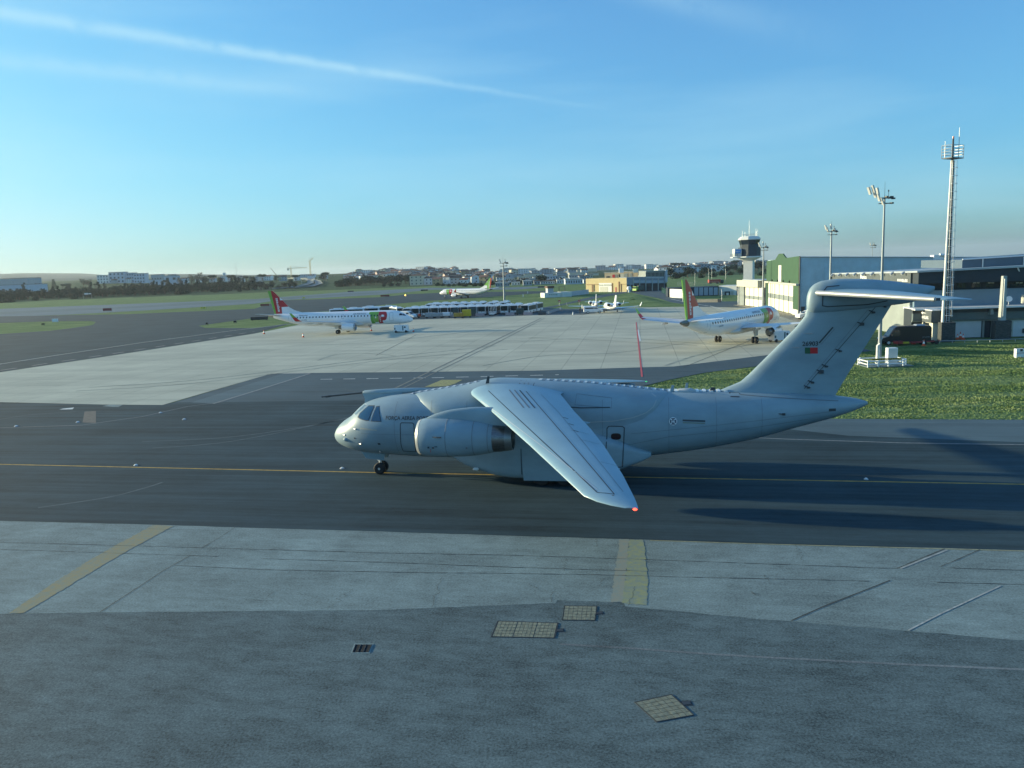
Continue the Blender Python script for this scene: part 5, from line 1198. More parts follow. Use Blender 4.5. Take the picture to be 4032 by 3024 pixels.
# light business jets
def bizjet(px, py, rz, label, sc=1.0):
    p = G(px, py); t = thing('business_jet', label, 'business jet', (p.x, p.y, 0.006), rz, 'small business jets', sc)
    F_ = Fus([(0, 1.35, 1.3, .03), (-.4, 1.6, 1.1, .3), (-1.5, 1.95, .85, .6), (-2.6, 2.45, .78, .78), (-4, 2.6, .75, .85), (-9, 2.6, .78, .85), (-11.5, 2.5, 1.1, .65), (-13.5, 2.3, 1.6, .3), (-14.4, 2.1, 1.85, .06)], 2.0)
    F_.build('fuselage', M_lw, t, .4, k=28)
    b = MB(); b.slab((0, 0, 0), (1, 0, 0), (0, 0, 1), (0, 1, 0), [(-10.5, 2.45), (-12.4, 3.2), (-13.8, 5.0), (-15.2, 5.0), (-14.2, 2.1)], -.09, .09); b.build('tail_fin', M_lw, t)
    for s in (1, -1):
        wing([(-5.8, s*.5, .98, 2.9, .12, 0), (-8.0, s*8.0, 1.45, 1.1, .1, 0)], 10).build('wing', M_lw, t, smooth=True)
        b = MB(); b.slab((0, s*8.0, 0), (1, 0, 0), (0, s*.22, 1), (0, 1, 0), [(-8.1, 1.45), (-9.1, 1.45), (-9.9, 2.6), (-9.4, 2.6)], -.04, .04); b.build('winglet', M_lw, t)
        wing([(-12.9, s*.1, 2.6 if sc < 2 else 4.8, 1.7, .1, 0), (-14.3, s*3.4, 2.85, .8, .1, 0)], 8).build('tailplane', M_lw, t, smooth=True)
        rg = lambda X, r_: [(X, s*1.55+r_*math.cos(2*math.pi*i/20), 2.35+r_*math.sin(2*math.pi*i/20)) for i in range(20)]
        b = MB(); b.loft([rg(X, r_) for X, r_ in ((-9.0, .42), (-8.9, .48), (-9.3, .55), (-10.8, .56), (-12.0, .44))], cap=False); e_ = b.build('engine', M_lw, t, smooth=True)
        b = MB(); b.disc((-11.8, s*1.55, 2.35), (1, 0, 0), .44, .02, 18); b.disc((-9.3, s*1.55, 2.35), (1, 0, 0), .44, .02, 18); b.build('exhaust', M_black, e_)
        b = MB(); b.b2(-9.5, -11.5, s*.6, s*1.2, 2.2, 2.4); b.build('engine_pylon', M_lw, t)
        b = MB(); b.disc((-7.8, s*1.9, .28), (0, 1, 0), .28, .22, 14); b.build('wheel', M_black, t)
        b = MB(); b.tube([(-7.8, s*1.9, .3), (-7.7, s*1.8, 1.1)], .06, 6); b.build('gear_strut', M_dk, t)
        decal('cockpit_window', F_, s, [[(-1.9, 1.95), (-2.35, 2.32), (-3.0, 2.3), (-3.0, 1.98)]], M_win, t, .02, .3)
    b = MB(); b.disc((-2.2, 0, .22), (0, 1, 0), .22, .2, 12); b.tube([(-2.2, 0, .22), (-2.2, 0, .9)], .05, 6); b.build('nose_wheel', M_black, t)
bizjet(2380, 1224, R(96), 'white business jet seen from behind, in front of the other')
bizjet(2335, 1215, R(88), 'white business jet parked further back, left winglet over the white van')
# person beside the white van
def person(px, py, label, top, leg, rz=0.0):
    p = G(px, py)
    me = bpy.data.meshes.new('person'); V = [(0, 0, .95), (0, 0, 1.15), (0, .01, 1.38), (0, 0, 1.5), (0, .0, 1.62), (.09, 0, .92), (.10, .03, .50), (.10, -.02, .08), (.10, .12, .04), (-.09, 0, .92), (-.12, -.02, .50), (-.12, -.06, .08), (-.12, .08, .04), (.19, 0, 1.40), (.24, .03, 1.14), (.23, .12, .92), (-.19, 0, 1.40), (-.24, -.02, 1.14), (-.22, .06, .90), (0, .02, 1.72)]
    E_ = [(0, 1), (1, 2), (2, 3), (3, 4), (4, 19), (0, 5), (5, 6), (6, 7), (7, 8), (0, 9), (9, 10), (10, 11), (11, 12), (2, 13), (13, 14), (14, 15), (2, 16), (16, 17), (17, 18)]
    me.from_pydata(V, E_, []); o = bpy.data.objects.new('person', me); COL.objects.link(o); o.location = (p.x, p.y, .01); o.rotation_euler = (0, 0, rz)
    sk = o.modifiers.new('s', 'SKIN'); sub = o.modifiers.new('u', 'SUBSURF'); sub.levels = 1; sub.render_levels = 1
    rad = [.14, .14, .16, .06, .10, .09, .065, .045, .045, .09, .065, .045, .045, .06, .045, .035, .06, .045, .035, .09]
    for i, r_ in enumerate(rad): me.skin_vertices[0].data[i].radius = (r_, r_*.8)
    me.skin_vertices[0].data[0].use_root = True
    bpy.context.view_layer.update()
    m2 = bpy.data.meshes.new_from_object(o.evaluated_get(bpy.context.evaluated_depsgraph_get())); o.modifiers.clear(); o.data = m2; m2.name = 'person'
    for m in (mat('trousers', leg, .9), mat('jacket', top, .9), mat('skin', (.42, .26, .19), .6)): m2.materials.append(m)
    for f in m2.polygons: z = f.center.z; f.material_index = 2 if z > 1.5 else (1 if z > .95 else 0); f.use_smooth = True
    h = MB(); h.loft([[(r_*math.cos(q), .02+r_*.95*math.sin(q)-.01, z) for q in np.linspace(0, 6.2832, 12, endpoint=False)] for z, r_ in ((1.70, .108), (1.76, .112), (1.81, .09), (1.84, .03))]); h.build('hair', mat('dark_hair', (.03, .02, .015), .8), o, smooth=True)
    return tag(o, label, 'person')
person(2284, 1236, 'person in dark clothes standing at the open rear of the white van', (.05, .06, .08), (.03, .035, .05), .4)
# ================================================================== BUILDINGS
class Face:
    "vertical wall plane through ground points A -> B; px rectangles are measured on it"
    def __init__(s, A, B):
        s.A = Vector((A[0], A[1], 0)); d = Vector((B[0]-A[0], B[1]-A[1], 0)); s.L = d.length; s.U = d.normalized(); s.N = Vector((s.U.y, -s.U.x, 0))
        if s.N.dot(CAM-s.A) < 0: s.N = -s.N
    def pt(s, px, py):
        d = ray(px, py); t = (s.A-CAM).dot(s.N)/d.dot(s.N); q = CAM+d*t-s.A; return q.dot(s.U), q.z
    def rect(s, x0, y0, x1, y1):
        u0 = s.pt(x0, (y0+y1)/2)[0]; u1 = s.pt(x1, (y0+y1)/2)[0]; z1 = s.pt((x0+x1)/2, y0)[1]; z0 = s.pt((x0+x1)/2, y1)[1]
        return u0, u1, z0, z1
    def slab(s, P, t0, t1, b=None):
        b = b or MB(); b.slab(s.A, s.U, (0, 0, 1), s.N, P, t0, t1); return b
    def panel(s, x0, y0, x1, y1, name, m, parent, t0=0.0, t1=.06, zmin=None):
        u0, u1, z0, z1 = s.rect(x0, y0, x1, y1)
        if zmin is not None: z0 = zmin
        return s.slab([(u0, z0), (u1, z0), (u1, z1), (u0, z1)], t0, t1).build(name, m, parent)
    def zr(s, u0, u1, z0, z1, name, m, parent, t0=0.0, t1=.06):
        return s.slab([(u0, z0), (u1, z0), (u1, z1), (u0, z1)], t0, t1).build(name, m, parent)
def corr(name, col, sc, ang, rough=.5):
    m = bpy.data.materials.new(name); m.use_nodes = True; n = m.node_tree.nodes; l = m.node_tree.links; p = n['Principled BSDF']
    g = n.new('ShaderNodeNewGeometry'); mp_ = n.new('ShaderNodeMapping'); mp_.inputs['Rotation'].default_value = (0, 0, ang); l.new(g.outputs['Position'], mp_.inputs[0])
    w = n.new('ShaderNodeTexWave'); w.inputs['Scale'].default_value = sc; l.new(mp_.outputs[0], w.inputs['Vector'])
    t = n.new('ShaderNodeTexNoise'); t.inputs['Scale'].default_value = .5; t.inputs['Detail'].default_value = 5; l.new(g.outputs['Position'], t.inputs['Vector'])
    r = n.new('ShaderNodeValToRGB'); r.color_ramp.elements[0].color = (*[c*.86 for c in col], 1); r.color_ramp.elements[1].color = (*[min(1, c*1.08) for c in col], 1); r.color_ramp.elements[0].position = .3; r.color_ramp.elements[1].position = .7
    l.new(t.outputs['Fac'], r.inputs[0]); l.new(r.outputs[0], p.inputs['Base Color'])
    b = n.new('ShaderNodeBump'); b.inputs['Strength'].default_value = .6; b.inputs['Distance'].default_value = .05; l.new(w.outputs['Fac'], b.inputs['Height']); l.new(b.outputs[0], p.inputs['Normal'])
    p.inputs['Roughness'].default_value = rough; return m
M_hgreen = mat('hangar_green', (.028, .082, .036), .6, var=.08, scale=.6)
M_hblue = corr('hangar_cladding', (.46, .64, .74), 6.0, -.1)
M_cream = mat('cream_door', (.70, .68, .58), .55, var=.06, scale=.8, stretch=((1, 1, .2), 0))
M_gband = mat('grey_window_band', (.26, .29, .28), .4, var=.15, scale=1.2)
M_lgrey = mat('light_grey_fascia', (.46, .46, .40), .6, var=.05, scale=1)
M_dgrey = mat('dark_grey_cladding', (.028, .04, .052), .7, var=.1, scale=1)
M_roofm = mat('roof_metal', (.42, .46, .49), .45, .2, var=.08, scale=.6)
# ---- green hangar
GA, GB = (67.4, 180.7), (70.9, 213.9)
gf = Face(GA, GB)
hg = thing('green_hangar', 'large hangar with dark green front, white sliding doors and long pale blue side wall', 'hangar')
sidev = Vector((.9945, -.105, 0)); L2 = 62
A0, B0 = Vector((*GA, 0)), Vector((*GB, 0)); C0, D0 = B0+sidev*L2, A0+sidev*L2
b = MB(); b.add([tuple(A0), tuple(B0), tuple(C0), tuple(D0), (*GA, 13.35), (*GB, 12.9), (C0.x, C0.y, 10.8), (D0.x, D0.y, 10.9)], [(0, 3, 2, 1), (4, 5, 6, 7), (0, 1, 5, 4), (1, 2, 6, 5), (2, 3, 7, 6), (3, 0, 4, 7)]); b.build('shell', M_hblue, hg)
top = [gf.pt(*p) for p in ((3149, 1008.5), (3101, 1015.5), (3098, 1013), (3087, 998.5), (3072, 999), (3058, 1022), (3021, 1028))]
u_ = [(0, 6.9)] + [(0, top[0][1])] + [(max(0, a), z) for a, z in top[1:-1]] + [(gf.L, top[-1][1]), (gf.L, 6.9)]
gf.slab(u_, .02, .35).build('front_wall', M_hgreen, hg)
u0, u1, z0, z1 = gf.rect(3028, 1105, 3128, 1238)
gf.zr(u0, gf.L, 0, 6.9, 'front_pier', M_hgreen, hg, .02, .35) if u0 < gf.L else None
zt = 6.95
gf.zr(0, max(u1, .2), 1.3, zt, 'front_pier', M_hgreen, hg, .02, .35)
gf.zr(-.1, max(u1, .2)+.2, 0, 1.3, 'pier_base', M_cream, hg, .02, .45)
nd = 11; du = (u0-u1)/nd
for i in range(nd):
    a = u1+i*du; off = .10 if i % 2 else .22
    for z_0, z_1, m, nm in ((.05, 2.9, M_cream, 'door_leaf'), (2.9, 4.15, M_gband, 'door_glazing'), (4.15, 6.75, M_cream, 'door_leaf')):
        gf.zr(a+.06, a+du-.06, z_0, z_1, nm, m, hg, -.2+off, off)
gf.zr(u1, u0, 0, 6.95, 'door_recess', M_dk, hg, .0, .03)
gf.zr(-.3, gf.L+1.0, 6.9, 7.35, 'door_canopy', M_lgrey, hg, .3, 1.0)
u0, u1, z0, z1 = gf.rect(3072, 1044, 3083, 1101); gf.zr(u1, u0, 7.4, z1, 'slit_window', M_cream, hg, .36, .45)
for u in (8, 14, 20, 26): gf.zr(u, u+.3, 7.4, 7.9, 'canopy_bracket', M_dk, hg, .36, .6)
sf = Face(A0, D0)
sf.panel(3154, 1207, 3168, 1232, 'side_door', M_dk, hg, .0, .08, 0)
b = MB(); b.tube([(A0.x-.2, A0.y-.2, 0), (A0.x-.2, A0.y-.2, 13.5)], .14, 8); b.build('corner_pipe', M_dk, hg)
b = MB(); q = A0+sidev*5.2; b.tube([(q.x, q.y-.15, 0), (q.x, q.y-.15, 13.0)], .07, 6); b.build('downpipe', M_hblue, hg)
b = MB(); nrm = sf.N; b.tube([tuple(A0+nrm*.1+Vector((0, 0, 13.42))), tuple(D0+nrm*.1+Vector((0, 0, 10.97)))], .13, 8); b.build('eaves_trim', M_roofm, hg)
q = A0+sidev*31.5
b = MB(); b.box((q.x-1.2, q.y+.6, 12.0), (2.6, 1.6, 1.5)); b.tube([(q.x, q.y-.2, 11.2), (q.x, q.y-.2, 12.6), (q.x-1.2, q.y-.2, 12.75)], .35, 10); b.build('roof_vent', M_lw, hg)
# ---- low cream hangar
cfA, cfB = (70.5, 215.6), (69.5, 231.6)
cfc = Face(cfA, cfB)
hc = thing('cream_hangar', 'low hangar with pale fascia and cream folding doors left of the green hangar', 'hangar')
b = MB(); b.prism([(70.8, 215.6), (92, 213), (92, 229), (69.8, 231.6)], 0, 7.1); b.build('shell', M_lgrey, hc)
u0, u1, z0, z1 = cfc.rect(2916, 1102, 3000, 1124)
cfc.zr(u1, u0, 5.5, 7.4, 'fascia', M_lgrey, hc, .0, 1.2)
d0 = cfc.pt(2937, 1160)[0]; d1 = cfc.pt(3008, 1160)[0]
nd = 8; du = (d0-d1)/nd
for i in range(nd):
    for z_0, z_1, m, nm in ((.05, 2.0, M_cream, 'door_leaf'), (2.0, 2.95, M_gband, 'door_glazing'), (2.95, 5.45, M_cream, 'door_leaf')): cfc.zr(d1+i*du+.05, d1+(i+1)*du-.05, z_0, z_1, nm, m, hc, .05, .18 if i % 2 else .28)
cfc.zr(d1-.2, d0+.2, 0, 5.5, 'door_recess', M_dk, hc, .0, .03)
cfc.zr(d0+.3, u0-.2, 0, 5.5, 'pier', M_gband, hc, .0, .5)
b = MB(); q = cfc.A+cfc.U*(u0-.6)+cfc.N*.9; b.tube([(q.x, q.y, 0), (q.x, q.y, 5.0), (q.x+.2, q.y+.6, 5.6)], .09, 6); b.build('downpipe', M_white, hc)
b = MB(); b.prism([(69.4, 214.5), (93, 211.5), (93, 212.5), (69.4, 232)], 7.4, 7.6); b.build('roof', M_roofm, hc)
# ---- control tower
def ngon(cx, cy, r, n, a0=0.0, sx=1, sy=1): return [(cx+sx*r*math.cos(a0+2*math.pi*k/n), cy+sy*r*math.sin(a0+2*math.pi*k/n)) for k in range(n)]
TY = 243.0; tcx = AT(2949, 1060, TY).x
ct = thing('control_tower', 'white control tower with dark glazed cab rising behind the cream hangar', 'control tower', (tcx, TY, 0))
M_twh = mat('tower_white', (.66, .67, .64), .6, var=.05, scale=.8)
b = MB(); b.box((0, 0, 7.2), (2.75, 2.75, 14.4), R(-30)); b.build('shaft', M_twh, ct)
M_tdk = mat('tower_dark_cladding', (.035, .05, .065), .6, var=.1, scale=1)
b = MB(); b.prism(ngon(.1, 0, 3.35, 8, R(22)), 14.3, 17.05); b.build('service_level', M_tdk, ct)
b = MB(); b.prism(ngon(-.3, 0, 3.9, 8, R(22), 1.1), 13.95, 14.3); b.build('gallery_slab', M_twh, ct)
b = MB(); b.loft([[(x, y_, 13.95) for x, y_ in ngon(0, 0, 3.6, 8, R(22))], [(x, y_, 13.1) for x, y_ in ngon(0, 0, 2.0, 8, R(22))]]); b.build('soffit', M_twh, ct)
b = MB(); b.prism([(-5.5, -1.6), (-3.0, -2.4), (-3.0, 1.0), (-5.5, 1.0)], 13.95, 14.25); b.build('balcony', M_twh, ct)
b = MB(); b.prism([(-4.9, -1.5), (-2.9, -1.9), (-2.9, .8), (-4.9, .8)], 14.4, 16.7); sg = b.build('sign_box', M_twh, ct)
b = MB(); b.add([(-4.75, -1.56, 15.35), (-3.2, -1.87, 15.35), (-3.05, -1.9, 16.45), (-4.6, -1.59, 16.45)], [(0, 1, 2, 3)]); b.build('sign_panel', mat('sign_blue', (.02, .22, .62), .4), sg)
text_plane('lettering', 'NAV', (-4.65, -1.60, 15.65), Vector((1.55, -.31, 0)).normalized(), (0, 0, 1), Vector((-.31, -1.55, 0)).normalized(), .7, M_white, sg, width=1.3, bold=.02, off=.05)
b = MB()
for z in (14.75, 15.2): b.tube([(-5.5, 1.0, z), (-5.5, -1.6, z), (-3.0, -2.4, z)], .04, 6)
for p_ in ((-5.5, 1), (-5.5, -.3), (-5.5, -1.6), (-4.2, -2.0)): b.tube([(p_[0], p_[1], 14.2), (p_[0], p_[1], 15.2)], .04, 6)
b.build('railing', M_dk, ct)
b = MB(); b.loft([[(x, y_, z) for x, y_ in ngon(.05, 0, r_, 8, R(22))] for z, r_ in ((17.05, 2.75), (17.9, 2.8))]); b.build('cab_wall', M_tdk, ct)
b = MB(); b.loft([[(x, y_, z) for x, y_ in ngon(.05, 0, r_, 8, R(22))] for z, r_ in ((17.9, 2.7), (19.35, 3.15))]); b.build('cab_glazing', M_glass, ct)
b = MB()
for k in range(8):
    a = R(22)+k*math.pi/4; b.tube([(.05+2.74*math.cos(a), 2.74*math.sin(a), 17.9), (.05+3.2*math.cos(a), 3.2*math.sin(a), 19.35)], .07, 6)
b.build('mullions', M_tdk, ct)
b = MB(); b.loft([[(x, y_, z) for x, y_ in ngon(.05, 0, r_, 8, R(22))] for z, r_ in ((19.3, 3.35), (19.6, 3.4), (20.35, 2.6), (20.4, .3))]); b.build('cab_roof', M_twh, ct)
b = MB()
for z in (20.7, 21.0):
    pts = [(x, y_, z) for x, y_ in ngon(.05, 0, 2.3, 8, R(22))]; b.tube(pts+[pts[0]], .03, 5)
b.build('roof_railing', M_steel, ct)
for x, y_, h in ((0, 0, 5.2), (-2.0, .3, 1.9), (-1.5, -.6, 1.6), (2.0, 0, 2.4), (2.6, .4, 2.2), (2.1, -.5, 1.5)):
    b = MB(); b.tube([(x, y_, 20.3), (x, y_, 20.3+h)], [.06, .025], 6); b.build('aerial', M_steel, ct)
# ---- grey building with signs on the right
M_cladg = mat('warm_grey_cladding', (.085, .10, .105), .65, var=.12, scale=.7)
rb = thing('terminal_building', 'long dark and blue-grey airport building behind the tall antenna mast', 'building')
A1 = Vector((64.3, 125.0, 0)); dl = Vector((.105, .9945, 0)); dr = Vector((.982, -.19, 0))
F1 = Face(A1, A1+dl*42)                # left face seen in the sun
C1 = A1+dr*62
b = MB(); q = [A1, A1+dl*42, A1+dl*42+dr*62, C1]
b.prism([(v.x, v.y) for v in q], 0, 7.6); b.build('main_block', corr('beige_cladding', (.36, .40, .38), 5, -1.4), rb)
b = MB(); zt = [10.25, 9.45, 10.6, 11.3]; b.add([(v.x, v.y, 7.6) for v in q]+[(v.x, v.y, z) for v, z in zip(q, zt)], [(0, 3, 2, 1), (4, 5, 6, 7), (0, 1, 5, 4), (1, 2, 6, 5), (2, 3, 7, 6), (3, 0, 4, 7)]); b.build('upper_storey', M_cladg, rb)
# roof overhang towards the camera
nf = Vector((dr.y, -dr.x, 0)); nf = nf if nf.dot(CAM-A1) > 0 else -nf
e0 = A1+nf*3.2; e1 = C1+nf*3.2
def qbox(P, z0s, z1s, name, m, parent):
    b = MB(); b.add([(p.x, p.y, z) for p, z in zip(P, z0s)]+[(p.x, p.y, z) for p, z in zip(P, z1s)], [(0, 3, 2, 1), (4, 5, 6, 7), (0, 1, 5, 4), (1, 2, 6, 5), (2, 3, 7, 6), (3, 0, 4, 7)]); return b.build(name, m, parent)
qbox([e0-dl*.0, A1+dl*42, A1+dl*42+dr*62, e1], [10.27, 9.47, 10.6, 11.4], [10.55, 9.75, 10.9, 11.75], 'roof', M_roofm, rb)
qbox([e0+dr*.3+nf*-.3, A1+dr*.3, C1, e1-nf*.3], [8.5, 8.5, 8.5, 8.5], [10.26, 10.24, 11.3, 11.38], 'dark_overhang', M_dgrey, rb)
F2 = Face(A1+dr*.0, C1)
F2.zr(.3, 60, 4.8, 7.35, 'upper_wall', mat('blue_grey_wall', (.17, .25, .31), .6, var=.06, scale=.4), rb, .5, 1.3)
F2.zr(.3, 60, 7.35, 8.5, 'clerestory_wall', M_dgrey, rb, .3, .9)
for x0, x1, y0, y1 in ((3760, 3774, 1116, 1134), (3777, 3792, 1114, 1133), (3817, 3830, 1113, 1132), (3834, 3848, 1112, 1131), (3872, 3884, 1111, 1130), (3889, 3903, 1110, 1129), (3929, 3938, 1110, 1128), (3952, 3961, 1110, 1128), (3985, 3997, 1109, 1127), (4002, 4018, 1108, 1126)):
    F2.panel(x0, y0, x1, y1, 'window', M_glass, rb, .9, .95)
for x0 in (3822, 3836, 3880, 3893, 3930, 3990, 4004): F2.panel(x0, 1111, x0+11, 1115, 'blind', M_lgrey, rb, .95, 1.0)
# lower canopy, recess, doors
Fl = Face(Vector((68.9, 120.6, 0))-dr*6, Vector((68.9, 120.6, 0))+dr*45)
Fl.zr(0, 51, 0, 4.6, 'ground_floor_wall', M_dgrey, rb, -4, 0)
Fl.slab([(0, 4.5), (51, 4.9), (51, 5.15), (0, 4.75)], -4.5, 1.6).build('canopy_edge', M_white, rb)
Fl.zr(0, 51, 3.95, 4.5, 'canopy_recess', M_dk, rb, 0, .5)
Fl.zr(0, 51, 2.85, 3.95, 'lower_fascia', mat('green_grey_fascia', (.12, .15, .15), .6, var=.08, scale=1), rb, 0, .7)
Fl.zr(0, 51, 2.6, 2.85, 'fascia_soffit', M_gband, rb, 0, .3)
M_shut = mat('shutter_white', (.60, .63, .65), .5, var=.03, scale=1)
Fl.panel(3747, 1259, 3862, 1329, 'roller_shutter', M_shut, rb, 0, .12, .05)
Fl.panel(3866, 1256, 3874, 1330, 'door_post', M_gband, rb, 0, .2, 0)
Fl.panel(3900, 1257, 3925, 1330, 'wall_panel', M_gband, rb, 0, .15, 0)
Fl.panel(3967, 1253, 4060, 1326, 'roller_shutter', M_shut, rb, 0, .12, .05)
Fl.panel(3971, 1265, 3987, 1322, 'wicket_door', M_lgrey, rb, .12, .15, .05)
for x0, x1, y0, y1, m in ((3973, 3979, 1296, 1304, M_dk), (4024, 4036, 1293, 1310, M_dk)): Fl.panel(x0, y0, x1, y1, 'wall_box', m, rb, .15, .4)
# satellite dish and unit on the canopy
p_ = Fl.A+Fl.U*Fl.pt(3967, 1190)[0]+Fl.N*.5
b = MB(); b.disc((p_.x, p_.y, 5.85), (-.3, -1, .25), .45, .06, 20); b.tube([(p_.x, p_.y+.1, 5.0), (p_.x, p_.y, 5.8)], .05, 6); b.build('satellite_dish', M_white, rb)
b = MB(); p_ = Fl.A+Fl.U*Fl.pt(4032, 1190)[0]+Fl.N*.5; b.box((p_.x, p_.y, 5.8), (1.0, .6, 1.3)); b.build('cooling_unit', M_lgrey, rb)
b = MB(); p_ = Fl.A+Fl.U*Fl.pt(3893, 1220)[0]+Fl.N*.9; b.box((p_.x, p_.y, 4.0), (.5, .7, .8), taper=.7); b.build('floodlight', M_gband, rb)
# glazed barrel vault on the roof
M_vault = mat('vault_glass', (.09, .13, .17), .5, var=.1, scale=.5, spec=.6)
vp = A1+dr*9.2+dl*10
prof = [(0, 0), (0, 1.35), (14, 1.75), (17.5, 1.9), (20, 1.8), (23, 1.2), (25, .5), (26, 0)]
b = MB(); b.slab(vp+Vector((0, 0, 10.6)), dr, (0, 0, 1), dl, prof, -6, 10); va = b.build('roof_vault', M_vault, rb)
b = MB()
for u in (3.0, 9.0, 13.0, 21.0): b.tube([tuple(vp-dl*6.1+dr*u+Vector((0, 0, 10.5))), tuple(vp-dl*6.1+dr*u+Vector((0, 0, 12.1)))], .11, 6)
b.build('vault_ribs', M_twh, rb)
b = MB(); b.tube([tuple(vp-dl*6.1+Vector((0, 0, 12.0))), tuple(vp-dl*6.1+dr*14+Vector((0, 0, 12.4)))], .12, 6); b.build('vault_edge', M_white, rb)
for u in (14.2, 17.4, 21.2, 26.2):
    o_ = A1+dr*u+nf*3.0; b = MB(); b.tube([(o_.x, o_.y, 10.6), (o_.x+.9, o_.y+.3, 9.0)], .11, 6); b.tube([(o_.x+2.2, o_.y+.3, 10.6), (o_.x+1.4, o_.y+.3, 9.0)], .08, 6); b.build('roof_strut', M_twh, rb)
# further long roof behind
b = MB(); q = [A1+dl*30+dr*3, A1+dl*50+dr*3, A1+dl*50+dr*62, A1+dl*30+dr*62]

# writing on the sunny side
u, z = F1.pt(3389, 1100); text_plane('lettering', 'Mesa', tuple(F1.A+F1.U*u+Vector((0, 0, z))), -F1.U, (0, 0, 1), F1.N, 1.4, M_white, rb, width=abs(F1.pt(3414, 1098)[0]-u), bold=.03, off=.08)
u, z = F1.pt(3534, 1108); text_plane('lettering', 'WWW.MESA.AERO', tuple(F1.A+F1.U*u+Vector((0, 0, z))), -F1.U, (0, 0, 1), F1.N, .62, M_white, rb, width=abs(F1.pt(3576, 1109)[0]-u), bold=.02, off=.08)
for i in range(9):
    b = MB(); qq = F1.A+F1.U*(2+i*4.7)+F1.N*.2; z = 10.4-.02*(2+i*4.7); b.tube([(qq.x, qq.y, z), (qq.x-.5, qq.y, z-.4)], .22, 8); b.build('gutter_spout', M_roofm, rb)
b = MB(); qq = A1+nf*.3; b.tube([(qq.x-.1, qq.y, 0), (qq.x-.1, qq.y, 5.0)], .12, 8); b.build('downpipe', M_twh, rb)
# ---- handling pavilion
hp = thing('handling_pavilion', 'grey sign-fronted pavilion with a white aircraft symbol behind the black van', 'pavilion')
PC = Vector((63.75, 117.4, 0)); Fp = Face(PC, PC+dl*10.3); Fq = Face(PC, PC+dr*6)
qbox([PC, PC+dl*10.3, PC+dl*10.3+dr*1.5, PC+dr*1.5], [2.75]*4, [4.55]*4, 'fascia', M_cladg, hp)
qbox([PC+dl*.6+dr*.5, PC+dl*9.5+dr*.5, PC+dl*9.5+dr*1.4, PC+dl*.6+dr*1.4], [0]*4, [2.74]*4, 'wall', M_cream, hp)
qbox([PC-nf*-.1+dl*-.1, PC+dl*10.5, PC+dl*10.5+dr*1.7, PC+dr*1.7], [4.56]*4, [4.70]*4, 'roof', M_white, hp)
Fp.zr(1.8, 9.0, .4, 2.6, 'window', M_glass, hp, -.55, -.40)
for u in (3.4, 5.0, 7.0): Fp.zr(u, u+.35, .4, 2.7, 'pillar', M_cream, hp, -.5, -.2)
u, z = Fp.pt(3612, 1250); text_plane('lettering', 'OMNIHANDLING', tuple(Fp.A+Fp.U*u+Vector((0, 0, z))), -Fp.U, (0, 0, 1), Fp.N, .62, M_white, hp, width=abs(Fp.pt(3656, 1252)[0]-u), bold=.025, off=.03)
u, z = Fp.pt(3633, 1231)
sym = [(0, .36), (.10, .08), (1.0, .02), (1.0, -.04), (.18, -.12), (.06, -.26), (0, -.32)]; sym = sym + [(-a, c) for a, c in sym[::-1][1:-1]]
b = MB(); b.slab(tuple(Fp.A+Fp.U*u+Vector((0, 0, z))), Fp.U*1.3, (0, 0, .8), Fp.N, sym, .01, .05); b.build('aircraft_symbol', M_white, hp)
# stone piers
M_stone = mat('dark_stone', (.06, .065, .065), .85, var=.5, scale=3, stretch=((1, 1, 4), 0), bump=.5)
def pier(px, py, w, h, label):
    p = G(px, py); t = thing('stone_pier', label, 'stone pier', (p.x, p.y, 0), -.19)
    b = MB(); b.box((0, 0, h/2), (w, 1.6, h)); b.build('masonry', M_stone, t); return t
pier(3725, 1345, 1.9, 2.9, 'dark stacked-stone pier at the foot of the tall lattice mast')
t = pier(3940, 1336, 2.15, 2.85, 'dark stacked-stone pier carrying the short concrete column')
b = MB(); b.box((.05, 0, .55), (.5, .1, .16)); b.build('plate', M_white, t)
# ---- concrete column
p = G(3940, 1336); t = thing('concrete_column', 'short tapering concrete column standing on the right stone pier', 'column', (p.x+.15, p.y+.2, 2.85))
b = MB(); b.box((0, 0, 3.3), (.78, .7, 6.6), taper=.72); b.build('shaft', mat('column_concrete', (.40, .42, .40), .7, var=.08, scale=1), t)
b = MB(); b.box((-.12, -.40, 3.4), (.14, .1, 5.6)); b.build('cable_tray', M_twh, t)
# ---- tall lattice mast
p = G(3722, 1345); MX, MY = p.x+.0, p.y+.3
am = thing('antenna_mast', 'very tall slender white mast with caged ladder and top platform', 'antenna mast', (MX, MY, 2.9))
HT = 23.5
lean = .30/26
b = MB(); b.tube([(-.38, 0, 0), (-.1, 0, HT)], [.21, .12], 14); b.build('pole', mat('mast_white', (.80, .79, .72), .5), am, smooth=True)
b = MB(); b.tube([(.24, .05, 0), (.15, .05, HT)], [.27, .17], 8); b.build('cable_duct', M_dk, am)
b = MB()
for s in (-1, 1): b.tube([(.22+s*.22, -.28, 0), (.12+s*.16, -.2, HT)], .03, 5)
for i in range(68): z = .3+i*.34; k = 1-z/HT*.3; b.tube([(.2*1-.2*k, -.28, z), (.24+.2*k, -.28, z)], .018, 4)
b.build('ladder', M_white, am)
b = MB()
for i in range(20):
    z = 1.0+i*1.13; k = z/HT; x0 = .22-.1*k
    b.tube([(x0-.35+.08*k, -.2, z), (x0-.3+.05*k, -.35, z), (x0+.35, -.6+.1*k, z), (x0+.72-.15*k, -.35, z), (x0+.55-.1*k, -.1, z)], .035, 5)
for xx, yy in ((.86, -.35), (.55, -.58)): b.tube([(xx, yy, .8), (xx-.26, yy+.1, HT)], .025, 5)
b.build('safety_cage', M_white, am)
b = MB(); b.tube([(.02, 0, HT-.2), (0, 0, HT+3.1)], [.15, .12], 10); b.build('top_pole', M_dk, am)
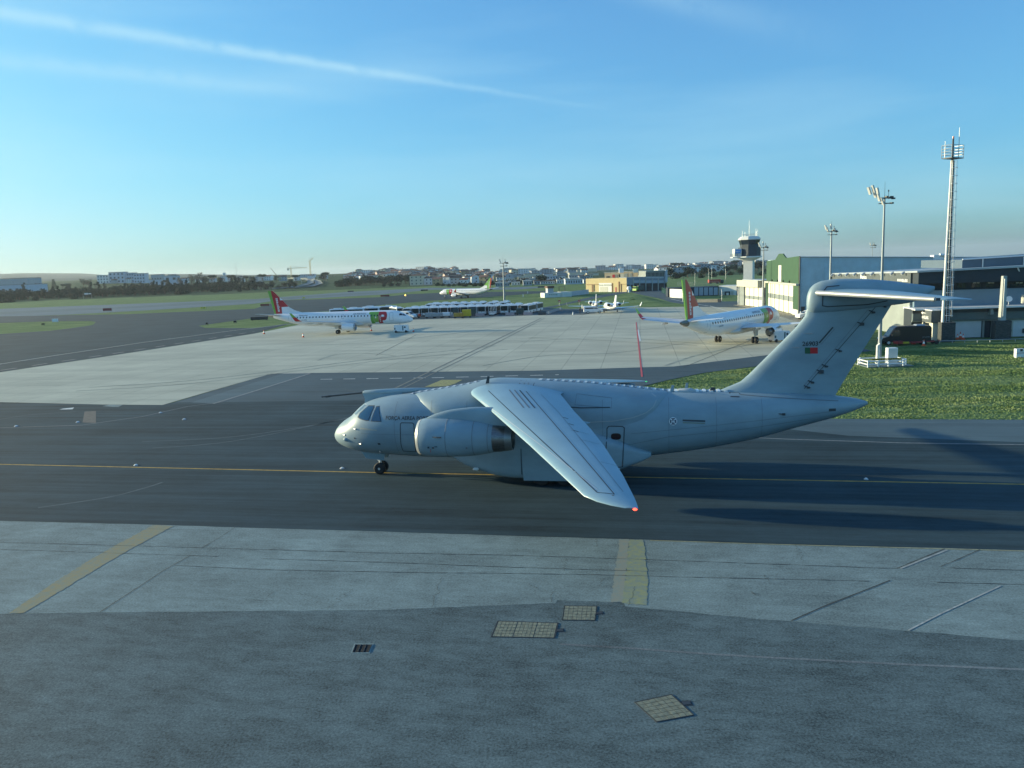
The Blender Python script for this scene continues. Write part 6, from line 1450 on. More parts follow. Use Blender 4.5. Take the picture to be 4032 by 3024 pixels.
b = MB(); b.box((0.05, 0, HT+.3), (2.8, 1.5, .12), .5); b.build('platform', M_dk, am)
b = MB(); ca, sa = math.cos(.5), math.sin(.5)
cor = [(-1.4, -.75), (1.4, -.75), (1.4, .75), (-1.4, .75)]; cor = [(ca*x-sa*y_, sa*x+ca*y_) for x, y_ in cor]
for z in (.8, 1.2, 1.6, 2.1): pts = [(x, y_, HT+z) for x, y_ in cor]; b.tube(pts+[pts[0]], .045, 5)
for x, y_ in cor: b.tube([(x, y_, HT+.3), (x, y_, HT+2.15)], .055, 5)
b.build('railing', M_steel, am)
for x, y_, h in ((-1.35, -.4, 2.7), (.75, -.2, 4.6)): b = MB(); b.tube([(x, y_, HT+.4), (x, y_, HT+h)], [.06, .04], 6); b.build('aerial', M_steel, am)
b = MB(); b.tube([(0, 0, HT+3.1), (0, 0, HT+3.4)], .12, 8); b.build('beacon', M_red, am)
# ---- floodlight masts
def light_mast(x, y, H, label, heads='a', r0=.22, sc=1.0):
    t = thing('floodlight_mast', label, 'floodlight mast', (x, y, 0), 0, 'tall floodlight masts')
    b = MB(); b.tube([(0, 0, 0), (0, 0, H)], [r0, r0*.42], 14); b.build('pole', mat('mast_grey', (.27, .30, .32), .5, .3), t, smooth=True)
    b = MB(); b.tube([(0, 0, H), (0, 0, H+2.2*sc)], [.03*sc, .015*sc], 5); b.build('lightning_rod', M_dk, t)
    b = MB()
    for z, r_ in ((-.1, .9), (-.85, .75)):
        pts = [(r_*sc*math.cos(a)*1.1, r_*sc*math.sin(a)*.7, H+z*sc) for a in np.linspace(0, 2*math.pi, 13)]; b.tube(pts, .05*sc, 5)
        b.tube([(-r_*sc, 0, H+z*sc), (r_*sc, 0, H+z*sc)], .06*sc, 5); b.tube([(0, -r_*.7*sc, H+z*sc), (0, r_*.7*sc, H+z*sc)], .06*sc, 5)
    b.build('head_frame', M_dk, t)
    lampm = mat('lamp_housing', (.55, .56, .54), .4, .3)
    spec_ = {'a': [(-1.0, -.3, .0, .35), (-1.35, .2, .55, .35), (-1.75, -.25, 1.2, .35), (-2.1, .25, 1.0, .35), (-.75, .6, .9, .25), (-.6, -.55, -.55, .4)], 'b': [(-.9, 0, .3, .35), (-1.2, .2, .8, .3), (-.2, -.2, 1.0, .1), (.9, .1, .1, .5)], 'c': [(-.8, 0, .5, .3), (.7, 0, .1, .4)]}[heads]
    for x_, y_, z_, a in spec_:
        b = MB(); U = Vector((math.sin(a)*-1, 0, math.cos(a))); 
        b.slab((x_*sc, y_*sc, H+z_*sc), U*sc, Vector((0, 1, 0))*sc, Vector((math.cos(a), 0, math.sin(a)))*sc, [(-.55, -.28), (.55, -.28), (.55, .28), (-.55, .28)], -.10, .10); b.build('floodlight', lampm, t)
        b = MB(); b.slab((x_*sc, y_*sc, H+z_*sc), U*sc, Vector((0, 1, 0))*sc, Vector((math.cos(a), 0, math.sin(a)))*sc, [(-.48, -.22), (.48, -.22), (.48, .22), (-.48, .22)], .10, .13); b.build('floodlight_glass', M_dk, t)
    for x_, y_, z_ in ((.75, 0, -.1), (1.1, .2, .05), (1.15, -.2, -.2), (.9, -.3, -.85), (.5, .4, .1)):
        b = MB(); b.box((x_*sc, y_*sc, H+z_*sc), (.42*sc, .36*sc, .22*sc), .4); b.build('small_lamp', M_dk, t)
    b = MB(); b.tube([(.55*sc, 0, H), (.55*sc, 0, H+.9*sc)], .03*sc, 5); b.box((.55*sc, 0, H+.9*sc), (.12*sc, .12*sc, .25*sc)); b.build('sensor', M_dk, t)
    return t
p = G(3462, 1424); light_mast(p.x, p.y, 20.1, 'tallest floodlight mast standing in the white railed enclosure on the grass', 'a', .24, .85)
p = AT(3270, 1085, 166.0); light_mast(p.x, p.y, 18.6, 'floodlight mast rising in front of the pale blue hangar side', 'b', .34, .95)
p = G(2990, 1215); light_mast(p.x-.0, p.y-3, 16.4, 'floodlight mast in front of the control tower', 'b', .34, .95)
p = G(1987, 1198); light_mast(p.x, p.y, 15.5, 'floodlight mast standing behind the rows of buses', 'c', .42, 1.4)
p = AT(3432, 1085, 262.0); t = light_mast(p.x, p.y, 16.5, 'small distant lamp mast just above the roof of the blue hangar', 'c', .16, .9)
# enclosure around the near mast
p0 = G(3473, 1438)
en = thing('mast_enclosure', 'low white railing with yellow and black tape round the mast base', 'railing', (p0.x, p0.y, 0), 0)
W2, D2 = 2.45, 1.6
cor = [(-W2, -D2), (W2*.72, -D2), (W2, -D2*.5), (W2, D2), (-W2*.8, D2), (-W2, D2*.6)]
for z in (.35, .72):
    b = MB()
    for i in range(len(cor)): a, c = cor[i], cor[(i+1) % len(cor)]; b.tube([(a[0], a[1], z), (c[0], c[1], z)], .075, 6)
    b.build('rail', M_white, en)
for x, y_ in cor+[(0, -D2), (0, D2), (-W2*.5, -D2)]: b = MB(); b.box((x, y_, .42), (.14, .14, .84)); b.build('post', M_white, en)
b = MB()
for i in range(16): b.b2(-W2+.5+i*.2, -W2+.6+i*.2, -D2-.1, -D2-.08, .86, 1.04)
tb = MB(); tb.b2(-W2+.4, W2*.6, -D2-.085, -D2-.06, .85, 1.05); tp_ = tb.build('warning_tape', M_yel, en); b.build('tape_stripes', M_black, tp_)
pl = MB(); pl.box((.2, 0, .04), (5.4, 3.6, .08)); pl.build('plinth', M_conc, en)
t = thing('electrical_cabinet', 'white metal cabinet standing inside the mast enclosure', 'cabinet', (p0.x+1.15, p0.y+.1, .08)); MB().box((0, 0, 1.0), (1.15, .7, 2.0)).build('housing', M_white, t); MB().box((0, -.36, 1.0), (1.0, .02, 1.8)).build('door', M_twh, t); MB().box((-.35, -.38, .5), (.2, .02, .2)).build('label_plate', M_dk, t)
t = thing('cable_post', 'thick white slanted-top post next to the mast base', 'post', (p0.x-.75, p0.y-.4, .08)); b = MB(); b.loft([[(r_*math.cos(a), r_*math.sin(a), z+dz*math.cos(a)) for a in np.linspace(0, 6.2832, 16, endpoint=False)] for r_, z, dz in ((.22, 0, 0), (.20, 2.5, .16))]); b.build('tube', M_twh, t, smooth=True, ang=50)
p = G(4012, 1408); t = thing('white_junction_box', 'small white two-legged box standing on the grass at the right edge', 'cabinet', (p.x, p.y, 0))
MB().box((0, 0, .62), (1.0, .5, 1.0)).build('housing', M_white, t); MB().box((.1, -.26, .95), (.3, .02, .3)).build('window', M_dk, t); MB().box((0, -.26, .6), (1.0, .02, .06)).build('stripe', mat('dull_red', (.25, .04, .06), .6), t)
for s in (-.38, .38): MB().box((s, 0, .07), (.16, .4, .14)).build('leg', M_white, t)
# kerb and low rail in front of the shutters
a = G(3700, 1352); c_ = G(4250, 1338); b = MB(); b.tube([(a.x, a.y, .35), (c_.x, c_.y, .35)], .05, 6)
for k in range(12): q = a.lerp(c_, k/11); b.tube([(q.x, q.y, 0), (q.x, q.y, .38)], .05, 6)
tag(b.build('guard_rail', M_steel), 'low metal guard rail between the grass and the shutters', 'guard rail')
# ---- fire station
M_yb = mat('yellow_render', (.52, .42, .22), .8, var=.06, scale=.5); M_bg = mat('beige_render', (.46, .39, .27), .8, var=.06, scale=.5)
fs = thing('fire_station', 'beige and blue-grey fire station with tall dark vehicle bays beyond the grass mound', 'building')
FA, FB = Vector((39.8, 402, 0)), Vector((57.6, 381, 0)); FC = Vector((78.5, 385.5, 0))
Fy = Face(FA, FB); Fg = Face(FB, FC)
k2 = lambda x, y: (2280+x*.1718, 1040+y*.1718)
zA = Fy.pt(*k2(600, 325))[1]
b = MB(); bk = Vector((9, 12, 0)); b.prism([(FA.x, FA.y), (FB.x, FB.y), (FB.x+bk.x, FB.y+bk.y), (FA.x+bk.x, FA.y+bk.y)], 0, zA); b.build('yellow_wing', M_yb, fs)
zt = Fy.pt(*k2(900, 640))[1]
def pan(F_, r, nm, m, t0=0.02, t1=.12, zmin=None): a_, b_ = k2(r[0], r[1]), k2(r[2], r[3]); return F_.panel(a_[0], a_[1], b_[0], b_[1], nm, m, fs, t0, t1, zmin)
pan(Fy, (460, 432, 750, 640), 'white_frame', M_twh); pan(Fy, (466, 466, 560, 505), 'window', M_gband, .12, .18); pan(Fy, (575, 462, 745, 500), 'window', M_gband, .12, .18)
pan(Fy, (485, 520, 665, 640), 'garage_door', M_lgrey, .12, .2); pan(Fy, (830, 530, 862, 645), 'red_door', mat('door_red', (.35, .06, .04), .6)); pan(Fy, (140, 632, 1090, 650), 'plinth', M_twh, 0, .1, 0)
for r in ((295, 470, 320, 635), (345, 470, 352, 630), (905, 400, 930, 650), (965, 450, 973, 640), (170, 462, 300, 476), (320, 460, 460, 470), (930, 455, 1085, 463), (760, 435, 772, 640)): pan(Fy, r, 'pipe', mat('pipe_brown', (.26, .15, .08), .7), .0, .25)
# upper floor set back
UA = FA+Vector((10.2, -2.2, 0))+Vector((3, 7, 0)); 
Fu = Face(FA+Vector((4, 6, 0)), FC+Vector((2.5, 1.5, 0)))
uu0 = Fu.pt(*k2(585, 250))[0]; uu1 = Fu.pt(*k2(1525, 250))[0]; zu = Fu.pt(*k2(1100, 165))[1]
Fu.slab([(uu0, 0), (uu1, 0), (uu1, Fu.pt(*k2(1520, 148))[1]), (uu0, Fu.pt(*k2(590, 195))[1])], -9, 0).build('upper_floor', M_bg, fs)
Fu.slab([(uu0-.2, Fu.pt(*k2(590, 198))[1]), (uu1, Fu.pt(*k2(1520, 152))[1]), (uu1, Fu.pt(*k2(1520, 146))[1]), (uu0-.2, Fu.pt(*k2(590, 192))[1])], -9, .3).build('parapet', M_twh, fs)
for r, m in (((625, 278, 705, 308), M_glass), ((765, 240, 822, 308), M_red), ((858, 235, 872, 305), M_gband), ((910, 232, 945, 300), M_glass), ((950, 225, 1040, 298), M_lgrey), ((1053, 212, 1115, 296), M_gband), ((1158, 210, 1222, 294), M_gband)): pan(Fu, r, 'window', m)
# bays
bz = Fg.pt(*k2(1500, 290))[1]
g0 = 0.0; g1 = Fg.pt(*k2(2005, 400))[0]; ztop = Fg.pt(*k2(1740, 150))[1]; um = Fg.pt(*k2(1528, 300))[0]
Fg.zr(0, g1, 0, bz, 'bay_block', mat('blue_grey_render', (.24, .29, .34), .7, var=.05, scale=.5), fs, -10, 0)
Fg.zr(um, g1, bz, ztop, 'office_block', M_gband, fs, -10, .0)
Fg.zr(um, g1, ztop-.5, ztop, 'roof_band', M_gband, fs, 0, .5)
Fg.panel(*k2(1960, 130), *k2(2005, 405), 'end_fin', mat('pale_blue_fin', (.42, .48, .55), .7), fs, 0, 1.2)
for x0, x1 in ((1250, 1375), (1395, 1515), (1540, 1665), (1685, 1800), (1822, 1945), (1960, 2010)):
    a_, b_ = k2(x0, 440), k2(x1, 620); Fg.panel(a_[0], a_[1], b_[0], b_[1], 'vehicle_bay', mat('bay_brown', (.035, .03, .03), .6), fs, .02, .08, 0)
    a_, b_ = k2(x0, 372), k2(x1, 428); Fg.panel(a_[0], a_[1], b_[0], b_[1], 'bay_panel', mat('pale_blue_panel', (.42, .47, .52), .6), fs, .02, .12)
for x0 in (1236, 1380, 1520, 1666, 1806): a_, b_ = k2(x0, 330), k2(x0+16, 625); Fg.panel(a_[0], a_[1], b_[0], b_[1], 'bay_column', M_lgrey, fs, .05, .35, 0)
for x0 in (1105, 1180): a_, b_ = k2(x0, 472), k2(x0+50, 548); Fg.panel(a_[0], a_[1], b_[0], b_[1], 'window', M_glass, fs, .02, .08)
for i in range(13): a_, b_ = k2(1545+i*31, 195), k2(1561+i*31, 285); Fg.panel(a_[0], a_[1], b_[0], b_[1], 'window', M_glass, fs, .02, .08)
for i in range(13): a_, b_ = k2(1540+i*31, 288), k2(1560+i*31, 322); Fg.panel(a_[0], a_[1], b_[0], b_[1], 'sill_panel', M_shut, fs, .05, .2)
pp = AT(*k2(965, 110), 396); b = MB(); b.box((pp.x, pp.y, pp.z-.8), (2.2, 2, 2.2)); pp = AT(*k2(1290, 130), 394); b2_ = MB(); b2_.box((pp.x, pp.y, pp.z-.5), (2.4, 2, 1.8)); b.build('roof_plant', M_lw, fs); b2_.build('roof_plant', M_cream, fs)
for x in (717, 1315, 1500, 1680): pp = AT(*k2(x, 100), 395); b = MB(); b.tube([(pp.x, pp.y, 9), (pp.x, pp.y, pp.z+.6)], .06, 5); b.build('aerial', M_dk, fs)
# fire engine in its bay
q = Fg.A+Fg.U*Fg.pt(*k2(1345, 600))[0]+Fg.N*1.6
t = thing('fire_engine', 'dark fire engine with a lime green cab standing in the first open bay', 'fire engine', (q.x, q.y, .01), -.9)
MB().box((0, .4, 1.7), (2.6, 4.0, 2.2)).build('body', mat('engine_dark', (.03, .07, .07), .4), t); MB().box((-.1, -2.4, 1.5), (2.5, 1.6, 2.0), taper=.86).build('cab', mat('lime_green', (.25, .45, .04), .5), t); MB().box((-.1, -3.2, 1.9), (2.0, .08, .8)).build('windscreen', M_glass, t)
for yy in (-2.0, 1.5):
    for s in (1, -1): b = MB(); b.disc((s*1.2, yy, .5), (1, 0, 0), .5, .3, 14); b.build('wheel', M_black, t)
# satellite ball and container near the station
p = AT(*k2(1148, 640), 372); t = thing('white_beacon', 'round white beacon on a stand in front of the fire station', 'beacon', (p.x, p.y, 0)); b = MB(); b.loft([[(r_*math.cos(a), r_*math.sin(a), z) for a in np.linspace(0, 6.2832, 14, endpoint=False)] for z, r_ in ((.0, .5), (1.1, .5), (1.2, .9), (1.9, 1.15), (2.7, .9), (3.0, .1))]); b.build('dome', M_white, t, smooth=True, ang=50)
# ---- bunker like service building
bk = thing('service_building', 'low white service building with a dark-roofed turret on the grass', 'building')
k6 = lambda x, y: (1600+x*.3165, 1000+y*.3165)
BA = G(*k6(1720, 545)); BB = G(*k6(2035, 530)); Fb = Face(BA, BB)
zb = Fb.pt(*k6(1800, 483))[1]; L_ = Fb.L
Fb.zr(0, L_*.68, 0, zb, 'lower_block', M_twh, bk, -6, 0); zc_ = Fb.pt(*k6(1980, 472))[1]; Fb.zr(L_*.68, L_*1.05, 0, zc_, 'higher_block', M_twh, bk, -6, .8)
ta = Fb.pt(*k6(1768, 450))[0]; tb_ = Fb.pt(*k6(1838, 450))[0]; z1_ = Fb.pt(*k6(1800, 425))[1]
Fb.zr(ta, tb_, zb, z1_, 'turret', mat('turret_wall', (.45, .46, .50), .7), bk, -4, -1); Fb.zr(ta-.3, tb_+.3, z1_, z1_+.9, 'turret_roof', mat('roof_brown', (.12, .07, .05), .8), bk, -4.5, -.5)
for i in range(5): a_, b_ = k6(1775+i*22, 500), k6(1790+i*22, 512); Fb.panel(a_[0], a_[1], b_[0], b_[1], 'vent', M_gband, bk, .0, .05)
a_ = G(*k6(2035, 525)); c_ = AT(2318, 1144, 372); W3 = Face(a_, (c_.x, c_.y)); W3.zr(0, W3.L, 0, 2.1, 'side_wall', mat('pale_wall', (.45, .48, .52), .7), bk, -.4, 0)
b = MB(); pa, pb = AT(*k6(1900, 440), 352), AT(*k6(1970, 440), 352)
b.tube([(pa.x, pa.y, 0), (pa.x, pa.y, pa.z+1.2), (pb.x, pb.y, pa.z+1.2), (pb.x, pb.y, 0)], .15, 6); tag(b.build('pipe_gantry', M_dk), 'dark square pipe gantry standing behind the low white service building', 'gantry')
# ---- white wall, container sheds and low hall behind the rear-view jet
k8 = lambda x, y: (2600+x*.1582, 1050+y*.1582)
p1, p2 = G(*k8(235, 765)), G(*k8(660, 790)); w_ = Face(p1, p2); zz = w_.pt(*k8(400, 560))[1]
t = thing('boundary_wall', 'long white wall behind the green wire fence, left of the jet fin', 'wall'); w_.zr(0, w_.L*1.0, 0, zz, 'wall_body', M_twh, t, -1, 0)
p1, p2 = G(*k8(840, 735)), G(*k8(1450, 715)); w_ = Face(p1, p2); zz = w_.pt(*k8(1100, 500))[1]
t = thing('shed_row', 'row of five dark framed sheds with pale blue doors', 'sheds'); w_.zr(-10, w_.L, 0, zz, 'shed_body', mat('shed_dark', (.02, .03, .05), .6), t, -8, 0)
for i in range(5): a_, b_ = k8(845+i*121, 515), k8(945+i*121, 715); w_.panel(a_[0], a_[1], b_[0], b_[1], 'shed_door', mat('shed_blue', (.33, .39, .46), .6), t, .02, .1, .2)
p1, p2 = G(*k8(1455, 712)), G(*k8(2050, 705)); w_ = Face(p1, p2); zz = w_.pt(*k8(1700, 470))[1]
t = thing('low_hall', 'low white hall with a sloping parapet beside the cream hangar', 'building'); w_.slab([(0, 0), (w_.L, 0), (w_.L, zz*.98), (w_.L*.72, zz*.98), (0, zz*1.0)], -9, 0).build('wall', M_twh, t)
for x0, x1, y0, m in ((1535, 1590, 625, M_lgrey), (1600, 1740, 615, M_dk), (1648, 1705, 650, M_twh), (1760, 1820, 610, M_lgrey), (1905, 2050, 480, M_dgrey)): a_, b_ = k8(x0, y0), k8(x1, 710); w_.panel(a_[0], a_[1], b_[0], b_[1], 'opening', m, t, .02 if m is M_dk else .05, .1 if m is M_dk else .15, 0)
p1, p2 = G(*k8(920, 890)), G(*k8(1510, 885)); w_ = Face(p1, p2); t = thing('low_wall', 'low concrete retaining wall along the service road', 'wall'); w_.zr(0, w_.L*.86, 0, 1.0, 'wall_body', mat('wall_concrete', (.36, .33, .26), .8, var=.15, scale=1), t, -.4, 0); w_.zr(w_.L*.86, w_.L, 0, 1.0, 'dark_end', M_dgrey, t, -.4, .05)
# fence with posts along the curved road
def fence(pts, label, h=1.9, step=3.0, m=None, name='wire_fence', mesh=True):
    t = thing(name, label, 'fence'); P = [G(*p) for p in pts]
    b = MB(); mm = MB(); d_ = 0
    for a, c in zip(P[:-1], P[1:]):
        L = (c-a).length; n = max(1, int(L/step))
        for k in range(n+1):
            q = a.lerp(c, k/n); b.tube([(q.x, q.y, 0), (q.x, q.y, h)], .05, 5)
        for z in (h*.15, h*.5, h): mm.tube([(a.x, a.y, z), (c.x, c.y, z)], .03, 4)
        kk = max(2, int(L/.5))
        for k in range(kk): q = a.lerp(c, k/kk); mm.tube([(q.x, q.y, 0), (q.x, q.y, h)], .012, 3, cap=False)
    b.build('posts', m or M_steel, t); mm.build('wire', m or M_steel, t)
fence([k8(35, 640), k8(150, 700), k8(300, 745), k8(500, 780), k8(660, 800)], 'green wire fence curving round the road in front of the white wall', 2.3, 4, mat('fence_green', (.05, .16, .11), .7))
fence([k8(430, 470), k8(830, 480), k8(1450, 450)], 'distant wire fence behind the row of sheds', 2.0, 6)
for x, y, h, l in ((862, 470, 7.5, 'thin lamp post left of the first shed'), (1200, 405, 9, 'thin lamp post behind the third shed'), (1280, 400, 10, 'thin double lamp post behind the fourth shed'), (1625, 415, 9, 'thin lamp post above the low white hall'), (562, 865, 3.8, 'short post sign at the mound left of the jet fin'), (1530, 880, 4.2, 'short lamp post at the dark end of the low wall'), (1935, 880, 4.2, 'short lamp post just left of the cream hangar')):
    p = G(*k8(x, y)); t = thing('lamp_post', l, 'lamp post', (p.x, p.y, 0), 0, 'thin lamp posts'); MB().tube([(0, 0, 0), (0, 0, h)], [.10, .07], 8).build('pole', M_steel, t); MB().box((-.3, 0, h), (.7, .2, .1)).build('lamp_head', M_white, t)
p = G(*k8(1340, 425)); t = thing('red_lorry', 'small red lorry passing behind the sheds', 'lorry', (p.x, p.y, 0), .1); MB().box((0, 0, 1.6), (7, 2.3, 1.8)).build('load_box', mat('lorry_red', (.42, .06, .04), .5), t); MB().box((4.6, 0, 1.3), (1.8, 2.2, 1.9), taper=.85).build('cab', M_dk, t)
for X in (-2.5, 2, 4.6): 
    for s in (1, -1): b = MB(); b.disc((X, s*1.05, .5), (0, 1, 0), .5, .3, 12); b.build('wheel', M_black, t)
# ---- airfield signs
def sign(px, py, w, h, m, label, split=None, txt=None, emit=None):
    p = G(px, py); t = thing('taxiway_sign', label, 'airfield sign', (p.x, p.y, 0), 0, 'airfield guidance signs')
    MB().box((0, 0, h/2+.2), (w, .35, h)).build('panel', m, t)
    for s in (-.4, .4): MB().box((s*w, 0, .12), (.12, .3, .24)).build('leg', M_dk, t)
    if split: MB().box((split*w, -.19, h/2+.2), (.18, .03, h)).build('divider', M_dk, t)
M_sy = mat('sign_yellow', (.70, .58, .10), .5); M_sr = mat('sign_red', (.22, .04, .04), .6); M_sk = mat('sign_back', (.03, .035, .04), .7)
sign(423, 1225, 4.2, 1.2, M_sr, 'dark red airfield sign on the grass by the far runway at the left'); sign(800, 1217, 2.3, .85, M_sy, 'yellow two-panel sign left of the parked jet tail', .02); sign(218, 1270, 2.1, 1.2, M_white, 'white back of a sign on the left grass island')
sign(1043, 1206, 4.1, .9, M_sr, 'dark red sign just left of the green tail strip', .1); sign(1022, 1262, 5.4, .95, M_sk, 'black sign lying low left of the parked jet tailplane'); sign(1196, 1176, 1.6, .75, M_sy, 'yellow sign seen above the parked jet fin'); sign(1516, 1169, 5.0, .95, M_sr, 'long dark red sign beyond the parked jet', -.2)
sign(1381, 1150, 4.6, .85, M_sk, 'black sign beside the far runway above the parked jet'); sign(1671, 1146, 4.8, .85, M_sk, 'black sign beside the far runway left of the taxiing jet'); sign(2134, 1133, 5.5, .8, M_sk, 'black sign on the grass right of the bus mast')
sign(170, 1280, .9, .4, M_sk, 'tiny black box on the left grass island'); sign(815, 1278, .6, .4, M_sk, 'tiny black box at the tip of the grass by the dashed line'); sign(926, 1272, .8, .5, M_sk, 'tiny black box further right on the same grass tip')
p = G(1596, 1168); t = thing('guard_light', 'small glowing yellow guard light beyond the parked jet', 'airfield light', (p.x, p.y, 0)); MB().tube([(0, 0, 0), (0, 0, .6)], .12, 8).build('stand', M_dk, t); MB().tube([(0, -.15, .8), (0, .15, .8)], .36, 14).build('lamp', mat('amber_lamp', (.9, .6, .1), .4, emit=((1, .62, .12), 2.5)), t)
for x, l in ((2203, 'no-entry sign left of the small jets'), (2281, 'no-entry sign directly above the white van')):
    p = G(x, 1203); t = thing('no_entry_sign', l, 'road sign', (p.x, p.y, 0), 0, 'round no-entry signs'); MB().tube([(0, 0, 0), (0, 0, 1.6)], .04, 6).build('pole', M_steel, t); MB().disc((0, 0, 1.5), (0, 1, 0), .42, .05, 20).build('plate', mat('sign_bright_red', (.6, .05, .03), .5), t); MB().box((0, -.04, 1.5), (.56, .03, .14)).build('bar', M_white, t)
for x, y, l in ((2060, 1170, 'white marker post on the grass right of the bus mast'), (2078, 1157, 'small white marker post further back on the grass')):
    p = G(x, y); t = thing('marker_post', l, 'marker post', (p.x, p.y, 0)); MB().box((0, 0, .7), (.35, .3, 1.4), taper=.7).build('post', M_white, t); MB().box((0, 0, .1), (.5, .45, .2)).build('foot', M_conc, t)
# ================================================================== TREES
M_bark = mat('bark', (.10, .075, .055), .9)
def leafmat(name, a, b): return mat(name, a, .8, col2=b, scale=.35, detail=3, spec=.15)
M_l1 = leafmat('foliage_dark', (.018, .050, .032), (.010, .028, .020))
M_l2 = leafmat('foliage_mid', (.030, .066, .036), (.016, .036, .022))
M_l3 = leafmat('foliage_olive', (.055, .072, .036), (.028, .040, .024))
M_l4 = leafmat('foliage_brown', (.09, .08, .055), (.05, .048, .036))
def crown(kind, h, w, seed, n=420, leaf=.55):
    rnd = random.Random(seed); b = MB(); clumps = []
    if kind == 'round':
        for _ in range(13): a = rnd.uniform(0, 6.28); r_ = rnd.uniform(0, .34)*w; clumps.append((r_*math.cos(a), r_*math.sin(a), h*rnd.uniform(.42, .82), w*rnd.uniform(.17, .27)))
    elif kind == 'pine':
        for _ in range(14): a = rnd.uniform(0, 6.28); r_ = rnd.uniform(.05, .42)*w; clumps.append((r_*math.cos(a), r_*math.sin(a), h*rnd.uniform(.74, .88), w*rnd.uniform(.13, .2)))
    elif kind == 'tall':
        for i in range(12): clumps.append((rnd.uniform(-.1, .1)*w, rnd.uniform(-.1, .1)*w, h*(.2+.065*i), w*rnd.uniform(.18, .3)*(1.1-abs(i-5)/12)))
    elif kind == 'tier':
        for i in range(9):
            z = h*(.28+.08*i); r_ = w*.5*(1-i/10)
            for k in range(6): a = k*1.047+i*.4; clumps.append((r_*.7*math.cos(a), r_*.7*math.sin(a), z, w*.10))
    elif kind == 'bush':
        for _ in range(10): a = rnd.uniform(0, 6.28); r_ = rnd.uniform(0, .36)*w; clumps.append((r_*math.cos(a), r_*math.sin(a), h*rnd.uniform(.2, .62), w*rnd.uniform(.16, .26)))
    elif kind == 'bare':
        for _ in range(10): a = rnd.uniform(0, 6.28); r_ = rnd.uniform(0, .36)*w; clumps.append((r_*math.cos(a), r_*math.sin(a), h*rnd.uniform(.5, .9), w*rnd.uniform(.12, .2)))
    for i in range(n):
        c = clumps[i % len(clumps)]; v = Vector((rnd.gauss(0, 1), rnd.gauss(0, 1), rnd.gauss(0, 1))).normalized()*c[3]*rnd.uniform(.55, 1.12)
        p = Vector(c[:3])+Vector((v.x, v.y, v.z*(.55 if kind in ('pine', 'tier') else .85)))
        a = Vector((rnd.gauss(0, 1), rnd.gauss(0, 1), rnd.gauss(0, .6))).normalized(); d = a.cross(Vector((rnd.gauss(0, 1), rnd.gauss(0, 1), rnd.gauss(0, 1)))).normalized(); s = leaf*rnd.uniform(.6, 1.25)
        b.add([p-a*s, p-d*s*.8, p+a*s, p+d*s*.8], [(0, 1, 2, 3)])
    return b
def make_tree(kind, h, w, seed, m, n=420, leaf=.55):
    t = thing('tree', 'x', 'tree'); b = MB(); rnd = random.Random(seed)
    th = {'round': .5, 'pine': .78, 'tall': .3, 'tier': .98, 'bush': .3, 'bare': .6}[kind]*h
    b.tube([(0, 0, -.8), (.1, 0, th*.5), (0, .1, th)], [w*.045, w*.035, w*.015], 7)
    for i in range(5):
        a = i*1.257+seed; z = th*rnd.uniform(.5, .9); b.tube([(0, 0, z), (math.cos(a)*w*.28, math.sin(a)*w*.28, z+h*.17)], [w*.02, w*.006], 5)
    b.build('trunk', M_bark, t)
    if kind == 'bare':
        bb = MB()
        for i in range(60):
            a = rnd.uniform(0, 6.28); z = th*rnd.uniform(.5, 1); q = Vector((math.cos(a)*w*.25, math.sin(a)*w*.25, z+h*.15)); bb.tube([q*.5+Vector((0, 0, z*.5)), q, q+Vector((rnd.uniform(-1, 1)*w*.15, rnd.uniform(-1, 1)*w*.15, rnd.uniform(.05, .2)*h))], [.05, .035, .015], 4)
        bb.build('branches', M_bark, t)
    c = crown(kind, h, w, seed, n, leaf).build('crown', m, t); return t
PT = {'round0': make_tree('round', 8.5, 9, 1, M_l1), 'round1': make_tree('round', 7.5, 8.5, 2, M_l2), 'round2': make_tree('round', 8, 9.5, 3, M_l3), 'pine': make_tree('pine', 10, 11, 4, M_l1, 420), 'tall': make_tree('tall', 12, 6, 5, M_l1, 380), 'tier': make_tree('tier', 18, 9, 6, M_l2, 600, .5), 'bush': make_tree('bush', 5, 8.5, 7, M_l1, 380), 'bush1': make_tree('bush', 4.5, 8, 8, M_l2, 380), 'bare': make_tree('bare', 11, 10, 9, M_l4, 170, .4)}
used_t = set()
def tree(kind, x, y, label, s=1.0, group=None, z=None, sz=None):
    o = PT[kind]
    if kind in used_t: o = copy_tree(o)
    used_t.add(kind)
    o.location = (x, y, (hz(x, y) if z is None else z)-.15); o.rotation_euler = (0, 0, random.uniform(0, 6.28)); o.scale = (s, s, (sz or s)); o.name = {'bush': 'shrub', 'bush1': 'shrub', 'pine': 'umbrella_pine', 'tier': 'tiered_conifer', 'bare': 'bare_tree'}.get(kind, 'tree')
    o['label'] = label; o['category'] = 'shrub' if 'bush' in kind else 'tree'
    if group: o['group'] = group
    elif 'group' in o: del o['group']
    return o
def colx(px, y): return (px-2016)/3093*y
rt = random.Random(11)
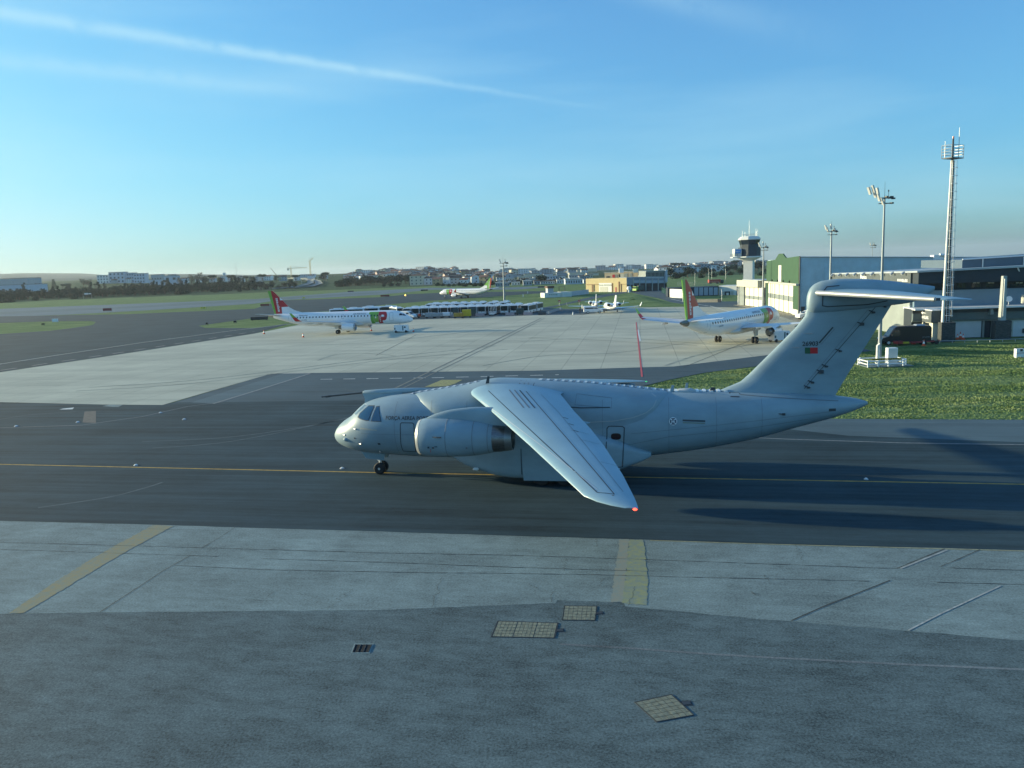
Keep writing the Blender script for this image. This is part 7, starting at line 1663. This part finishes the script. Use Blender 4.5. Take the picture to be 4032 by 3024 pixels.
# dense belt of trees on the bank beyond the far runway (left half)
def ybase(px):   # depth of the belt along the picture
    return float(np.interp(px, [0, 300, 700, 1000, 1250, 1400, 1650], [745, 770, 800, 860, 900, 880, 900]))
nb = 0
kinds = ['round0', 'round1', 'bush', 'round0', 'tall', 'bush1', 'round2', 'round0']
for row in range(5):
    px = -60 + row*11
    while px < 1180:
        y = ybase(px)+row*22+rt.uniform(-6, 6)
        if 20 < px < 300 and row < 2 and rt.random() < .6: px += 26; continue
        k = kinds[rt.randrange(len(kinds))]; s = rt.uniform(.85, 1.3) if row else rt.uniform(.7, 1.1)
        if 1040 < px < 1180 and row > 1: px += 30; continue
        zone = 'at the left end' if px < 380 else ('left of the parked jet fin' if px < 1060 else 'right behind the parked jet fin')
        tree(k, colx(px, y), y, f'{ {"round0": "dark round tree", "round1": "mid green round tree", "round2": "olive round tree", "bush": "dark shrub", "bush1": "green shrub", "tall": "tall narrow tree"}[k] } in the runway-side bank {zone}', s, 'trees massed on the bank beyond the far runway')
        px += rt.uniform(17, 27); nb += 1
for px in range(1340, 1660, 13):
    for row in range(2):
        y = 905+row*30+rt.uniform(-8, 8)+(px-1340)*.12; k = rt.choice(['round0', 'round0', 'round1', 'bush', 'round2'])
        if px > 1560 and rt.random() < .55: continue
        tree(k, colx(px+row*6, y), y, 'tree of the dark clump between the parked jet and the hill town', rt.uniform(1.0, 1.5), 'trees of the clump before the hill town')
for px in range(1740, 2330, 21):
    y = 640+rt.uniform(0, 90); k = rt.choice(['bush', 'bush1', 'round0', 'bush'])
    tree(k, colx(px, y), y, 'dark shrub along the far airfield edge in front of the town houses', rt.uniform(.6, 1.0), 'shrubs along the far airfield edge')
for px in range(2640, 3040, 17):
    for y0 in (640, 800, 1000):
        if rt.random() < .45: continue
        y = y0+rt.uniform(0, 100); k = rt.choice(['bush', 'round0', 'bush1', 'round1'])
        tree(k, colx(px, y), y, 'dark tree scattered on the green slope behind the sheds', rt.uniform(.7, 1.2), 'trees scattered on the slope behind the sheds')
# recognisable single trees
tree('tier', colx(228, 1000), 1000, 'tall tiered conifer standing out against the pale left sky', 1.0)
tree('tall', colx(115, 1010), 1010, 'slim pale tree left of the tiered conifer', 1.2)
for px, l, k, s in ((80, 'bare tree at the far left skyline', 'bare', 1.35), (165, 'brown bushy bare tree between the slim tree and the tiered conifer', 'bare', 1.15), (262, 'small round-headed tree right of the tiered conifer', 'pine', .85), (283, 'dark cone-shaped tree right of the tiered conifer', 'round0', 1.1), (345, 'ragged tree left of the white apartment block', 'bare', 1.5), (365, 'second ragged tree left of the white apartment block', 'bare', 1.35), (392, 'small palm-like tree touching the apartment block', 'pine', .8),
                    (669, 'single round tree standing between the two white villas', 'pine', 1.0), (722, 'leafless tree right of the villas', 'bare', 1.3), (770, 'wide brown tree on the skyline right of the villas', 'bare', 1.7), (800, 'tallest brown tree on the skyline right of the villas', 'bare', 1.9)):
    tree(k, colx(px, 1060), 1060, l, s)
for i, px in enumerate((820, 850, 885, 925, 955, 985, 1010, 1050, 1105, 1180, 1290, 1300)):
    y = 1120+(i % 3)*30; tree('pine' if i % 2 else 'round0', colx(px, y), y, 'dark crown in the skyline row left of the cranes', rt.uniform(1.1, 1.6), 'dark crowns in the skyline row by the cranes')
tree('bush', colx(720, 770), 770, 'broad dark shrub bulging forward from the bank near its middle', 2.2, sz=1.6)
tree('bush', colx(45, 700), 700, 'large dark shrub at the left picture edge beyond the runway', 2.0, sz=1.8); tree('bush', colx(10, 690), 690, 'very dark tree mass cut by the left picture edge', 2.0, sz=2.0)
tree('bush', colx(860, 800), 800, 'small round shrub alone in front of the bank', .9); tree('bush', colx(955, 800), 800, 'smaller round shrub right of the lone one', .7); tree('bush', colx(150, 740), 740, 'low shrub on the grass at the left', .9); tree('bush', colx(300, 745), 745, 'low dark shrub left of the road gantry', 1.0)
for px, s in ((1555, .9), (1580, .8), (1525, .6), (1630, .5), (1730, .5)): tree('bush', colx(px, 800), 800, {1555: 'pair of dark shrubs, the left one, below the hill town', 1580: 'pair of dark shrubs, the right one, below the hill town', 1525: 'small shrub right of the dark clump', 1630: 'tiny lone shrub on the green slope', 1730: 'tiny shrub on the slope above the taxiing jet nose'}[px], s)
for px, l in ((2672, 'broad umbrella pine on the right skyline, left one'), (2695, 'broad umbrella pine on the right skyline, right one'), (2915, 'dark wide crown on the skyline left of the control tower')):
    tree('pine', colx(px, 1250), 1250, l, 1.4)
for px in (3015, 3000, 2990): tree('round0', colx(px, 900), 900, 'dark tree between the control tower shaft and the green hangar', 1.4, 'trees behind the tower shaft')
# ================================================================== TOWN
M_walls = [mat('wall_'+n, c, .85, var=.06, scale=.3) for n, c in (('white', (.72, .73, .72)), ('cream', (.62, .57, .44)), ('pink', (.55, .42, .38)), ('grey', (.38, .41, .44)), ('ochre', (.46, .34, .19)), ('blue_grey', (.30, .35, .40)))]
WN = ['white', 'cream', 'pink', 'grey', 'ochre', 'blue-grey']
M_roofs = [mat('roof_'+n, c, .85, var=.15, scale=.5) for n, c in (('red', (.17, .085, .065)), ('brown', (.11, .08, .07)), ('grey', (.16, .16, .16)), ('pale', (.42, .43, .43)))]
RN = ['red', 'brown', 'grey', 'pale']
M_wd = mat('window_dark', (.03, .04, .05), .3)
def house(wi, ri, L, D, H, roof='gable', floors=2):
    t = thing('house', 'x', 'house'); m = M_walls[wi]
    b = MB()
    if roof == 'gable': b.slab((-L/2, 0, 0), (0, 1, 0), (0, 0, 1), (1, 0, 0), [(-D/2, -2), (D/2, -2), (D/2, H), (0, H+D*.22), (-D/2, H)], 0, L)
    else: b.box((0, 0, H/2-1), (L, D, H+2))
    b.build('wall', m, t)
    b = MB()
    if roof == 'gable':
        for s in (1, -1): b.add([(-L/2-.3, 0, H+D*.22+.12), (L/2+.3, 0, H+D*.22+.12), (L/2+.3, s*(D/2+.4), H-.05), (-L/2-.3, s*(D/2+.4), H-.05), (-L/2-.3, 0, H+D*.22+.32), (L/2+.3, 0, H+D*.22+.32), (L/2+.3, s*(D/2+.4), H+.15), (-L/2-.3, s*(D/2+.4), H+.15)], [(0, 1, 2, 3), (4, 7, 6, 5), (0, 4, 5, 1), (2, 6, 7, 3), (1, 5, 6, 2), (0, 3, 7, 4)])
    elif roof == 'hip': b.add([(-L/2-.3, -D/2-.3, H+.02), (L/2+.3, -D/2-.3, H+.02), (L/2+.3, D/2+.3, H+.02), (-L/2-.3, D/2+.3, H+.02), (-L/2+D*.45, 0, H+D*.2), (L/2-D*.45, 0, H+D*.2)], [(3, 2, 1, 0), (0, 1, 5, 4), (2, 3, 4, 5), (1, 2, 5), (3, 0, 4)])
    else: b.box((0, 0, H+.2), (L+.4, D+.4, .4))
    rf = b.build('roof', M_roofs[ri], t)
    b = MB(); b.box((L*.25, D*.1, H+D*.2), (.7, .7, 1.6)); b.build('chimney', m, rf)
    for f in range(floors):
        z = H*(f+.55)/floors; nw = max(2, int(L/3.4))
        for i in range(nw):
            x = -L/2+L*(i+.5)/nw
            b = MB(); b.box((x, -D/2-.02, z), (1.1, .08, 1.3)); b.build('window', M_wd, t)
        b = MB(); b.box((-L/2-.02, 0, z), (.08, 1.2, 1.3)); b.build('window', M_wd, t)
    return t
HV = [(0, 0, 11, 9, 6, 'gable', 2), (1, 0, 10, 9, 6.5, 'hip', 2), (2, 1, 12, 9, 8, 'gable', 3), (3, 2, 13, 10, 6, 'flat', 2), (4, 0, 9, 8, 6, 'gable', 2), (0, 1, 12, 10, 7, 'hip', 2), (5, 2, 16, 10, 8, 'flat', 3), (0, 0, 9, 8, 4.5, 'gable', 1), (1, 1, 13, 9, 9, 'hip', 3), (3, 1, 11, 9, 6, 'gable', 2), (0, 2, 14, 9, 9, 'flat', 3), (2, 0, 9, 8, 6, 'hip', 2)]
HP = [house(*v) for v in HV]; hused = set()
sz_w = {9: 'small', 10: 'small', 11: 'mid-sized', 12: 'mid-sized', 13: 'wide', 14: 'wide', 16: 'long'}
def put_house(i, x, y, rz, s, zone):
    o = HP[i]
    if i in hused: o = copy_tree(o)
    hused.add(i); v = HV[i]
    o.location = (x, y, hz(x, y)); o.rotation_euler = (0, 0, rz); o.scale = (s,)*3
    o['label'] = f'{sz_w[v[2]]} {WN[v[0]]} house with {RN[v[1]]} {"flat" if v[5] == "flat" else ("hipped" if v[5] == "hip" else "gabled")} roof {zone}'; o['group'] = f'houses {zone}'
    return o
rh = random.Random(5); nh = 0
# hill town (centre-left), packed rows climbing the slope
for row in range(7):
    y = 1120+row*58; px = 1385+row*9
    while px < 1860-row*12:
        yy = y+rh.uniform(-12, 12); put_house(rh.randrange(12), colx(px, yy), yy, rh.choice([.25, -.3, 1.3, 1.8])+rh.uniform(-.2, .2), rh.uniform(.85, 1.25), 'in the packed hill town beyond the airliners'); px += rh.uniform(25, 38); nh += 1
for row in range(8):
    y = 790+row*75; px = 1660+row*8
    while px < 2010+row*6:
        if rh.random() < .12: px += 28; continue
        yy = y+rh.uniform(-18, 18); put_house(rh.choice([0, 1, 4, 5, 7, 9, 11, 2, 8]), colx(px, yy), yy, rh.choice([.25, -.3, 1.3, 1.8])+rh.uniform(-.2, .2), rh.uniform(.8, 1.1), 'among the low houses behind the taxiing jet'); px += rh.uniform(30, 46); nh += 1
for row in range(6):
    y = 1300+row*160; px = 2000+row*5
    while px < 2330:
        yy = y+rh.uniform(-30, 30); put_house(rh.choice([3, 6, 10, 0, 9]), colx(px, yy), yy, rh.uniform(-.3, .3), rh.uniform(.9, 1.3), 'on the far plain right of the bus mast'); px += rh.uniform(34, 60); nh += 1
for row in range(4):
    y = 900+row*130; px = 2618
    while px < 2860+row*20:
        if row > 1 and rh.random() < .35: px += 22; continue
        if row == 0 and px > 2700: break
        yy = y+rh.uniform(-20, 20); put_house(rh.choice([0, 10, 6, 5, 3]), colx(px, yy), yy, rh.uniform(-.4, .4), rh.uniform(.9, 1.25), 'on the green slope behind the fire station'); px += rh.uniform(20, 40); nh += 1
for px in range(470, 1330, 55):
    y = 1180+rh.uniform(0, 120); put_house(rh.choice([0, 3, 9, 5]), colx(px, y), y, rh.uniform(-.3, .3), rh.uniform(.8, 1.1), 'scattered among trees above the left bank'); nh += 1
# far city specks on the right skyline
for px in range(2380, 3050, 24):
    y = rh.uniform(2000, 2500); put_house(rh.choice([10, 6, 3, 0]), colx(px, y), y, rh.uniform(-.3, .3), rh.uniform(1.3, 2.0), 'far off along the right skyline'); nh += 1
# distinct larger buildings
def bigbox(px0, px1, y, zt_or_py, D, wall, roof, label, windows=(0, 0), name='apartment_building', cat='building', base=None, roofh=.5):
    x0, x1 = colx(px0, y), colx(px1, y); x_m = (x0+x1)/2
    zt = AT((px0+px1)/2, zt_or_py, y).z; zb = (hz(x_m, y)-3) if base is None else base
    t = thing(name, label, cat, (x_m, y, 0)); L = x1-x0
    b = MB(); b.b2(-L/2, L/2, 0, D, zb, zt-roofh); b.build('wall', wall, t)
    b = MB(); b.b2(-L/2-.3, L/2+.3, -.3, D+.3, zt-roofh, zt); b.build('roof', roof, t)
    nx, nz_ = windows
    for i in range(nx):
        for j in range(nz_):
            X = -L/2+L*(i+.5)/nx; Z = zb+3+(zt-roofh-zb-3)*(j+.5)/nz_; w = L/nx*.42; h = (zt-zb-3)/nz_*.42
            b = MB(); b.b2(X-w/2, X+w/2, -.06, .0-.0, Z-h/2, Z+h/2); b.build('window', M_wd, t)
    return t
Wt, Cr, Pk, Gy, Oc, Bl = M_walls; Rr, Rb, Rg, Rp = M_roofs
Wb = mat('wall_cool_white', (.50, .55, .62), .8, var=.05, scale=.2)
bigbox(-40, 122, 900, 1121, 40, Wb, Rg, 'long pale blue-white warehouse at the left edge behind the trees', (6, 1), 'warehouse')
bigbox(-60, 130, 1050, 1096, 30, Gy, Rb, 'long low brown-roofed hall above the pale warehouse at the left edge', name='warehouse')
for i, (a, c, yy, pt) in enumerate(((400, 445, 1240, 1082), (447, 508, 1235, 1070), (508, 545, 1240, 1073), (545, 588, 1236, 1075))): bigbox(a, c, yy, pt, 14, Wb if i else Wt, Rg, ['lowest and leftmost wing of the pale apartment blocks above the bank', 'widest of the pale apartment blocks above the bank', 'middle apartment block right of the widest one', 'rightmost of the pale apartment blocks above the bank'][i], (4, 3))
bigbox(603, 662, 1080, 1099, 10, Wb, Rg, 'low white villa with three windows left of the taller villa', (3, 1), 'villa'); bigbox(612, 655, 1130, 1080, 10, Gy, Rg, 'grey flat block just behind the low white villa', (4, 1))
bigbox(663, 716, 1080, 1085, 9, Wb, Rg, 'taller white villa with a raised roof storey', (2, 2), 'villa'); bigbox(680, 706, 1085, 1079.5, 8, Gy, Rg, 'grey roof storey above the taller white villa', (2, 1), 'roof_storey'); bigbox(716, 745, 1083, 1096, 8, Wb, Rg, 'low white annexe right of the taller villa', (1, 1), 'villa')
bigbox(1025, 1076, 1300, 1084, 10, Wb, Rp, 'long low white roof among trees below the mobile crane', name='shed'); bigbox(882, 905, 1200, 1086, 8, Wt, Rr, 'small white house with a red roof left of the cranes', (2, 1), 'villa'); bigbox(1023, 1045, 1075, 1106, 6, Wb, Rp, 'small bright white shed on the green bank above the jet fin', name='shed')
bigbox(1198, 1255, 1500, 1079, 12, Wb, Rg, 'pale long block on the bridge beside the cranes', (8, 2)); bigbox(1270, 1330, 1450, 1086, 12, Gy, Rb, 'low grey terrace between the cranes and the hill town', (8, 1))
for a, c, y, pt, w, r_, l in ((1490, 1520, 1400, 1063, Pk, Rb, 'tall pink house crowning the hill town'), (1440, 1460, 1440, 1072, Gy, Rg, 'grey flat-roofed house at the left shoulder of the hill town'), (1636, 1676, 1350, 1066, Wb, Rb, 'broad gabled-looking house at the right shoulder of the hill town'), (1466, 1480, 1180, 1078, Pk, Rr, 'small pink block low on the hill town slope'), (1510, 1530, 1100, 1093, Pk, Rb, 'pale pink house at the foot of the hill town'),
                              (1725, 1740, 1000, 1080, Cr, Rb, 'cream two-storey house left above the taxiing jet'), (1824, 1862, 1150, 1070, Wt, Rr, 'large white house with red roof on the skyline above the taxiing jet'), (1888, 1905, 900, 1079, Cr, Rr, 'cream house with a red roof right of the taxiing jet middle'), (1930, 1948, 700, 1098, Oc, Rr, 'orange house standing just right of the taxiing jet fin')):
    bigbox(a, c, y, pt, 10, w, r_, l, (3, 2), 'house', 'house', roofh=1.4)
bigbox(2012, 2070, 1900, 1070, 40, M_hblue, Rg, 'wide blue-grey factory on the skyline, left half', name='factory'); bigbox(2060, 2100, 1850, 1065, 40, M_hblue, Rg, 'taller blue-grey factory on the skyline right of the wide one', name='factory'); bigbox(2103, 2166, 1950, 1066, 40, M_hblue, Rg, 'distant pale factory at the right end of the skyline halls', name='factory')
for a, c, y, pt, w, r_, l, wn_ in ((2030, 2110, 1300, 1080, M_hblue, Rg, 'long dark-roofed warehouse below the skyline factories', (0, 0)), (2130, 2215, 1200, 1083, Gy, Rg, 'grey warehouse with a wide roof right of the bus mast', (0, 0)), (2010, 2055, 780, 1106, Wt, Rp, 'white low hall with small windows right of the bus mast', (8, 1)), (2060, 2110, 900, 1098, Gy, Rp, 'pale flat hall in the middle of the industrial strip', (0, 0)), (2183, 2268, 800, 1101, Wt, Rp, 'long white office hall with a row of windows left of the fire station', (9, 1)), (2268, 2303, 830, 1098, Wb, Rp, 'pale blue hall touching the fire station', (0, 0)), (2105, 2185, 760, 1108, Gy, Rg, 'brownish long shed behind the airfield shrubs', (0, 0)), (2210, 2300, 1500, 1079, Wt, Rp, 'row of white sawtooth halls further back', (0, 0)), (2110, 2190, 1050, 1091, Gy, Rp, 'long flat pale roof across the industrial strip', (0, 0)), (2000, 2300, 1700, 1077, M_hblue, Rg, 'very long low blue-grey depot far behind the halls', (0, 0))):
    bigbox(a, c, y, pt, 26, w, r_, l, wn_, 'warehouse')
for a, c, y, pt, l in ((2626, 2652, 780, 1081, 'left white apartment cluster behind the fire station'), (2655, 2695, 800, 1079, 'wide white apartment cluster behind the fire station'), (2640, 2690, 720, 1093, 'lower white terrace before the apartment clusters'), (2763, 2798, 1500, 1058, 'pale high-rise on the right skyline between pines')): bigbox(a, c, y, pt, 12, Wt, Rp, l, (6, 3))
bigbox(2840, 2905, 1900, 1061, 20, Wt, Rp, 'thin white halls on the far right slope left of the tower', name='warehouse'); bigbox(3925, 3990, 1500, 1015, 20, Wt, Rg, 'white far building above the terminal roof at the right edge', name='warehouse') if False else None
ri = random.Random(21)
for D_, z_ in ((610, 3.4), (700, 3.8), (860, 4.4), (1080, 5.0), (1400, 5.5), (1850, 7.5)):
    px = 1962+ri.uniform(0, 20)
    while px < 2330:
        wpx = ri.uniform(22, 70); i_ = ri.randrange(5); zt_ = z_*ri.uniform(.75, 1.25); dd = D_+ri.uniform(-25, 25)
        q_ = colx(px+wpx/2, dd); pt_ = 1512-FPX*((Vector((q_, dd, zt_))-CAM).dot(cu))/((Vector((q_, dd, zt_))-CAM).dot(cf))
        bigbox(px, px+wpx, dd, pt_, ri.uniform(8, 20), [Wt, Gy, Bl, Cr, Wb][i_], ri.choice([Rg, Rp, Rb, Rp]), ['white', 'grey', 'blue-grey', 'cream', 'cool white'][i_]+' low hall in the industrial strip right of the bus mast', (max(2, int(wpx/9)), 1) if D_ < 900 else (0, 0), 'hall')['group'] = 'low halls of the industrial strip'
        px += wpx+ri.uniform(1, 16)
# billboards on roofs
for px, py, y, l in ((1719, 1067, 1250, 'white square board above the hill town'), (1792, 1060, 1250, 'grey square board on a pole above the skyline'), (2106, 1075, 1500, 'white square board over the industrial strip'), (2231, 1068, 1700, 'white square board near the skyline left of the fire station'), (883, 1079, 1150, 'white square board among the trees left of the cranes')):
    p = AT(px, py, y); t = thing('billboard', l, 'billboard', (p.x, p.y, 0), 0, 'square boards on poles above the roofs'); b = MB(); z0 = hz(p.x, p.y); b.tube([(0, 0, z0-2), (0, 0, p.z)], .4, 6); b.build('pole', M_steel, t); MB().box((0, 0, p.z), (4.2 if y > 1200 else 4, .5, 4.0)).build('board', M_white if '1792' != str(px) else M_wgrey, t)
# ---- cranes and masts
def beam(b, a, c, w=.5, n=10):
    a, c = Vector(a), Vector(c); d = (c-a).normalized(); s = d.cross(Vector((0, 1, 0))).normalized()*w; q = Vector((0, w, 0))
    for k in (s+q, s-q, -s+q, -s-q): b.tube([a+k, c+k], w*.22, 4)
    for i in range(n): p0 = a.lerp(c, i/n); p1 = a.lerp(c, (i+1)/n); b.tube([p0+s, p1-s], w*.15, 4, cap=False); b.tube([p0-s-q, p1+s-q], w*.15, 4, cap=False)
M_cr = mat('crane_yellow', (.42, .38, .22), .6)
Yc = 1400; p = AT(1147, 1083, Yc); top = AT(1147, 1056, Yc); t = thing('tower_crane', 'yellowish hammerhead tower crane, the lower and left one of the two', 'tower crane', (p.x, Yc, 0))
b = MB(); beam(b, (0, 0, hz(p.x, Yc)-2), (0, 0, top.z+1), .8, 16); b.build('mast', M_cr, t)
b = MB(); jl = AT(1209, 1056, Yc).x-p.x; beam(b, (-(p.x-AT(1132, 1056, Yc).x), 0, top.z), (jl, 0, top.z+.2), .6, 22); b.tube([(0, 0, top.z+4), (jl*.7, 0, top.z+.6)], .12, 4); b.tube([(0, 0, top.z+4), (-5.5, 0, top.z+.6)], .12, 4); b.tube([(0, 0, top.z), (0, 0, top.z+4)], .3, 4); b.build('jib', M_cr, t)
MB().box((AT(1134, 1056, Yc).x-p.x, 0, top.z-2), (2.4, 2, 3.5)).build('counterweight', M_gband, t)
p = AT(1223, 1080, Yc); top = AT(1221, 1027, Yc); t = thing('luffing_crane', 'tallest pale crane with its short jib raised to the right', 'tower crane', (p.x, Yc, 0))
b = MB(); beam(b, (0, 0, hz(p.x, Yc)-2), (0, 0, top.z), 1.0, 20); b.build('mast', M_cr, t); b = MB(); e = AT(1233, 1015, Yc); beam(b, (0, 0, top.z), (e.x-p.x, 0, e.z), .6, 8); b.tube([(-1.5, 0, top.z), (-1, 0, top.z+5), (e.x-p.x, 0, e.z)], .12, 4); b.build('jib', M_cr, t)
p = AT(1097, 1084, 1150); e = AT(1065, 1055, 1150); t = thing('mobile_crane', 'dark mobile crane boom leaning to the left above the trees', 'mobile crane', (p.x, 1150, 0)); b = MB(); b.tube([(0, 0, p.z-4), (e.x-p.x, 0, e.z)], [.5, .3], 6); b.build('boom', M_dk, t); MB().box((.5, 0, p.z-5), (6, 3, 3)).build('chassis', M_cr, t)
for px, p0, y, l in ((926, 1020, 1500, 'thin lattice radio mast on the skyline left of the cranes'), (2562, 1035, 1400, 'thin mast above the fire station roof'), (2726, 1046, 1500, 'thin radio mast right of the fire station'), (2962, 1010, 4200, 'faint wind turbine mast left of the tower'),):
    a = AT(px, p0, y); t = thing('radio_mast', l, 'radio mast', (a.x, y, 0), 0, 'thin masts on the skyline'); MB().tube([(0, 0, hz(a.x, y)-2), (0, 0, a.z)], [.4 if y < 3000 else .7, .15], 5).build('pole', M_steel, t)
# gantry over the hidden road at the left, curved ramp and viaduct
p = G(345, 1168); pa = AT(328, 1168, 740); pb = AT(361, 1168, 740); t = thing('road_gantry', 'small white road gantry in front of the dark bank at the left', 'gantry', (pa.x, 740, 0)); w = pb.x-pa.x
b = MB(); b.tube([(0, 0, 0), (0, 0, 4.6), (w, 0, 4.6), (w, 0, 0)], .14, 6); b.build('frame', M_steel, t); MB().box((w*.4, -.2, 4.5), (w*.45, .2, 1.5)).build('board', M_white, t); MB().box((w*.82, -.2, 4.5), (w*.28, .2, 1.0)).build('board', M_white, t)
M_road = mat('far_road', (.20, .21, .21), .85)
def ribbon(pts, w, name, m, dz=.6, wall=None):
    P = []
    for px, py, y in pts: a = AT(px, py, y); P.append(Vector((a.x, y, hz(a.x, y)+dz)))
    b = MB(); ww = MB(); L_, R_ = [], []
    for i, q in enumerate(P):
        d = (P[min(i+1, len(P)-1)]-P[max(0, i-1)]); d.z = 0; d.normalize(); n_ = Vector((-d.y, d.x, 0))*w/2; L_.append(q-n_); R_.append(q+n_)
    n = len(P); b.add(L_+R_, [(i, i+1, n+i+1, n+i) for i in range(n-1)]); b.build(name, m, kind='structure')
    if wall:
        for S_ in (L_, R_):
            for u, v in zip(S_[:-1], S_[1:]): ww.add([u, v, v+Vector((0, 0, .8)), u+Vector((0, 0, .8))], [(0, 1, 2, 3)])
        tag(ww.build('road_parapet', mat('parapet_concrete', (.20, .22, .22), .8)), wall, 'parapet')
ribbon([(1085, 1126, 860), (1140, 1122, 900), (1190, 1114, 980), (1222, 1104, 1080), (1222, 1096, 1180), (1190, 1090, 1290), (1140, 1086, 1380)], 9, 'highway', M_road, .8, 'white parapet of the inner curve of the highway ramp')
ribbon([(1150, 1123, 880), (1220, 1118, 940), (1256, 1108, 1030), (1250, 1099, 1150), (1215, 1092, 1270)], 9, 'highway_ramp', M_road, .8, 'white parapet of the outer curve of the highway ramp')
for k, px in enumerate((1186, 1216, 1222)):
    a = AT(px, 1090, 1050); t = thing('street_lamp', 'thin lamp beside the curved highway ramp', 'street lamp', (a.x, 1050+k*20, hz(a.x, 1050+k*20)), 0, 'lamps beside the highway ramp'); MB().tube([(0, 0, 0), (0, 0, 11)], .16, 5).build('pole', M_steel, t)
# ================================================================== GRASS TUFTS
def inside(P, x, y):
    c = False; n = len(P)
    for i in range(n):
        x1, y1 = P[i]; x2, y2 = P[(i+1) % n]
        if (y1 > y) != (y2 > y) and x < (x2-x1)*(y-y1)/(y2-y1)+x1: c = not c
    return c
def tufts(pts, n, name, s=.22, seed=1):
    P = [(G(*p).x, G(*p).y) for p in pts]; r_ = random.Random(seed); xs = [p[0] for p in P]; ys = [p[1] for p in P]; V = []; F_ = []; k = 0
    while k < n:
        x, y = r_.uniform(min(xs), max(xs)), r_.uniform(min(ys), max(ys))
        if not inside(P, x, y): continue
        k += 1
        nn = mnoise.noise(Vector((x*.07, y*.30, 5)))+.5*mnoise.noise(Vector((x*.3, y*.9, 2)))
        if nn < -.1 and r_.random() < .7: continue
        h = s*(.6+max(-.3, nn)*.8)*r_.uniform(.6, 1.3); a = r_.uniform(0, 6.28); w = .06*r_.uniform(.6, 1.5); dx, dy = math.cos(a)*w, math.sin(a)*w; lx, ly = r_.uniform(-.06, .06), r_.uniform(-.06, .06); b0 = len(V)
        V += [(x-dx, y-dy, -.03), (x+dx, y+dy, -.03), (x+lx, y+ly, h)]; F_.append((b0, b0+1, b0+2))
    me = bpy.data.meshes.new(name); me.from_pydata(V, [], F_); me.materials.append(grass_mat('grass_blades', (.10, .17, .055), (.18, .26, .10), (.33, .38, .17), (.2, 1.4))); o = bpy.data.objects.new(name, me); COL.objects.link(o)
    return tag(o, 'short green and yellow grass on the right beside the taxiway', 'grass', kind='stuff')
tufts([(2527, 1524), (2636, 1497), (2771, 1470), (2970, 1445), (3260, 1405), (3433, 1383), (3523, 1369), (3715, 1358), (4032, 1347), (5000, 1318), (5100, 1662), (4032, 1651), (3336, 1648), (2800, 1600)], 190000, 'grass', .06, 1)
# raised grass mound in front of the fire station
mp_ = [G(*p) for p in ((2240, 1213), (2330, 1195), (2440, 1166), (2510, 1160), (2560, 1172), (2640, 1192), (2700, 1203), (2600, 1209), (2440, 1211))]
cx_, cy_ = sum(p.x for p in mp_)/9, sum(p.y for p in mp_)/9
b = MB(); rings = []
for k, h in ((1.0, -.04), (.8, .35), (.55, .75), (.3, .95), (.05, 1.0)): rings.append([(cx_+(p.x-cx_)*k, cy_+(p.y-cy_)*k, h*.9) for p in mp_])
b.loft(rings, cap=False); b.build('grass_mound', M_grass, kind='structure', smooth=True)
# ================================================================== HAZE
hm = bpy.data.materials.new('haze_air'); hm.use_nodes = True; n = hm.node_tree.nodes; l = hm.node_tree.links
n.remove(n['Principled BSDF']); pv = n.new('ShaderNodeVolumePrincipled'); pv.inputs['Color'].default_value = (.80, .90, 1.0, 1); pv.inputs['Density'].default_value = 0.00007; pv.inputs['Anisotropy'].default_value = .3
l.new(pv.outputs[0], n['Material Output'].inputs['Volume'])
b = MB(); b.b2(-15000, 15000, -14500, 15000, -330, 140)
tag(b.build('haze', hm), 'thin pale blue haze over the distant hills', 'haze', kind='stuff')
